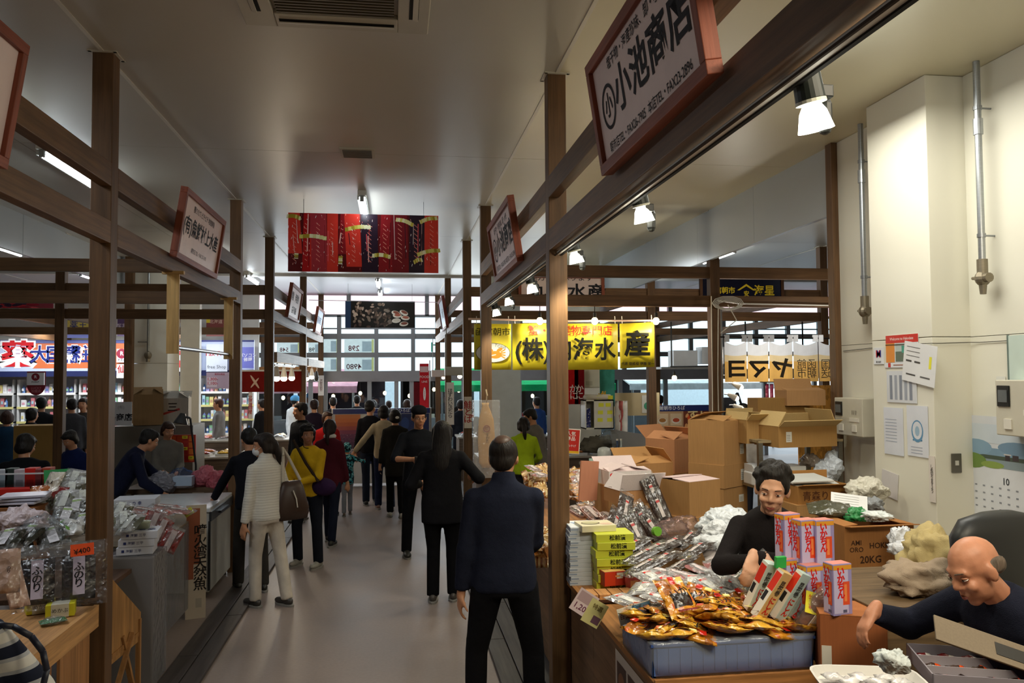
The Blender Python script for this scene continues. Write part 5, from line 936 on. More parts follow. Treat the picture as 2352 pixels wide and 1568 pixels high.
# flat packs spread over the table
PK = {}
def proto(key, *a, **k):
    PK[key] = [film_pack(*a, **k), 0]
proto('kelp', .115, .30, .03, '#3a2c28', '', 'dark dried fish pack in glossy film on the sales table', '#cfc4c0', seed=11, milk=.03, group='dark film packs spread on the sales table', stripe='#b83a3a')
proto('silver', .15, .20, .018, '#8a8484', '', 'silvery clear pack of shredded seafood on the sales table', '#e4e2dc', seed=12, milk=.32, group='silvery packs between the jar and the crate', stripe='#d8302a')
proto('tray', .13, .25, .035, '#6a4438', '', 'film wrapped pink tray of dried fish on the sales table', '#e8d4d0', seed=13, tray='#dcb8b4', group='pink tray packs at the back of the sales table')
proto('roe', .13, .21, .03, '#c07a30', None, 'flat pack of orange dried slices beside the nearest post', seed=14, milk=.2, group='orange and pink packs behind the post')
proto('pink', .14, .19, .022, '#b87878', '', 'pinkish film pack of salmon shreds on the sales table', '#ecd8d8', seed=15, milk=.28, group='pink film packs on the sales table')
def put(key, mm, label=None):
    e = PK[key]
    if e[1] == 0: e[0].matrix_basis = mm; o = e[0]
    else: o = dup(e[0], mtx=mm)
    e[1] += 1
    if label: o['label'] = label; o['group'] = ''
    return o
R = random.Random(33)
def heap(key, pts, jx=.3):
    for px, py, Y, rz in pts: put(key, mt(at(px, py, Y=Y), R.uniform(.05, .35), R.uniform(-jx, jx), rz+R.uniform(-.2, .2)))
heap('kelp', [(1500, 1262, 4.75, -1.2), (1540, 1248, 4.85, -1.1), (1580, 1238, 4.9, -1.0), (1475, 1275, 4.7, -1.3), (1520, 1285, 4.6, -1.15), (1600, 1262, 4.6, -.9), (1560, 1300, 4.4, -1.0), (1480, 1300, 4.45, -1.3), (1450, 1255, 4.95, -1.2), (1625, 1225, 4.95, -.75)])
heap('silver', [(1500, 1325, 4.25, .2), (1540, 1340, 4.1, .5), (1590, 1335, 4.1, -.2), (1630, 1345, 4.0, .4), (1480, 1350, 4.1, -.4), (1660, 1330, 4.1, .1), (1560, 1365, 3.95, .3), (1610, 1370, 3.9, -.3), (1680, 1360, 3.9, .3), (1520, 1375, 3.95, 1.0), (1650, 1385, 3.85, -.5), (1440, 1378, 4.0, .6), (1700, 1345, 3.95, .9)], .2)
heap('pink', [(1530, 1315, 4.3, .8), (1600, 1305, 4.35, .3), (1650, 1300, 4.35, -.2), (1690, 1310, 4.2, .5), (1570, 1322, 4.2, 1.3)], .2)
heap('tray', [(1330, 1175, 6.3, .2), (1360, 1180, 6.1, .5), (1400, 1190, 5.9, .3), (1350, 1160, 6.6, 0), (1420, 1205, 5.6, .6)], .15)
heap('roe', [(1335, 1135, 6.9, .1), (1345, 1148, 6.7, .2), (1330, 1120, 7.2, 0), (1350, 1165, 6.5, .1)], .1)
heap('pink', [(1330, 1100, 7.5, .1), (1335, 1085, 7.7, 0), (1240, 1090, 8.2, .2), (1340, 1110, 7.3, .4), (1225, 1075, 8.4, .3)], .1)
# upright black packs in the middle
for px, py, Y, rx, ry, rz, w in ((1435, 1145, 5.5, .9, .55, .1, 'with white label and brush lettering, upper left of the upright bunch'), (1410, 1180, 5.3, .8, .75, .1, 'leaning low on the left of the upright bunch'), (1500, 1110, 5.7, 1.3, -.35, -.1, 'standing tallest in the upright bunch'), (1515, 1145, 5.5, 1.2, -.3, .1, 'dark and tall at the carton edge'), (1480, 1175, 5.3, 1.1, -.45, 0, 'with red backing, middle of the bunch'), (1460, 1200, 5.2, 1.0, -.3, .2, 'in front of the upright bunch'), (1500, 1190, 5.25, 1.1, -.5, .1, 'right front of the upright bunch'), (1440, 1215, 5.1, .6, -.2, .3, 'lying at the foot of the bunch')):
    put('kelp', mt(at(px, py+22, Y=Y), rx, ry, rz), 'dark dried fish pack '+w)
q = at(1508, 1220, Y=5.0); t_ = thing('tape_roll', 'small bright green roll in the middle of the packs', 'roll', mtx=mt(q, 1.4, 0, .3)); MB('#6aa82a').lathe([(.012, -.015), (.03, -.015), (.03, .015), (.012, .015)], 18).build('roll_body', 'satin', t_)
R = random.Random(5)
for i, (px, py, Y, a_) in enumerate(((1540, 1215, 5.1, 0), (1570, 1205, 5.2, 1), (1655, 1215, 4.9, 2), (1640, 1250, 4.7, 3), (1690, 1265, 4.5, 5))):
    crumple(at(px, py, Y=Y), .11, .09, .06, '#c4a8a4' if i < 2 else '#dfe3e8', ['pinkish', 'reddish clear', 'white', 'white shiny', 'large white'][i]+' crumpled bag among the packs, '+['behind the green roll', 'right of the green roll', 'beside the older woman', 'before the older woman', 'at the older woman hand'][i], a_, 'wrap' if i < 2 else 'satin', n=22)
crumple(at(1665, 1200, Y=5.0), .16, .12, .09, '#dde3ea', 'big crumpled white carrier bag left of the older woman', 12, n=30)
q = at(1600, 1300, Y=4.45)
for px, py, Y, s, col_, lab in ((1625, 1318, 4.35, 'おつまみ昆布', '#8f9482', 'grey-green pack with black cursive lettering'), (1700, 1335, 4.05, 'ほたて', '#d9d4cc', 'white pack with a red flash near the kelp boxes'), (1655, 1275, 4.6, 'さけ', '#dcd0cc', 'white pouch with orange spot')):
    t_ = foil_pouch(.20, .13, .02, col_, lab, txt=s, ts=.17, seed=len(s)); t_.matrix_basis = mt(at(px, py, Y=Y), .25, 0, -.2)
# golden snack bags and small goods at the back of the table
SB = foil_pouch(.14, .18, .05, '#b8863c', 'golden brown snack bag heaped at the back of the sales table', seed=41, group='golden snack bags behind the man in navy', colf=lambda u, v: '#d9b070' if .3 < v < .7 else '#9a5f24' if (u*5) % 1 < .6 else '#e8d29a')
R = random.Random(6)
for i in range(34):
    px = R.choice([R.uniform(1205, 1255), R.uniform(1312, 1350)]); Y = R.uniform(7.6, 9.0); z = .86+(Y-7.6)*.12+R.uniform(0, .1); g = at(px, 1000, Y=Y)
    mm = mt((g.x, Y, z), R.uniform(.3, 1.0), R.uniform(-.3, .3), R.uniform(-.5, .5))
    if i == 0: SB.matrix_basis = mm
    else: dup(SB, mtx=mm)
for i in range(10): # pile near the hand of the man in navy
    dup(SB, mtx=mt(at(1236+R.uniform(-14, 16), 1225+i*6, Y=5.6+R.uniform(-.2, .3)), R.uniform(.2, 1), 0, R.uniform(-1, 1)), label='golden brown snack bag beside the hand of the man in navy', group='snack bags beside the man in navy')
t_ = thing('sale_sign', 'red sale sign with white lettering standing on the goods behind the post', 'sign', mtx=FRONT(at(1313, 1013, Y=8.3))@Matrix.Rotation(-.08, 4, 'Z')); MB('#efe8e2').b2(-.11, -.13, -.004, .09, .13, 0).build('card', 'satin', t_); m = MB(); m.rect(-.105, -.10, .08, .12, .001, '#c4241c'); m.rect(-.105, -.125, .085, -.10, .001, '#e8b82a'); m.build('print', 'satin', t_); text('人気\n商品', .05, '#f2ecec', t_, -.01, .05, .002, bold=.01); text('おみやげ', .03, '#f2ecec', t_, -.01, -.05, .002)
# ---------------------------------------------------------------- cartons
P2 = lambda px, py, Y: at(px, py, Y=Y)
carton(P2(1648, 1062, 6.45), .34, .34, .355, .62, 'open carton on top of the tall stack, flaps folded inward, two stickers', flaps=(.12, .40, .30, None), stickers=(('f', .10, .03, .07, .05), ('f', .10, -.06, .06, .08)))
carton(P2(1650, 1113, 6.45), .36, .34, .185, .60, 'closed carton second in the tall stack', flaps=(0, 0, None, None), stickers=(('f', .10, .0, .06, .09),))
carton(P2(1650, 1182, 6.45), .34, .34, .24, .58, 'closed carton third in the tall stack', flaps=(0, 0, None, None), stickers=(('f', .08, .03, .07, .06),))
g = P2(1650, 1182, 6.45); carton((g.x, g.y, .0), .36, .36, g.z, .58, 'bottom carton carrying the tall stack', flaps=(0, 0, None, None))
carton(P2(1545, 1080, 7.3), .36, .34, .30, .55, 'salmon brown open carton with white circular print, behind', '#b5805a', flaps=(.25, 2.4, .5, .8), txt=[('f', '○', .09, '#e4d8c8', .10, -.07, .02)])
g = P2(1545, 1080, 7.3); carton((g.x, g.y, .0), .40, .38, g.z, .5, 'carton beneath the salmon brown open one', '#a8784c', flaps=(0, 0, None, None))
c5 = carton(P2(1432, 1110, 6.35), .36, .28, .115, .12, 'white fruit carton with red dot and 5kg print, lid half open', '#d9d2d0', flaps=(.12, 2.5, .3, .2), flapcol='#e0cccc', txt=[('f', '5kg', .05, '#222222', .11, -.03, .02), ('f', 'high', .04, '#444444', -.06, .0, .0)]); face_art(c5, .36, .28, .115, 'f', [(-.155, .03, .018, .016, '#d02a2a', 'disc')], 'print')
g = P2(1432, 1110, 6.35); carton((g.x, g.y, .82), .38, .30, g.z-.82, .12, 'brown carton under the white fruit carton', flaps=(0, 0, None, None))
carton(P2(1480, 1092, 6.9), .40, .30, .12, .25, 'orange brown low carton with raised flap behind the white one', '#b88a58', flaps=(.35, 2.3, .3, .9))
t_ = thing('cardboard_sheet', 'upright salmon coloured cardboard panel beside the nearest post', 'cardboard', mtx=mt(P2(1352, 1105, 6.3), 0, .10, .55)); MB('#c08468').b2(-.10, -.006, -.15, .10, .006, .16).build('panel', 'card', t_)
carton(P2(1580, 1178, 5.75), .32, .34, .255, .45, 'large carton with pinkish white top flaps beside the upright packs', flaps=(.06, .10, None, None), flapcol='#d8c0c0', stickers=())
g = P2(1580, 1178, 5.75); carton((g.x, g.y, .0), .36, .36, g.z, .45, 'carton under the one with pinkish white flaps', flaps=(0, 0, None, None))
carton(P2(1455, 1150, 5.9), .36, .26, .10, .2, 'carton with white inner flap holding the upright packs', '#b8875a', flaps=(1.9, .1, .9, .2), flapcol='#e0d4d4')
# rack with cartons, printer, styrofoam along the cream wall
rk = thing('storage_rack', 'low rack of boards by the cream wall holding printer and cartons', 'rack', (0, 0, 0)); g0, g1 = P2(1712, 1075, 6.3), P2(1900, 1075, 6.3)
for z in (.55, 1.235, 1.60): MB('#8a7a5c').b2(g0.x, 6.05, z-.02, g1.x, 6.6, z).build('shelf_board', 'woodx', rk)
for x in (g0.x+.02, g1.x-.02):
    for y in (6.07, 6.58): MB('#77736a').b2(x-.018, y-.018, 0, x+.018, y+.018, 1.6).build('leg', 'metal', rk)
carton(P2(1826, 1022, 6.15), .52, .36, .165, .10, 'wide open carton on the rack with raised cream flaps', '#a37c48', flaps=(2.6, 1.2, 1.0, 1.2), flapcol='#c9ad78', stickers=(('f', -.17, .0, .05, .08),), fl=.26)
carton(P2(1722, 1014, 6.40), .26, .34, .19, .12, 'open carton left of the wide one on the rack', '#a88452', flaps=(2.5, 1.3, 1.3, .9), flapcol='#cdb27c', fl=.26)
carton(P2(1785, 958, 6.75), .46, .20, .17, .02, 'tall backmost carton rising behind the open ones', '#94703f', flaps=(0, 0, None, None))
carton(P2(1838, 930, 6.72), .36, .22, .13, .0, 'carton topped over the backmost one near the chipboard', '#b0865a', flaps=(.2, 1.9, None, None))
a, b = P2(1832, 885, 7.0), P2(1935, 885, 7.0); tag(MB('#c48a3c').b2(a.x, 7.0, .4, b.x, 7.018, a.z).build('chipboard_sheet', 'osb'), 'orange chipboard sheet standing beside the cream wall end', 'board')
g = P2(1748, 1062, 6.2); t_ = thing('label_printer', 'white desktop printer on the rack', 'printer', (g.x, 6.2, 1.235)); MB('#d9dde0').b2(-.10, -.12, 0, .10, .12, .10).build('housing', 'satin', t_, bev=.01); MB('#d2d6da').add([(-.09, -.12, .10), (.09, -.12, .10), (.09, .12, .10), (-.09, .12, .10), (-.09, -.02, .16), (.09, -.02, .16), (.09, .12, .16), (-.09, .12, .16)], [(0, 3, 2, 1), (4, 5, 6, 7), (0, 1, 5, 4), (1, 2, 6, 5), (2, 3, 7, 6), (3, 0, 4, 7)]).build('cover', 'satin', t_); MB('#1c1c20').b2(-.08, -.123, .035, .05, -.12, .055).build('paper_slot', 'satin', t_)
g = P2(1808, 1070, 6.2); t_ = box_pack(.22, .2, .15, '#dfe1e0', 'white styrofoam box beside the printer', 'foam_box'); t_.matrix_basis = mt((g.x, 6.2, 1.235)); g = P2(1840, 1026, 6.12); tag(MB('#e4e6e6').b2(g.x-.18, 6.1, 1.545, g.x+.16, 6.4, 1.575).build('foam_sheet', 'satin'), 'flat white foam sheet under the wide open carton', 'lid')
crumple(P2(1902, 1082, 6.1), .12, .1, .13, '#c4ccd6', 'pale grey-blue crumpled bag at the end of the rack', 7)
crumple(P2(1858, 1058, 6.15), .07, .07, .06, '#8a8078', 'brown glass-like wrapped bundle on the rack', 9, 'foil')
carton(P2(1868, 1150, 5.5), .42, .30, .13, .05, 'apple carton with hiragana print heaped with newspapers', '#a3743f', flaps=(2.9, 1.6, None, None), txt=[('f', '青森りんご', .07, '#5a3420', .0, -.01, .01)], fl=.25)
g = P2(1868, 1150, 5.5); carton((g.x, g.y, .0), .46, .34, g.z, .05, 'carton under the apple carton', flaps=(0, 0, None, None))
for i, (px, py, rz, lab) in enumerate(((1845, 1098, .1, 'folded newspaper on the apple carton, upper'), (1865, 1108, -.1, 'folded newspaper on the apple carton, lower'))): t_ = thing('newspaper', lab, 'newspaper', mtx=mt(P2(px, py, 5.5), .1, 0, rz)); MB('#c4c6c4').b2(-.17, -.12, -.008, .17, .12, .008).build('folded_sheets', 'satin', t_, bev=.004); MB('#8a8c8c').b2(-.16, -.121, -.003, .12, -.12, .0).build('print', 'satin', t_)
carton(P2(1985, 1300, 4.6), .45, .32, .275, .02, 'brown carton stamped HOKKAIDO 20KG by the cream pillar', '#9c6a3c', flaps=(3.0, None, .1, .1), txt=[('f', 'HOKKAIDO', .046, '#3c2414', .055, .02, .015), ('f', '20KG', .058, '#3c2414', -.06, -.06, .02), ('f', 'AMI\nORO', .040, '#3c2414', -.15, .02, .01)], fl=.2)
g = P2(1985, 1300, 4.6); carton((g.x, g.y, .0), .48, .36, g.z, .02, 'carton beneath the HOKKAIDO carton', flaps=(0, 0, None, None))
t_ = foil_pouch(.26, .20, .05, '#4c4c3c', 'dark olive shiny package behind the older woman', seed=5, mat='foil'); t_.matrix_basis = mt(P2(1905, 1168, 4.75), .2, 0, -.4)
t_ = thing('paper_sheet', 'white printed paper slip lying on the goods by the pillar', 'paper', mtx=mt(P2(1950, 1152, 4.9), .5, .1, -.5)); MB('#dcdcdc').b2(-.11, -.08, 0, .11, .08, .002).build('sheet', 'satin', t_); m = MB('#999999'); [m.rect(-.09, .05-.025*i, .06, .053-.025*i, .003) for i in range(5)]; m.build('print', 'satin', t_)
crumple(P2(1965, 1182, 4.65), .07, .06, .045, '#2f8a4c', 'green and white printed carrier bag on the stamped carton', 2); crumple(P2(2005, 1185, 4.62), .11, .08, .035, '#dfe6e6', 'white shiny bag lying on the stamped carton', 4); MB('#e6e6e6')
crumple(P2(1990, 1128, 5.2), .13, .10, .085, '#cfcbbc', 'pile of cream crumpled bags against the pillar', 8, n=30); crumple(P2(2003, 1160, 5.0), .07, .06, .05, '#8f9296', 'grey shiny crumpled bag below the cream bags', 10)
crumple(P2(2072, 1245, 4.3), .07, .05, .09, '#dcdfe6', 'white carrier bag with open handle by the stamped carton', 14); crumple(P2(2098, 1262, 3.9), .12, .08, .05, '#d8dbe4', 'long white carrier bag lying behind the bald man', 15)
t_ = crumple(P2(2122, 1328, 3.5), .17, .14, .08, '#a3917e', 'greyish brown heap of jackets behind the bald man', 16, 'cloth', 'jacket_pile', 'clothes', n=34); crumple(P2(2150, 1278, 3.6), .15, .13, .13, '#b5a476', 'khaki jacket draped beside the black chair', 17, 'cloth', 'jacket', 'clothes', n=34)
for g_, w_ in (((2110, 1330, 3.5), 'jackets'), ): q = P2(*g_); tag(MB('#6a553c').b2(q.x-.35, 3.3, 0, q.x+.5, 4.0, q.z-.06).build('storage_chest', 'woodx', bev=.004), 'dark wooden chest under the heap of jackets', 'chest')
# black chair and beige coat person
q = P2(2290, 1235, 3.25); t_ = thing('office_chair', 'black padded chair back behind the bald man', 'chair', (q.x, 3.25, 0), .25); m = MB('#15171a'); m.loft([((0, .0, q.z-.30), .16, .05), ((0, 0, q.z-.1), .26, .075), ((0, 0, q.z+.02), .27, .08), ((0, 0, q.z+.09), .22, .06), ((0, 0, q.z+.115), .10, .03)], 24, e=.8); m.build('backrest', 'satin', t_, smooth=True); MB('#15171a').loft([((0, -.25, .44), .24, .24), ((0, -.25, .5), .25, .25), ((0, -.25, .53), .22, .22)], 22).build('seat', 'satin', t_, smooth=True); MB('#222222').cyl((0, -.25, .08), (0, -.25, .44), .03).build('gas_column', 'metal', t_); MB('#222222').tube([(0, .0, q.z-.28), (0, -.1, .42), (0, -.2, .42)], .02, 8).build('back_strut', 'metal', t_)
for i in range(5): a_ = i*2*PI/5; MB('#1a1a1a').cyl((0, -.25, .09), (.28*math.cos(a_), -.25+.28*math.sin(a_), .05), .02, .015).build('foot', 'satin', t_)
# bottom right: partitioned tray of snacks, white tray, cardboard flap
T2 = thing('side_table', 'low table carrying the partitioned tray at the bottom corner', 'table', (0, 0, 0)); MB('#6a4a2e').b2(1.35, 1.55, .98, 2.5, 2.28, 1.01).build('tabletop', 'woodx', T2)
for x, y in ((1.4, 1.6), (2.45, 1.6), (1.4, 2.23), (2.45, 2.23)): MB('#5a3c24').b2(x-.02, y-.02, 0, x+.02, y+.02, .98).build('leg', 'woodz', T2)
q = at(2232, 1528, Z=1.06); tr = thing('partition_tray', 'grey partitioned tray with small chocolate-like packets at the bottom corner', 'tray', (q.x+.05, q.y+.02, 1.01), -.35); m = MB('#8c8690')
w, d, h = .42, .34, .055; m.b2(-w/2, -d/2, 0, w/2, d/2, .004)
for x0, y0, x1, y1 in ((-w/2, -d/2, w/2, -d/2+.005), (-w/2, d/2-.005, w/2, d/2), (-w/2, -d/2, -w/2+.005, d/2), (w/2-.005, -d/2, w/2, d/2)): m.b2(x0, y0, 0, x1, y1, h)
m.build('tray_shell', 'satin', tr)
for y in (-.055, .06): MB('#a8a2aa').b2(-w/2, y, 0, w/2, y+.003, h-.008).build('divider', 'satin', tr)
R = random.Random(12)
for j, y in enumerate((-.11, .0, .115)):
    for i in range(5):
        t_ = thing('snack_packet', 'small %s packet in the grey partitioned tray, %s row' % (['black and red', 'orange and tan', 'dark red'][j], ['front', 'middle', 'back'][j]), 'package', tr.matrix_basis@mt((-.16+i*.08, y, .024), 0, 0, R.uniform(-.4, .4)).translation, -.35+R.uniform(-.4, .4), group='packets in the partitioned tray, row %d' % j)
        weld(pillow(MB(), .07, .05, .02, ['#2a1a18', '#c98a3c', '#8a1a1c'][j], 5, 5, .2, i+j*5, colf=lambda u, v, j=j: ['#c8402a', '#e2541c', '#d8d0c8'][j] if u > .5 else ['#2a1a18', '#3a241a', '#6a1416'][j]).build('wrapper', 'foil', t_, smooth=True))
q = at(1990, 1562, Z=1.03); t_ = thing('white_tray', 'white rounded tray with wrapped sweets along the bottom edge', 'tray', (q.x, q.y-.02, 1.01), -.25); MB('#cfccc8').loft([((0, 0, 0), .17, .11), ((0, 0, .035), .19, .13), ((0, 0, .035), .182, .122), ((0, 0, .006), .165, .105)], 28, e=.4).build('tray_shell', 'satin', t_)
for i in range(6): u = thing('wrapped_sweet', 'pale wrapped sweet in the white rounded tray', 'package', t_.matrix_basis@Vector((-.12+i*.045, .02*(-1)**i, .03)), i*.7, group='sweets in the white tray'); weld(pillow(MB(), .07, .06, .022, '#d8d4d4', 5, 5, .2, i, colf=lambda a_, b_: '#c8406a' if .4 < a_ < .6 and .4 < b_ < .6 else '#dcdadb').build('wrapper', 'foil', u, smooth=True))
t_ = thing('cardboard_flap_sheet', 'grey brown cardboard sheet leaning open above the partitioned tray', 'cardboard', mtx=basis((.86, -.25, -.30), (.15, .72, .66), at(2285, 1488, Y=2.0))); MB('#75695a').b2(-.16, -.04, -.003, .26, .04, .003).build('panel', 'card', t_, bev=.002); MB('#0f0d0c').b2(.0, -.02, .0035, .26, .018, .0045).build('black_strip', 'satin', t_)
crumple(at(2050, 1520, Y=2.45), .05, .04, .04, '#c8d0d2', 'small crumpled white tissue near the tray', 3)
# ---------------------------------------------------------------- cream wall furniture
WALLX = lambda loc: basis((0, -1, 0), (0, 0, 1), loc)
def paper(px, py, w, h, X, lab, ang=0, col='#dfe2e6', art=(), lines=(), bend=0, cat='notice'):
    q = at(px, py, X=X); t_ = thing('notice_sheet', lab, cat, mtx=WALLX(q)@Matrix.Rotation(ang, 4, 'Z')); MB(col).b2(-w/2, -h/2, -.003, w/2, h/2, 0).build('sheet', 'satin', t_)
    if art:
        m = MB(); [m.rect(*a_[:4], .0008, a_[4]) if len(a_) == 5 else m.disc(a_[0], a_[1], a_[2], a_[3], .001, a_[4]) for a_ in art]; m.build('print', 'satin', t_)
    for s, sz, cc, x, y, vv in lines: text(s, sz, cc, t_, x, y, .0016, bold=.01, vert=vv)
    return t_
XC = 3.470
ln = lambda x0, x1, y0, n, s, cc='#9aa4b8', hh=.004: [(x0, y0-i*s, x1, y0-i*s+hh, cc) for i in range(n)]
paper(2071, 800, .36, .19, XC, 'red and orange tourist leaflet at the top of the pillar notices', art=[(-.18, .04, .18, .095, '#c8281e'), (-.18, -.095, -.08, .04, '#e08a2a'), (-.07, -.09, .17, .035, '#b8c4c0'), (-.07, -.09, .17, -.02, '#5a6a5a'), (.0, -.03, .12, .02, '#3f9a86')], lines=[('Welcome to Hakodate', .028, '#f2dcd8', 0, .068, False)])
paper(2062, 838, .30, .035, XC, 'small caption strip beneath the tourist leaflet', art=[(-.11, -.015, -.08, .015, '#c8281e'), (-.05, -.004, .12, .004, '#a07060')])
paper(2018, 817, .12, .12, XC, 'small white card with a red and blue letter M', lines=[('M', .075, '#2a3a9a', .006, .012, False), ('M', .075, '#d02a30', -.004, .012, False), ('暴力追放', .016, '#222222', 0, -.045, False)])
paper(2111, 835, .34, .27, 3.462, 'tilted white printed sheet with a yellow mark overlapping the leaflet', ang=-.16, col='#e4e5e6', art=ln(-.14, .0, .10, 3, .03, '#555555')+[(-.14, .0, -.08, .012, '#333333'), (-.05, .0, .01, .012, '#333333'), (.10, -.02, .125, .06, '#e8e23a'), (-.13, -.09, -.03, -.08, '#333333'), (.02, -.09, .12, -.08, '#555555')])
paper(2070, 888, .33, .22, XC, 'blurred grey photo notice in the middle of the pillar', col='#d2d5da', art=[(-.13+i*.055, -.09, -.10+i*.055, .08, '#9aa0ac' if i % 2 else '#7f8694') for i in range(5)])
paper(2052, 990, .22, .33, XC, 'plain white letter sheet on the pillar, lower left', col='#d6dae4', art=ln(-.09, .04, .08, 8, .022))
paper(2107, 990, .22, .34, XC, 'white sheet with a blue bell-shaped drawing', col='#d9dde6', art=[(0, .0, .062, .075, '#5f92b8', 0), (0, .005, .050, .060, '#d9dde6', 0), (0, -.0, .024, .034, '#9ab8cf', 0), (-.05, -.065, .05, -.055, '#4a82a8')]+ln(-.07, .05, -.11, 3, .02))
paper(2043, 1112, .19, .18, XC, 'crooked pale note taped low on the pillar', ang=-.12, col='#d4d0d0')
for px, py, h_, X, lab in ((2018, 965, .28, 3.70, 'narrow vertical strip of handwriting right of the meter box'), (2141, 1100, .30, 3.468, 'narrow vertical strip of print low on the pillar corner')): paper(px, py, .05 if X > 3.6 else .06, h_, X, lab, col='#dcd4cc', lines=[('しめ切りますよう', .028, '#3a3230', 0, 0, True)])
paper(2300, 925, .075, .33, 3.745, 'narrow vertical name strip beside the right meter box', col='#dcdcd4', lines=[('北海道函館水産', .036, '#3a3a44', 0, 0, True)])
ca = paper(2296, 1075, .56, .64, 3.745, 'mountain village wall calendar for the tenth month', col='#dadde2', art=[(-.28, .15, .28, .27, '#cfd9e2'), (-.2, .12, .14, .05, '#86a6be', 0), (.15, .13, .16, .04, '#7795ae', 0), (-.28, .06, .28, .12, '#7f9db4'), (-.28, .045, .28, .075, '#49564a'), (-.28, .0, .28, .05, '#8a9aa0'), (-.24, .03, .13, .05, '#6d8a42', 0), (-.06, .015, .10, .022, '#8aa050', 0), (.05, .05, .09, .085, '#3a3236'), (.11, .055, .16, .09, '#453c40'), (.04, .085, .10, .093, '#c9c4c0')], lines=[('10', .06, '#33363c', .05, -.08, False)], cat='calendar')
m = MB('#8a8e96'); [m.rect(-.22+i*.07, -.13-j*.045, -.20+i*.07, -.12-j*.045, .001) for i in range(7) for j in range(4)]; m.build('print', 'satin', ca)
q = at(2345, 845, X=3.74); t_ = thing('notice_sheet', 'pale green framed notice at the right edge', 'notice', mtx=WALLX(q)); MB('#c4d4cc').b2(-.10, -.20, -.006, .10, .20, 0).build('sheet', 'satin', t_); MB('#6a7a74').b2(-.105, -.205, -.008, -.095, .205, .003).build('frame', 'satin', t_)
def meter(px, py, X, w, h, dp, lab, num):
    q = at(px, py, X=X); t_ = thing('meter_box', lab, 'meter box', mtx=WALLX(q)); MB('#c8c3b2').b2(-w/2, -h/2, -dp, w/2, h/2, 0).build('housing', 'satin', t_, bev=.006); MB('#1b1d1f').b2(-w/2+.02, h*.02, 0, -w/2+.12, h*.40, .008).build('window_frame', 'gloss', t_, bev=.003); MB('#5f6466').b2(-w/2+.035, h*.10, .008, -w/2+.105, h*.32, .012).build('dial', 'gloss', t_)
    for x in (-w*.25, w*.22): MB('#dcd8cc').b2(x-.03, -h*.38, 0, x+.03, -h*.20, .008).build('seal_cover', 'satin', t_)
    MB('#dcd8cc').b2(w*.05, -h*.12, 0, w*.38, -h*.02, .004).build('label_slot', 'satin', t_); text(num, .05, '#3a3630', t_, w*.22, h*.12, .003); return t_
MB('#c8c3b2'); meter(1948, 957, 3.60, .40, .30, .15, 'beige electricity meter box at the cream wall end', '111')
meter(2345, 938, 3.60, .40, .33, .14, 'beige electricity meter box cut by the right edge', '112')
for px, p0, p1, X, lab in ((1980, 290, 715, 3.66, 'grey drop pipe with valve left of the pillar'), (2246, 150, 640, 3.66, 'grey drop pipe with valve right of the pillar')):
    a, b = at(px-4, p0, X=X), at(px+5, p1, X=X); t_ = thing('drop_pipe', lab, 'pipe', (a.x, a.y, 0)); MB('#a9adb0').cyl((0, 0, b.z+.12), (0, 0, CEIL), .021, n=16).build('pipe', 'metal', t_)
    for z in (CEIL-.42, ): MB('#b4b8bb').cyl((0, 0, z-.05), (0, 0, z+.05), .029, n=16).build('coupling', 'metal', t_)
    for z in (CEIL-.30, b.z+.27): MB('#9a9ea2').cyl((0, 0, z), (.10, 0, z), .006, n=8).cyl((0, 0, z-.012), (0, 0, z+.012), .026, n=14).build('pipe_clip', 'metal', t_)
    m = MB('#8f8674'); m.cyl((0, 0, b.z+.02), (0, 0, b.z+.12), .032, n=14); m.ell((0, 0, b.z+.0), (.05, .04, .05)); m.cyl((0, 0, b.z), (0, .09, b.z+.01), .016, .010, 10); m.cyl((0, 0, b.z-.02), (0, 0, b.z-.10), .026, .018, 12); m.cyl((0, 0, b.z), (.0, -.06, b.z), .03, n=12); m.build('valve', 'metal', t_, rough=.5)
a0 = at(342, 640, Y=13.94); b0 = at(340, 820, Y=13.94); t_ = thing('drop_pipe', 'far drop pipe with valve on the drugstore side pillar', 'pipe', (a0.x, 13.94, 0)); MB('#9a9c98').cyl((0, 0, b0.z+.1), (0, 0, CEIL), .02, n=12).build('pipe', 'metal', t_); MB('#8f8674').ell((0, 0, b0.z+.03), (.06, .05, .07)).cyl((0, 0, b0.z-.08), (0, 0, b0.z), .03, n=10).build('valve', 'metal', t_); MB('#9a9c98').cyl((-.16, 0, b0.z+.25), (0, 0, b0.z+.25), .01, n=8).build('pipe_clip', 'metal', t_)
t_ = thing('wall_switch', 'dark square switch plate on the pillar front', 'switch', mtx=FRONT(at(2196, 1063, Y=4.812))); MB('#5a564c').b2(-.035, -.062, 0, .035, .062, .008).build('plate', 'satin', t_, bev=.002); MB('#c9c6bc').b2(-.012, -.014, .008, .012, .016, .012).build('rocker', 'satin', t_)
wp = [at(x, y, X=X) for x, y, X in ((1937, 806, 3.745), (2012, 798, 3.745), (2035, 792, 3.468), (2140, 788, 3.468))]+[at(2160, 788, Y=4.81), at(2225, 786, Y=4.81)]+[at(2250, 786, X=3.745), at(2352, 780, X=3.745)]
tag(MB('#4a463c').tube(wp, .0025, 5).build('wall_wire', 'matte'), 'thin black wire sagging across the cream wall and pillar', 'wire')
q = at(1640, 690, Y=9.2); cd = thing('cable', 'white electric cable coiled on the rail and running down the post', 'cable', (0, 0, 0)); cu = [at(1648, 690, Y=9.2), at(1700, 697, Y=9.2), at(1934, 702, Y=9.2)]; m = MB('#dcd8cc'); m.tube(cu, .008, 6)
for k in range(5): a_ = k*.25-.5; m.tube([at(1672+math.cos(t*PI/5)*(24+3*k), 700+math.sin(t*PI/5)*(8+2*k)-k, Y=9.18) for t in range(11)], .005, 5)
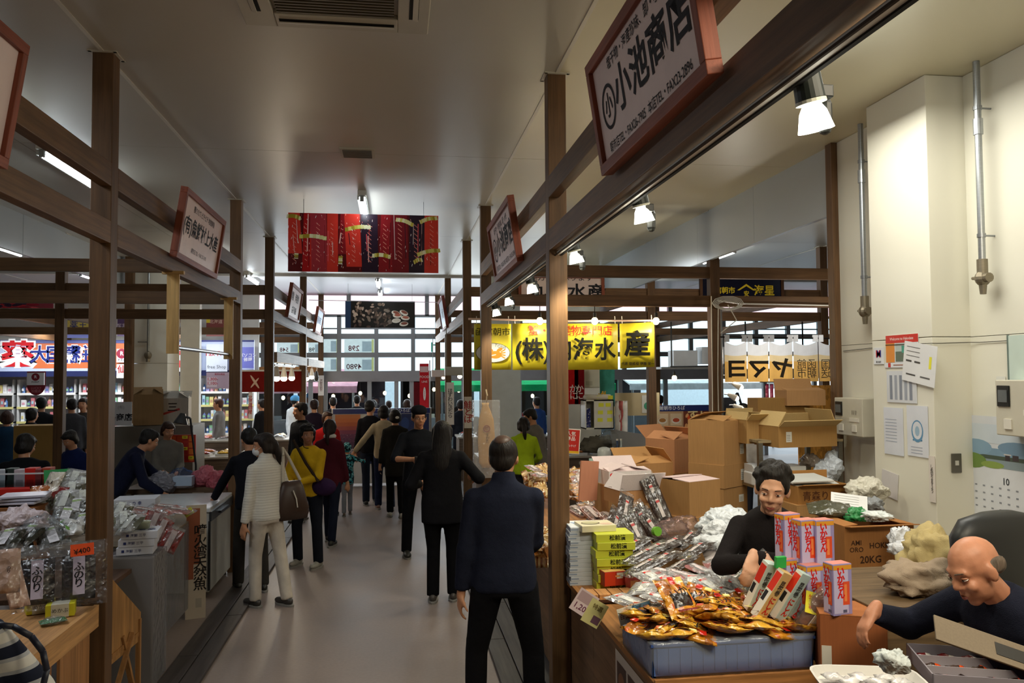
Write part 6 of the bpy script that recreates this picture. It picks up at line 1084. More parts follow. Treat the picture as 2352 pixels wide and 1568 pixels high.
m.build('coil', 'satin', cd); MB('#dcd8cc').tube([at(1650, 700, Y=9.19), at(1649, 860, Y=9.19), at(1651, 1000, Y=9.19)], .006, 5).tube([at(1634, 680, Y=9.19), at(1636, 850, Y=9.19), at(1637, 960, Y=9.19)], .006, 5).tube([at(1672, 700, Y=9.19), at(1692, 735, Y=9.19), at(1655, 765, Y=9.19)], .006, 5).build('drop_cable', 'satin', cd)
# ---------------------------------------------------------------- back of the spotlight side stall
q = at(1378, 985, Y=10.6); t_ = thing('wall_cabinet', 'white open sided cabinet covered with yellow sticky notes', 'cabinet', (q.x, 10.6, q.z)); a, b = at(1345, 922, Y=10.6), at(1411, 988, Y=10.6); w, h = b.x-a.x, a.z-b.z; m = MB('#d6d6cc'); m.b2(-w*.2, 0, 0, w*.5, .02, h); m.b2(-w/2, 0, 0, -w/2+.01, .3, h); m.b2(-w/2, 0, 0, w/2, .3, .015); m.b2(-w/2, 0, h-.015, w/2, .3, h); m.b2(w/2-.01, 0, 0, w/2, .3, h); m.b2(-w/2, .28, 0, w/2, .3, h); m.build('cabinet_body', 'satin', t_)
MB('#2a3a8a').b2(-w*.42, .1, .02, -w*.26, .2, h*.7).build('wrapped_bundle', 'foil', t_)
R = random.Random(3)
for i in range(8): x, z = -.02+(i % 2)*.12+R.uniform(-.02, .02), h*.25+(i//2)*.10; n_ = MB('#dfe23a').b2(x, -.002, z, x+.07, 0, z+.05).build('sticky_note', 'satin', t_); 
for cc, x in (('#c9c4c0', .25), ('#d9d8d6', .33), ('#a85a58', .29)): o_ = thing('towel', ('grey', 'white', 'dusty red')[('#c9c4c0', '#d9d8d6', '#a85a58').index(cc)]+' towel hanging at the side of the white cabinet', 'towel', (q.x+x, 10.58, q.z)); weld(pillow(MB(cc), .10, .55, .03, cc, 5, 8, .3, int(x*100)).build('towel_cloth', 'cloth', o_, mtx=mt((0, 0, .1), PI/2), smooth=True))
q2 = at(1383, 912, Y=10.75); t_ = thing('gift_bow', 'shiny gold ribbon bow on the white cabinet', 'bow', q2)
for i in range(14): a_ = i*2.4; MB('#d8ac1c').tube([(0, 0, -.03), (.05*math.cos(a_), .04*math.sin(a_), .02+.03*(i % 3)), (.02*math.cos(a_+.5), .02, .01)], .007, 5).build('loop', 'foil', t_)
t_ = thing('tabletop_machine', 'white flat appliance on top of the white cabinet', 'appliance', (q.x, 10.72, q.z+h)); MB('#cfcbc0').loft([((0, 0, 0), .18, .12), ((0, 0, .04), .19, .13), ((0, 0, .07), .17, .11)], 20, e=.5).build('housing', 'satin', t_, smooth=True)
wb = thing('water_heater', 'cream wall mounted heater box above the cabinet', 'heater', at(1345, 872, Y=11.5)); MB('#cfc9b4').b2(-.12, 0, -.12, .22, .2, .22).build('housing', 'satin', wb, bev=.02); MB('#b8b29c').b2(.0, -.005, -.08, .1, 0, -.02).build('panel', 'satin', wb)
t_ = thing('hanging_coat', 'teal green apron hanging from the rail beyond the yellow banner', 'apron', at(1395, 905, Y=11.2)); weld(pillow(MB('#3f8a7c'), .22, .55, .06, '#3f8a7c', 6, 8, .3, 4).build('apron_cloth', 'cloth', t_, mtx=mt((0, 0, .1), PI/2), smooth=True))
for px, cc, w_ in ((1317, '#c01c20', 'bright'), (1331, '#7a1018', 'dark')):
    t_ = thing('happi_banner', '%s red cloth banner with white brush lettering behind the post' % w_, 'banner', mtx=FRONT(at(px, 885, Y=11.0))); MB(cc).b2(-.07, -.26, -.006, .07, .30, 0).build('cloth_panel', 'cloth', t_); text('かに', .12, '#e4dcdc', t_, 0, -.10, .002, vert=True, bold=.01)
pt = thing('partition', 'low grey counter partition behind the cartons', 'partition', (0, 0, 0)); a, b = at(1405, 1000, Y=10.2), at(1500, 1012, Y=9.6); MB('#77777a').add([(a.x, 10.2, 0), (b.x, 9.6, 0), (b.x, 9.66, 0), (a.x, 10.26, 0), (a.x, 10.2, a.z+.08), (b.x, 9.6, b.z+.06), (b.x, 9.66, b.z+.06), (a.x, 10.26, a.z+.08)], [(0, 3, 2, 1), (4, 5, 6, 7), (0, 1, 5, 4), (1, 2, 6, 5), (2, 3, 7, 6), (3, 0, 4, 7)]).build('panel', 'satin', pt)
dk = thing('work_desk', 'worktop with tableware behind the sales table', 'desk', (0, 0, 0)); a, b = at(1340, 1065, Y=9.9), at(1450, 1065, Y=9.9); MB('#8a8478').b2(a.x, 9.6, a.z-.03, b.x, 10.15, a.z).build('worktop', 'satin', dk)
for x in (a.x+.03, b.x-.03): MB('#6a665c').b2(x-.02, 9.62, 0, x+.02, 9.66, a.z-.03).build('leg', 'metal', dk)
zt = a.z; q = at(1388, 1060, Y=9.8); t_ = thing('electric_kettle', 'grey thermos kettle on the worktop', 'kettle', (q.x, 9.8, zt)); MB('#b4b8b8').lathe([(.08, 0), (.085, .02), (.085, .16), (.07, .20), (.03, .215)], 22).build('body', 'gloss', t_, smooth=True); MB('#9a9e9e').tube([(.07, 0, .19), (.12, 0, .2), (.12, 0, .06), (.085, 0, .05)], .012, 8).build('handle', 'satin', t_)
for px, cc, lab in ((1360, '#a8c8c0', 'pale green cup on the worktop'), (1368, '#b4d0cc', 'second pale green cup beside the kettle')): q = at(px, 1055, Y=9.75); t_ = thing('cup', lab, 'cup', (q.x, 9.75, zt)); MB(cc).lathe([(.02, 0), (.035, .005), (.04, .08), (.036, .08), (.03, .01)], 18).build('cup_body', 'gloss', t_, smooth=True)
for px, cc, lab in ((1418, '#2a3a5c', 'dark blue bottle behind the worktop'), (1427, '#9aa4a8', 'clear tall bottle beside the dark blue one')): q = at(px, 1030, Y=10.05); t_ = thing('bottle', lab, 'bottle', (q.x, 10.05, zt)); MB(cc).lathe([(.032, 0), (.034, .01), (.034, .15), (.014, .20), (.014, .27)], 16).build('glass_body', 'gloss', t_, smooth=True); MB('#d9d4cc').lathe([(.016, .27), (.016, .29)], 12).build('cap', 'satin', t_)
q = at(1430, 1048, Y=9.7); t_ = thing('wicker_basket', 'shallow wicker basket with a red can on the worktop', 'basket', (q.x, 9.7, zt)); MB('#8a5a34').loft([((0, 0, 0), .12, .09), ((0, 0, .06), .15, .11), ((0, 0, .06), .14, .10), ((0, 0, .01), .11, .08)], 22).build('basket_body', 'woodx', t_); tt = thing('food_can', 'red can standing in the wicker basket', 'can', (q.x+.01, 9.7, zt+.04)); MB('#c4282c').cyl((0, 0, 0), (0, 0, .09), .035, n=16).build('can_body', 'gloss', tt)
crumple(at(1375, 1022, Y=10.3), .22, .15, .12, '#4a463e', 'dark heap of bags and cloths under the white cabinet', 21, 'cloth', 'cloth_heap', 'bag'); crumple(at(1402, 1005, Y=10.2), .14, .1, .1, '#a8b0b4', 'grey plastic bag above the kettle', 22, 'wrap')
# shelves beyond: green disc notice, hanging pink packs, drawer stack
t_ = thing('notice_board', 'cream partition board with a green disc notice', 'notice', mtx=FRONT(at(1466, 925, Y=12.4))); MB('#c4b48c').b2(-.45, -.20, -.02, .35, .16, 0).build('board', 'satin', t_); MB('#e2e4dc').b2(.06, -.16, .0, .24, .12, .004).build('sheet', 'satin', t_); m = MB('#3fa07a'); m.disc(.15, -.05, .06, .06, .006); m.build('green_disc', 'satin', t_)
q = at(1475, 1035, Y=11.9); t_ = thing('drawer_unit', 'black stacked drawer unit beyond the partition', 'drawers', (q.x, 12.3, 0)); MB('#25272a').b2(-.2, 0, 0, .2, .4, 1.0).build('drawer_shell', 'satin', t_); [MB('#3c4044').b2(-.18, -.01, .06+i*.19, .18, 0, .22+i*.19).build('drawer', 'satin', t_) for i in range(5)]; MB('#6a5f4a').b2(-.8, -.1, 1.0, .6, .5, 1.03).build('top_board', 'woodx', t_)
R = random.Random(14)
for i in range(9): q = at(1762+i*10.5, 900, Y=11.3); t_ = thing('pink_pack', 'pink hanging snack pack behind the shop curtain', 'package', q, group='pink packs hanging behind the shop curtain') ; weld(pillow(MB(), .055, .24, .02, R.choice(['#c8406a', '#d05a80', '#b8305a', '#c0a0b8']), 4, 7, .3, i).build('pouch', 'foil', t_, mtx=mt((0, 0, 0), PI/2), smooth=True))
tag(MB('#77736a').cyl(tuple(at(1745, 877, Y=11.3)), tuple(at(1860, 877, Y=11.3)), .008, n=8).build('hanging_bar', 'metal'), 'thin bar from which the pink packs hang', 'bar')
# hanging grey light boxes near the spotlight side far posts
for px, py, Y, lab in ((1012, 862, 17.8, 'farther pale box lamp hung on two cords by the fourth post'), (1048, 858, 14.0, 'nearer pale box lamp hung on two cords between the far posts')):
    q = at(px, py, Y=Y); t_ = thing('box_lamp', lab, 'lamp', q); MB('#b9b6ac').b2(-.20, -.08, -.03, .20, .08, .12).build('housing', 'satin', t_, bev=.008); [MB('#9a9890').cyl((s*.17, 0, .12), (s*.17, 0, 3.0-q.z), .008, n=6).build('cord', 'matte', t_) for s in (-1, 1)]; MB('#ffe8c0').ell((.06, 0, -.05), (.04, .04, .035)).build('glass_bulb', 'emit', t_, e=9)
# chains of black cord lights in the neighbouring stall
q0 = at(1540, 842, Y=12.2); q1 = at(1662, 840, Y=12.2); tag(MB('#1c1c1c').tube([tuple(q0), tuple(q1)], .012, 6).tube([(q0.x+.02, 12.2, q0.z), (q0.x+.02, 12.2, 2.95)], .012, 6).tube([(q1.x-.1, 12.2, q1.z), (q1.x-.1, 12.2, 2.95)], .012, 6).build('lamp_track', 'satin'), 'black hanging lamp bar in the neighbouring stall', 'bar')
bare_bulb(at(1549, 868, Y=12.2), .12, 'small white shaded lamp under the black hanging bar', power=6, col=(1, .95, .85))
for px, w_ in ((1718, 'first'), (1850, 'second')): q = at(px, 735, Y=11.75); tag(MB('#1f1c1a').cyl((q.x, 11.85, 2.2), (q.x, 11.85, 2.935), .012, n=6).build('hanger_rod', 'metal'), '%s black hanger rod above the shop curtain' % w_, 'rod')
for (px, py), lab in (((1575, 820), 'white foam box on the high shelf beyond the lamp bar, wide one'), ((1640, 812), 'white foam box on the high shelf beside the post')): q = at(px, py, Y=13.6); tag(MB('#dfe2e4').b2(q.x-.22, 13.6, q.z-.18, q.x+.22, 13.9, q.z+.12).build('foam_box', 'satin', bev=.006), lab, 'box')
q = at(1605, 842, Y=13.6); tag(MB('#8a8a86').b2(q.x-.7, 13.55, q.z-.04, q.x+.6, 13.95, q.z+.0).build('high_shelf', 'satin'), 'pale high shelf carrying foam boxes beyond the lamp bar', 'shelf')
# ================================================================ drugstore side stalls
T3 = thing('display_table', 'pale wooden sales table at the bottom corner beside the nearest post', 'table', (0, 0, 0))
MB('#b88a5a').b2(-2.9, 2.6, .77, -1.735, 5.08, .80).build('tabletop', 'woody', T3, bev=.003); MB('#c49560').b2(-1.735, 2.6, .68, -1.71, 5.08, .805).build('edge_board', 'woody', T3)
MB('#a5764a').b2(-1.76, 4.62, .02, -1.745, 5.04, .66).build('front_panel', 'woodz', T3); MB('#a5764a').b2(-1.76, 3.3, .02, -1.745, 4.3, .66).build('front_panel', 'woodz', T3)
for x, y in ((-1.8, 4.55), (-1.8, 2.7), (-2.8, 4.9), (-2.8, 2.7)): MB('#8a5f3a').b2(x-.03, y-.03, 0, x+.03, y+.03, .77).build('leg', 'woodz', T3)
ts = thing('trestle', 'pale plywood trestle board with crossed legs behind the nearest post', 'trestle', (-1.66, 5.52, 0)); MB('#b0824e').add([(-.10, -.25, .34), (.02, .12, .42), (.02, .12, .60), (-.10, -.25, .98), (-.115, -.25, .34), (.005, .12, .42), (.005, .12, .60), (-.115, -.25, .98)], [(0, 1, 2, 3), (7, 6, 5, 4), (0, 4, 5, 1), (1, 5, 6, 2), (2, 6, 7, 3), (3, 7, 4, 0)]).build('gusset_panel', 'woodz', ts)
for a_, b_ in (((-.08, -.22, .0), (-.0, .02, .5)), ((.0, .12, .0), (-.04, -.06, .5)), ((.01, .11, .0), (.01, .11, .56)), ((-.09, -.2, .40), (.01, .12, .47))): v = Vector(b_)-Vector(a_); MB('#a97a48').cyl(a_, b_, .02, n=4).build('leg', 'woodz', ts)
# big clear bag with two seaweed packs and an orange price tag
q = at(140, 1316, Y=4.95); bg = thing('seaweed_bag', 'big clear bag with two black seaweed packs standing on the pale table', 'package', mtx=basis((.94, .34, 0), (-.10, .30, .95), (q.x, 4.95, q.z)))
for s, x in ((0, -.115), (1, .09)):
    weld(pillow(MB(), .17, .25, .05, '#14121c', 6, 8, .3, s+3).build('seaweed_pack', 'foil', bg, mtx=Matrix.Translation((x, -.03, -.02)), smooth=True)); MB('#c4bcd4').b2(x-.03, -.13, .028, x+.03, .08, .032).build('label', 'satin', bg); text('ふのり', .055, '#15131c', bg, x, -.025, .034, vert=True, bold=.02)
weld(pillow(MB('#e8eaf0'), .47, .36, .085, '#e8eaf0', 9, 9, .25, 5, edge=.14).build('clear_film', 'film', bg, mtx=Matrix.Translation((0, -.01, 0)), smooth=True, milk=.03)); MB('#a8adb4').b2(-.22, .10, -.005, .22, .165, .012).build('folded_header', 'wrap', bg)
t_ = thing('price_tag', 'bright orange price tag reading ¥400 on the big clear bag', 'price tag', mtx=basis((.94, .34, .03), (-.10, .30, .95), at(189, 1262, Y=4.84))); MB('#f2541a').b2(-.058, -.033, 0, .058, .033, .003).build('card', 'satin', t_); text('¥400', .040, '#2c1c14', t_, 0, -.008, .0045, ang=.12, bold=.01)
for i, (px, py, rz, w) in enumerate(((92, 1392, .5, 'left'), (140, 1400, .25, 'right'))):
    q = at(px, py, Z=.835); t_ = thing('mustard_box', 'small yellow and white box in film, %s one of the pair' % w, 'box', mtx=mt((q.x, q.y, .806), 0, 0, rz)@Matrix.Scale(1.25, 4)); MB('#d6d22c').box(0, 0, .028, .115, .07, .055).build('carton_body', 'satin', t_, bev=.002); MB('#d6d4c4').box(0, -.0, .028, .07, .072, .057).build('label', 'satin', t_); text('めかぶ', .022, '#222222', t_, 0, .028, 0, mtx=basis((1, 0, 0), (0, 0, 1), (0, -.037, 0)))
t_ = film_pack(.13, .09, .025, '#2f7a4c', None, 'small green pack under the yellow boxes', seed=8); t_.matrix_basis = mt(at(122, 1425, Z=.82), 0, 0, .5)
for i, (px, py, rz, lab) in enumerate(((20, 1310, .4, 'tall pinkish label pack leaning at the picture edge'), (35, 1345, .9, 'pale paper pack with red print below the leaning label'))): t_ = foil_pouch(.10, .22, .02, '#c9a89a' if i else '#b89a8a', lab, txt='のり', ts=.2, seed=i, vert=True); t_.matrix_basis = mt(at(px, py, Y=4.35), 1.1, 0, rz)
# packs heaped on the near stall
proto('seaweed', .17, .24, .045, '#2a2c24', '', 'dark seaweed pack in shiny film on the near drugstore side stall', '#c8c6cc', seed=51, group='dark seaweed packs on the near stall', stripe='#8aa85a')
proto('mix', .15, .20, .05, '#6a6a5a', '', 'clear pack of dried sea vegetables on the near drugstore side stall', '#c4c8c0', seed=52, milk=.25, group='clear packs on the near stall')
R = random.Random(44)
def heap2(key, pts):
    for px, py, Y, rx, rz in pts: put(key, mt(at(px, py, Y=Y), rx, R.uniform(-.2, .2), rz))
tb = thing('display_table', 'dark lower sales table behind the seaweed bag', 'table', (0, 0, 0)); MB('#5a4232').b2(-3.6, 5.25, .78, -1.80, 6.44, .81).build('tabletop', 'woody', tb)
for x, y in ((-1.86, 5.35), (-1.86, 6.38), (-3.5, 5.35), (-3.5, 6.38)): MB('#4a3426').b2(x-.03, y-.03, 0, x+.03, y+.03, .78).build('leg', 'woodz', tb)
tb = thing('display_table', 'narrow dark table left of the nearest post under white bags', 'table', (0, 0, 0)); MB('#4a3a30').b2(-4.6, 5.15, .78, -3.65, 7.9, .81).build('tabletop', 'woody', tb)
for x, y in ((-3.7, 5.25), (-3.7, 7.8), (-4.5, 7.8)): MB('#4a3426').b2(x-.03, y-.03, 0, x+.03, y+.03, .78).build('leg', 'woodz', tb)
heap2('seaweed', [(100, 1215, 5.5, .5, .3), (60, 1230, 5.3, .4, -.3), (150, 1190, 5.8, .5, .2), (175, 1170, 6.0, .6, .1), (40, 1262, 5.2, .3, .5), (120, 1235, 5.35, .4, .5), (15, 1240, 5.2, .4, 0), (186, 1205, 5.7, .6, -.2)])
heap2('mix', [(130, 1125, 6.4, .9, -.2), (165, 1130, 6.3, .9, .2), (170, 1105, 6.5, 1.0, .1), (110, 1140, 6.3, .8, .5), (95, 1160, 6.1, .8, .6), (150, 1150, 6.1, .7, .0), (190, 1120, 6.4, .9, -.1), (285, 1195, 6.2, .5, .3), (300, 1205, 6.0, .5, -.4), (275, 1175, 6.4, .6, 0), (190, 1150, 6.1, .8, .4)])
for px, py, Y, rx, rz, s, col_, lab in ((120, 1112, 6.35, 1.0, -.4, '珍味', '#c8c0b0', 'cream printed bag with black characters and a red fan'), (128, 1145, 6.2, .9, -.7, '', '#7a2424', 'dark red bean pack below the cream printed bag'), (98, 1142, 6.25, .9, .6, '', '#a8643a', 'brown and orange striped pack leaning left'), (166, 1212, 5.6, .3, .3, 'わかめ', '#c9cac8', 'white pack with square stamp beside the bright green pack'), (142, 1215, 5.6, .3, .5, '', '#5f9a3a', 'bright green pack with a looped tie')):
    t_ = foil_pouch(.14, .20, .045, col_, lab, txt=s or None, ts=.22, seed=len(lab)); t_.matrix_basis = mt(at(px, py, Y=Y), rx, 0, rz)
crumple(at(48, 1205, Y=5.5), .16, .12, .10, '#c4b4b8', 'pinkish white crumpled carrier bag on the near stall', 61, n=30); crumple(at(92, 1215, Y=5.4), .12, .10, .08, '#b8c2cc', 'bluish clear crumpled bag beside the pinkish one', 62, 'wrap', n=26)
t_ = thing('green_card', 'green folded sheet standing behind the clear packs', 'card', mtx=mt(at(132, 1104, Y=6.7), 1.2, 0, .5)); MB('#1f8a48').b2(-.09, -.09, 0, .09, .09, .004).build('sheet', 'satin', t_)
g = at(40, 1195, Y=6.0); carton((g.x, 6.0, .81), .32, .26, g.z-.81+.1, .05, 'brown closed carton behind the pinkish crumpled bag', '#8a5a34', flaps=(0, 0, None, None)); 
for i in range(3): t_ = thing('paper_bundle', 'white glossy leaflet bundle, layer %s on the brown carton' % ['lowest', 'middle', 'top'][i], 'leaflets', mtx=mt((g.x+.02*i, 6.0, g.z+.12+i*.022), 0, 0, .1*i)); MB('#c4c4d4').b2(-.17+.02*i, -.11, 0, .15, .11, .016).build('sheets', 'gloss', t_, bev=.003)
cs = thing('display_case', 'low clear fronted case of red and white boxes at the left edge', 'case', (0, 0, 0)); a, b = at(-60, 1130, Y=7.0), at(150, 1130, Y=7.0); MB('#6a3028').b2(a.x, 7.0, .81, b.x, 7.3, a.z).build('case_shelf', 'satin', cs); MB('#dfe6ea').b2(a.x, 6.99, a.z, b.x+.3, 7.0, at(0, 1089, Y=7.0).z).build('clear_front', 'glass', cs); MB('#cfd6da').b2(a.x, 6.985, at(0, 1090, Y=7.0).z, b.x+.3, 7.005, at(0, 1087, Y=7.0).z).build('rim', 'gloss', cs)
for i, (px, w_, cc, lab) in enumerate(((6, 26, '#b9bcc4', 'pale grey box at the edge'), (25, 18, '#2a3430', 'dark green jar-like box'), (48, 22, '#c4b4bc', 'pinkish white box'), (72, 22, '#c82018', 'bright red box'), (92, 16, '#8a3838', 'dark red wrapped box'), (108, 18, '#b04430', 'rust red box'))):
    q = at(px, 1126, Y=7.12); t_ = thing('gift_box', lab+' in the clear fronted case', 'box', (q.x, 7.14, a.z)); h = .16+.01*(i % 2); MB(cc).box(0, 0, h/2, w_*7.1/1854, .1, h).build('carton_body', 'satin', t_, bev=.003); MB(sh(cc, .6)).b2(-w_*.0012, -.052, .03, w_*.0012, -.05, .08).build('print', 'satin', t_)
q = at(52, 1132, Y=7.02); t_ = thing('gift_box', 'long flat red box lying at the foot of the case', 'box', (q.x, 6.93, a.z-.01)); MB('#c8261c').box(0, 0, .02, .30, .1, .05).build('carton_body', 'satin', t_, bev=.003)
# white boxes and container right of the nearest post
for k in range(3):
    q = at(313+(2 if k < 2 else 4), 1262, Y=6.1); t_ = box_pack(.235, .20, .052, '#c9ccd6', 'white noodle-like gift box with blue print, %s of the three' % ['bottom', 'middle', 'top'][k], faces=[('f', '■ 海鮮 三平', .024, '#2a3468', -.02, 0, .005)]); z0 = at(313, 1274, Y=6.0).z; t_.matrix_basis = mt((q.x+.012*k, 6.1, z0+k*.054), 0, 0, .12)
    if k == 2: face_text(t_, .235, .20, .052, 't', 'するめ', .06, '#28347a', .01, -.03, .02)
zt3 = z0+3*.054; q = at(318, 1222, Y=6.08); t_ = thing('food_container', 'small oval clear container on the three white boxes', 'container', (q.x, 6.12, zt3)); MB('#9aa08a').loft([((0, 0, 0), .06, .045), ((0, 0, .04), .068, .052), ((0, 0, .045), .07, .054), ((0, 0, .052), .066, .05)], 22, e=.7).build('container_body', 'gloss', t_, smooth=True); MB('#b8b4a8').b2(-.04, -.02, .052, .04, .02, .054).build('label', 'satin', t_)
t_ = thing('storage_bin', 'bin covered in dusty clear plastic under the white boxes', 'bin', (at(313, 1300, Y=6.1).x, 6.12, 0)); MB('#77726e').box(0, 0, z0/2-.006, .30, .30, z0-.012).build('bin_body', 'satin', t_, bev=.01); MB('#b8b8bc').box(0, 0, z0/2-.0, .32, .32, z0-.002).build('plastic_cover', 'wrap', t_, milk=.25)
# goods table before the freezer
tb = thing('display_table', 'sales table draped in clear plastic before the white freezer', 'table', (0, 0, 0)); MB('#7a6a52').b2(-2.9, 6.5, .815, -1.80, 7.95, .86).build('tabletop', 'woodx', tb)
MB('#a9aaae').b2(-1.80, 6.5, .1, -1.795, 7.6, .85).build('plastic_sheet', 'wrap', tb, milk=.3, sc=5); MB('#a9aaae').b2(-2.6, 6.485, .1, -1.8, 6.49, .85).build('plastic_sheet', 'wrap', tb, milk=.3, sc=5)
for x in (-1.88, -2.8):
    for y in (6.6, 7.85): MB('#4a3a2c').b2(x-.025, y-.025, 0, x+.025, y+.025, .815).build('leg', 'woodz', tb)
t_ = box_pack(.34, .26, .07, '#cdd2de', 'white tray box with blue characters before the navy vendor', faces=[('f', '北 の 幸', .035, '#28347a', .0, 0, .01)]); t_.matrix_basis = mt(at(315, 1160, Y=7.6), 0, 0, .1)
proto('squidpack', .13, .30, .03, '#8a4436', '', 'reddish dried squid pack on the plastic draped table', '#c8bab4', seed=71, group='reddish packs on the plastic draped table')
heap2('squidpack', [(330, 1172, 7.2, .1, 1.2), (380, 1165, 7.4, .1, 1.4), (360, 1180, 7.0, .1, 1.0), (300, 1180, 7.0, .1, 1.5), (410, 1172, 7.3, .1, 1.3)])
for px, py, rz, w in ((370, 1215, .5, 'upper'), (392, 1240, .3, 'lower'), (352, 1200, .7, 'behind the upper')): t_ = film_pack(.13, .22, .03, '#7a2c28', '', 'red and white pack hanging off the plastic draped table, '+w, '#c8b8b8', seed=px); t_.matrix_basis = basis((.85, .1, -.5+rz*.2), (.4, .05, .9), at(px, py, Y=6.42))
t_ = thing('price_tag', 'tiny yellow tag on the corner of the plastic draped table', 'price tag', mtx=FRONT(at(433, 1176, Y=7.3))@Matrix.Rotation(.6, 4, 'Z')); MB('#c9c64a').b2(-.04, -.03, -.002, .04, .03, 0).build('card', 'satin', t_)
t_ = thing('paper_banner', 'vertical paper banner with brush characters hanging beside the freezer', 'banner', mtx=basis((.95, .3, 0), (0, 0, 1), at(450, 1290, Y=7.55))); MB('#b8ab98').b2(-.085, -.50, -.002, .085, .50, 0).build('sheet', 'satin', t_); m = MB('#8a4a2c'); m.rect(-.08, -.02, .03, .47, .001); m.rect(-.08, -.15, -.02, -.02, .001); m.rect(.0, -.40, .05, -.32, .001, '#a0988a'); m.build('print', 'satin', t_); text('噴火湾天然魚', .115, '#1a1614', t_, .035, .03, .003, vert=True, bold=.01)
fz = thing('chest_freezer', 'white chest freezer with grey edge trim used as a counter', 'freezer', (0, 0, 0)); MB('#c4c4be').b2(-2.75, 8.2, .06, -1.765, 9.22, .82).build('cabinet', 'satin', fz, bev=.01); MB('#dfe3e6').b2(-2.77, 8.18, .825, -1.755, 9.24, .87).build('lid', 'gloss', fz, bev=.008); MB('#5f6468').b2(-1.765, 8.18, .74, -1.745, 9.24, .83).b2(-1.775, 8.185, .08, -1.755, 8.21, .74).build('trim', 'metal', fz); MB('#4a4c50').b2(-1.745, 8.5, .77, -1.72, 8.9, .79).build('handle', 'metal', fz)
for x, y in ((-2.7, 8.25), (-1.82, 8.25), (-2.7, 9.17), (-1.82, 9.17)): MB('#222222').cyl((x, y, 0), (x, y, .06), .02).build('foot', 'satin', fz)
bk_ = thing('back_counter', 'counter behind the freezer carrying pink and blue bags', 'counter', (0, 0, 0)); MB('#6a5440').b2(-2.95, 9.45, .85, -1.86, 10.2, .90).build('worktop', 'woodx', bk_)
for x in (-2.85, -1.95): MB('#5a4634').b2(x-.03, 9.5, 0, x+.03, 9.56, .85).build('leg', 'woodz', bk_)
for i, (px, py, Y, cc, lab) in enumerate(((418, 1102, 9.55, '#5f86c4', 'blue translucent bag of flat packs'), (470, 1098, 9.6, '#c86a78', 'pink translucent bag, left'), (505, 1105, 9.55, '#c4606c', 'pink translucent bag, right'), (370, 1112, 9.4, '#7a7a84', 'grey clear bag beside the navy vendor'))): crumple(at(px, py, Y=Y), .15, .12, .12, cc, lab+' behind the white freezer', 70+i, 'satin' if i else 'wrap', n=24, rough=.25)
t_ = box_pack(.20, .14, .10, '#a8bcd4', 'pale blue flat packs inside the blue bag', faces=()); t_.matrix_basis = mt(at(422, 1114, Y=9.42), 0, 0, 0)
for (px, py, Y, s_, rz, lab, cc, tx_) in ((340, 975, 11.9, (.38, .3, .42), .3, 'brown open carton high behind the counting woman', '#8f7450', ()), (400, 972, 12.2, (.42, .3, .36), .1, 'white carton with red and black brush logo', '#b4b2ac', [('f', '三', .14, '#2a2422', .0, .05, .02)])):
    g = at(px, py, Y=Y); b_ = carton((g.x, Y, g.z), s_[0], s_[1], s_[2], rz, lab, cc, flaps=(.5, 2.4, .6, .6), txt=tx_)
    if cc == '#b4b2ac': m = MB('#a8302a'); m.rect(-.14, -.02, .10, .01, 0, ang=.3); m.build('red_stroke', 'satin', b_, mtx=face_mtx('f', .42, .3, .36))
g = at(370, 975, Y=12.0); rk2 = thing('storage_rack', 'grey box rack under the high cartons, drugstore side', 'rack', (0, 0, 0)); MB('#6c685e').b2(g.x-.55, 11.7, 0, g.x+.5, 12.4, g.z).build('rack_body', 'satin', rk2)
dl = thing('desk_lamp', 'black jointed desk lamp behind the counting woman', 'lamp', (0, 0, 0)); p0, p1, p2 = at(450, 1068, Y=9.9), at(437, 960, Y=9.9), at(420, 955, Y=9.9); MB('#17171a').tube([p0, p1, p2], .012, 8).build('arm', 'satin', dl); MB('#17171a').cyl(p2+Vector((0, 0, .03)), p2+Vector((-.02, -.02, -.09)), .03, .085, 18).build('lamp_shade', 'satin', dl); MB('#17171a').cyl((p0.x, 9.9, .90), (p0.x, 9.9, .93), .07, n=18).cyl((p0.x, 9.9, .93), p0, .012).build('base', 'satin', dl)
ds = thing('pack_display', 'red and orange pack display with yellow price cards', 'display', mtx=FRONT(at(420, 1030, Y=11.2))); MB('#b8301c').b2(-.16, -.18, -.03, .16, .18, 0).build('board', 'satin', ds); m = MB(); [m.rect(-.15+(i % 4)*.075, -.16+(i//4)*.085, -.09+(i % 4)*.075, -.09+(i//4)*.085, .001, ['#d8581c', '#e07a2a', '#a8201c', '#c84a20'][(i*7) % 4]) for i in range(16)]; m.build('print', 'satin', ds)
for x, y in ((.02, .15), (.02, -.0), (.10, -.12)): MB('#e8d22a').b2(x-.03, y-.02, .004, x+.04, y+.02, .006).build('price_card', 'satin', ds); text('480', .025, '#222222', ds, x+.005, y, .008)
t_ = thing('shop_sign', 'white upright sign with black characters 島商店 beside the nearest post'.replace(' 島商店', ''), 'sign', mtx=FRONT(at(278, 950, Y=10.9))); MB('#c9c9cc').b2(-.16, -.15, -.006, .13, .15, 0).build('face_board', 'satin', t_); text('島商店', .10, '#1c1c22', t_, -.01, -.05, .002, bold=.02); text('(有)', .05, '#8a8a90', t_, 0, .08, .002)
g = at(88, 1022, Y=12.2); carton((g.x, 12.2, 0), .5, .4, g.z+.28, .1, 'tan carton seen beside the outer post', '#a8854a', flaps=(0, 0, None, None))
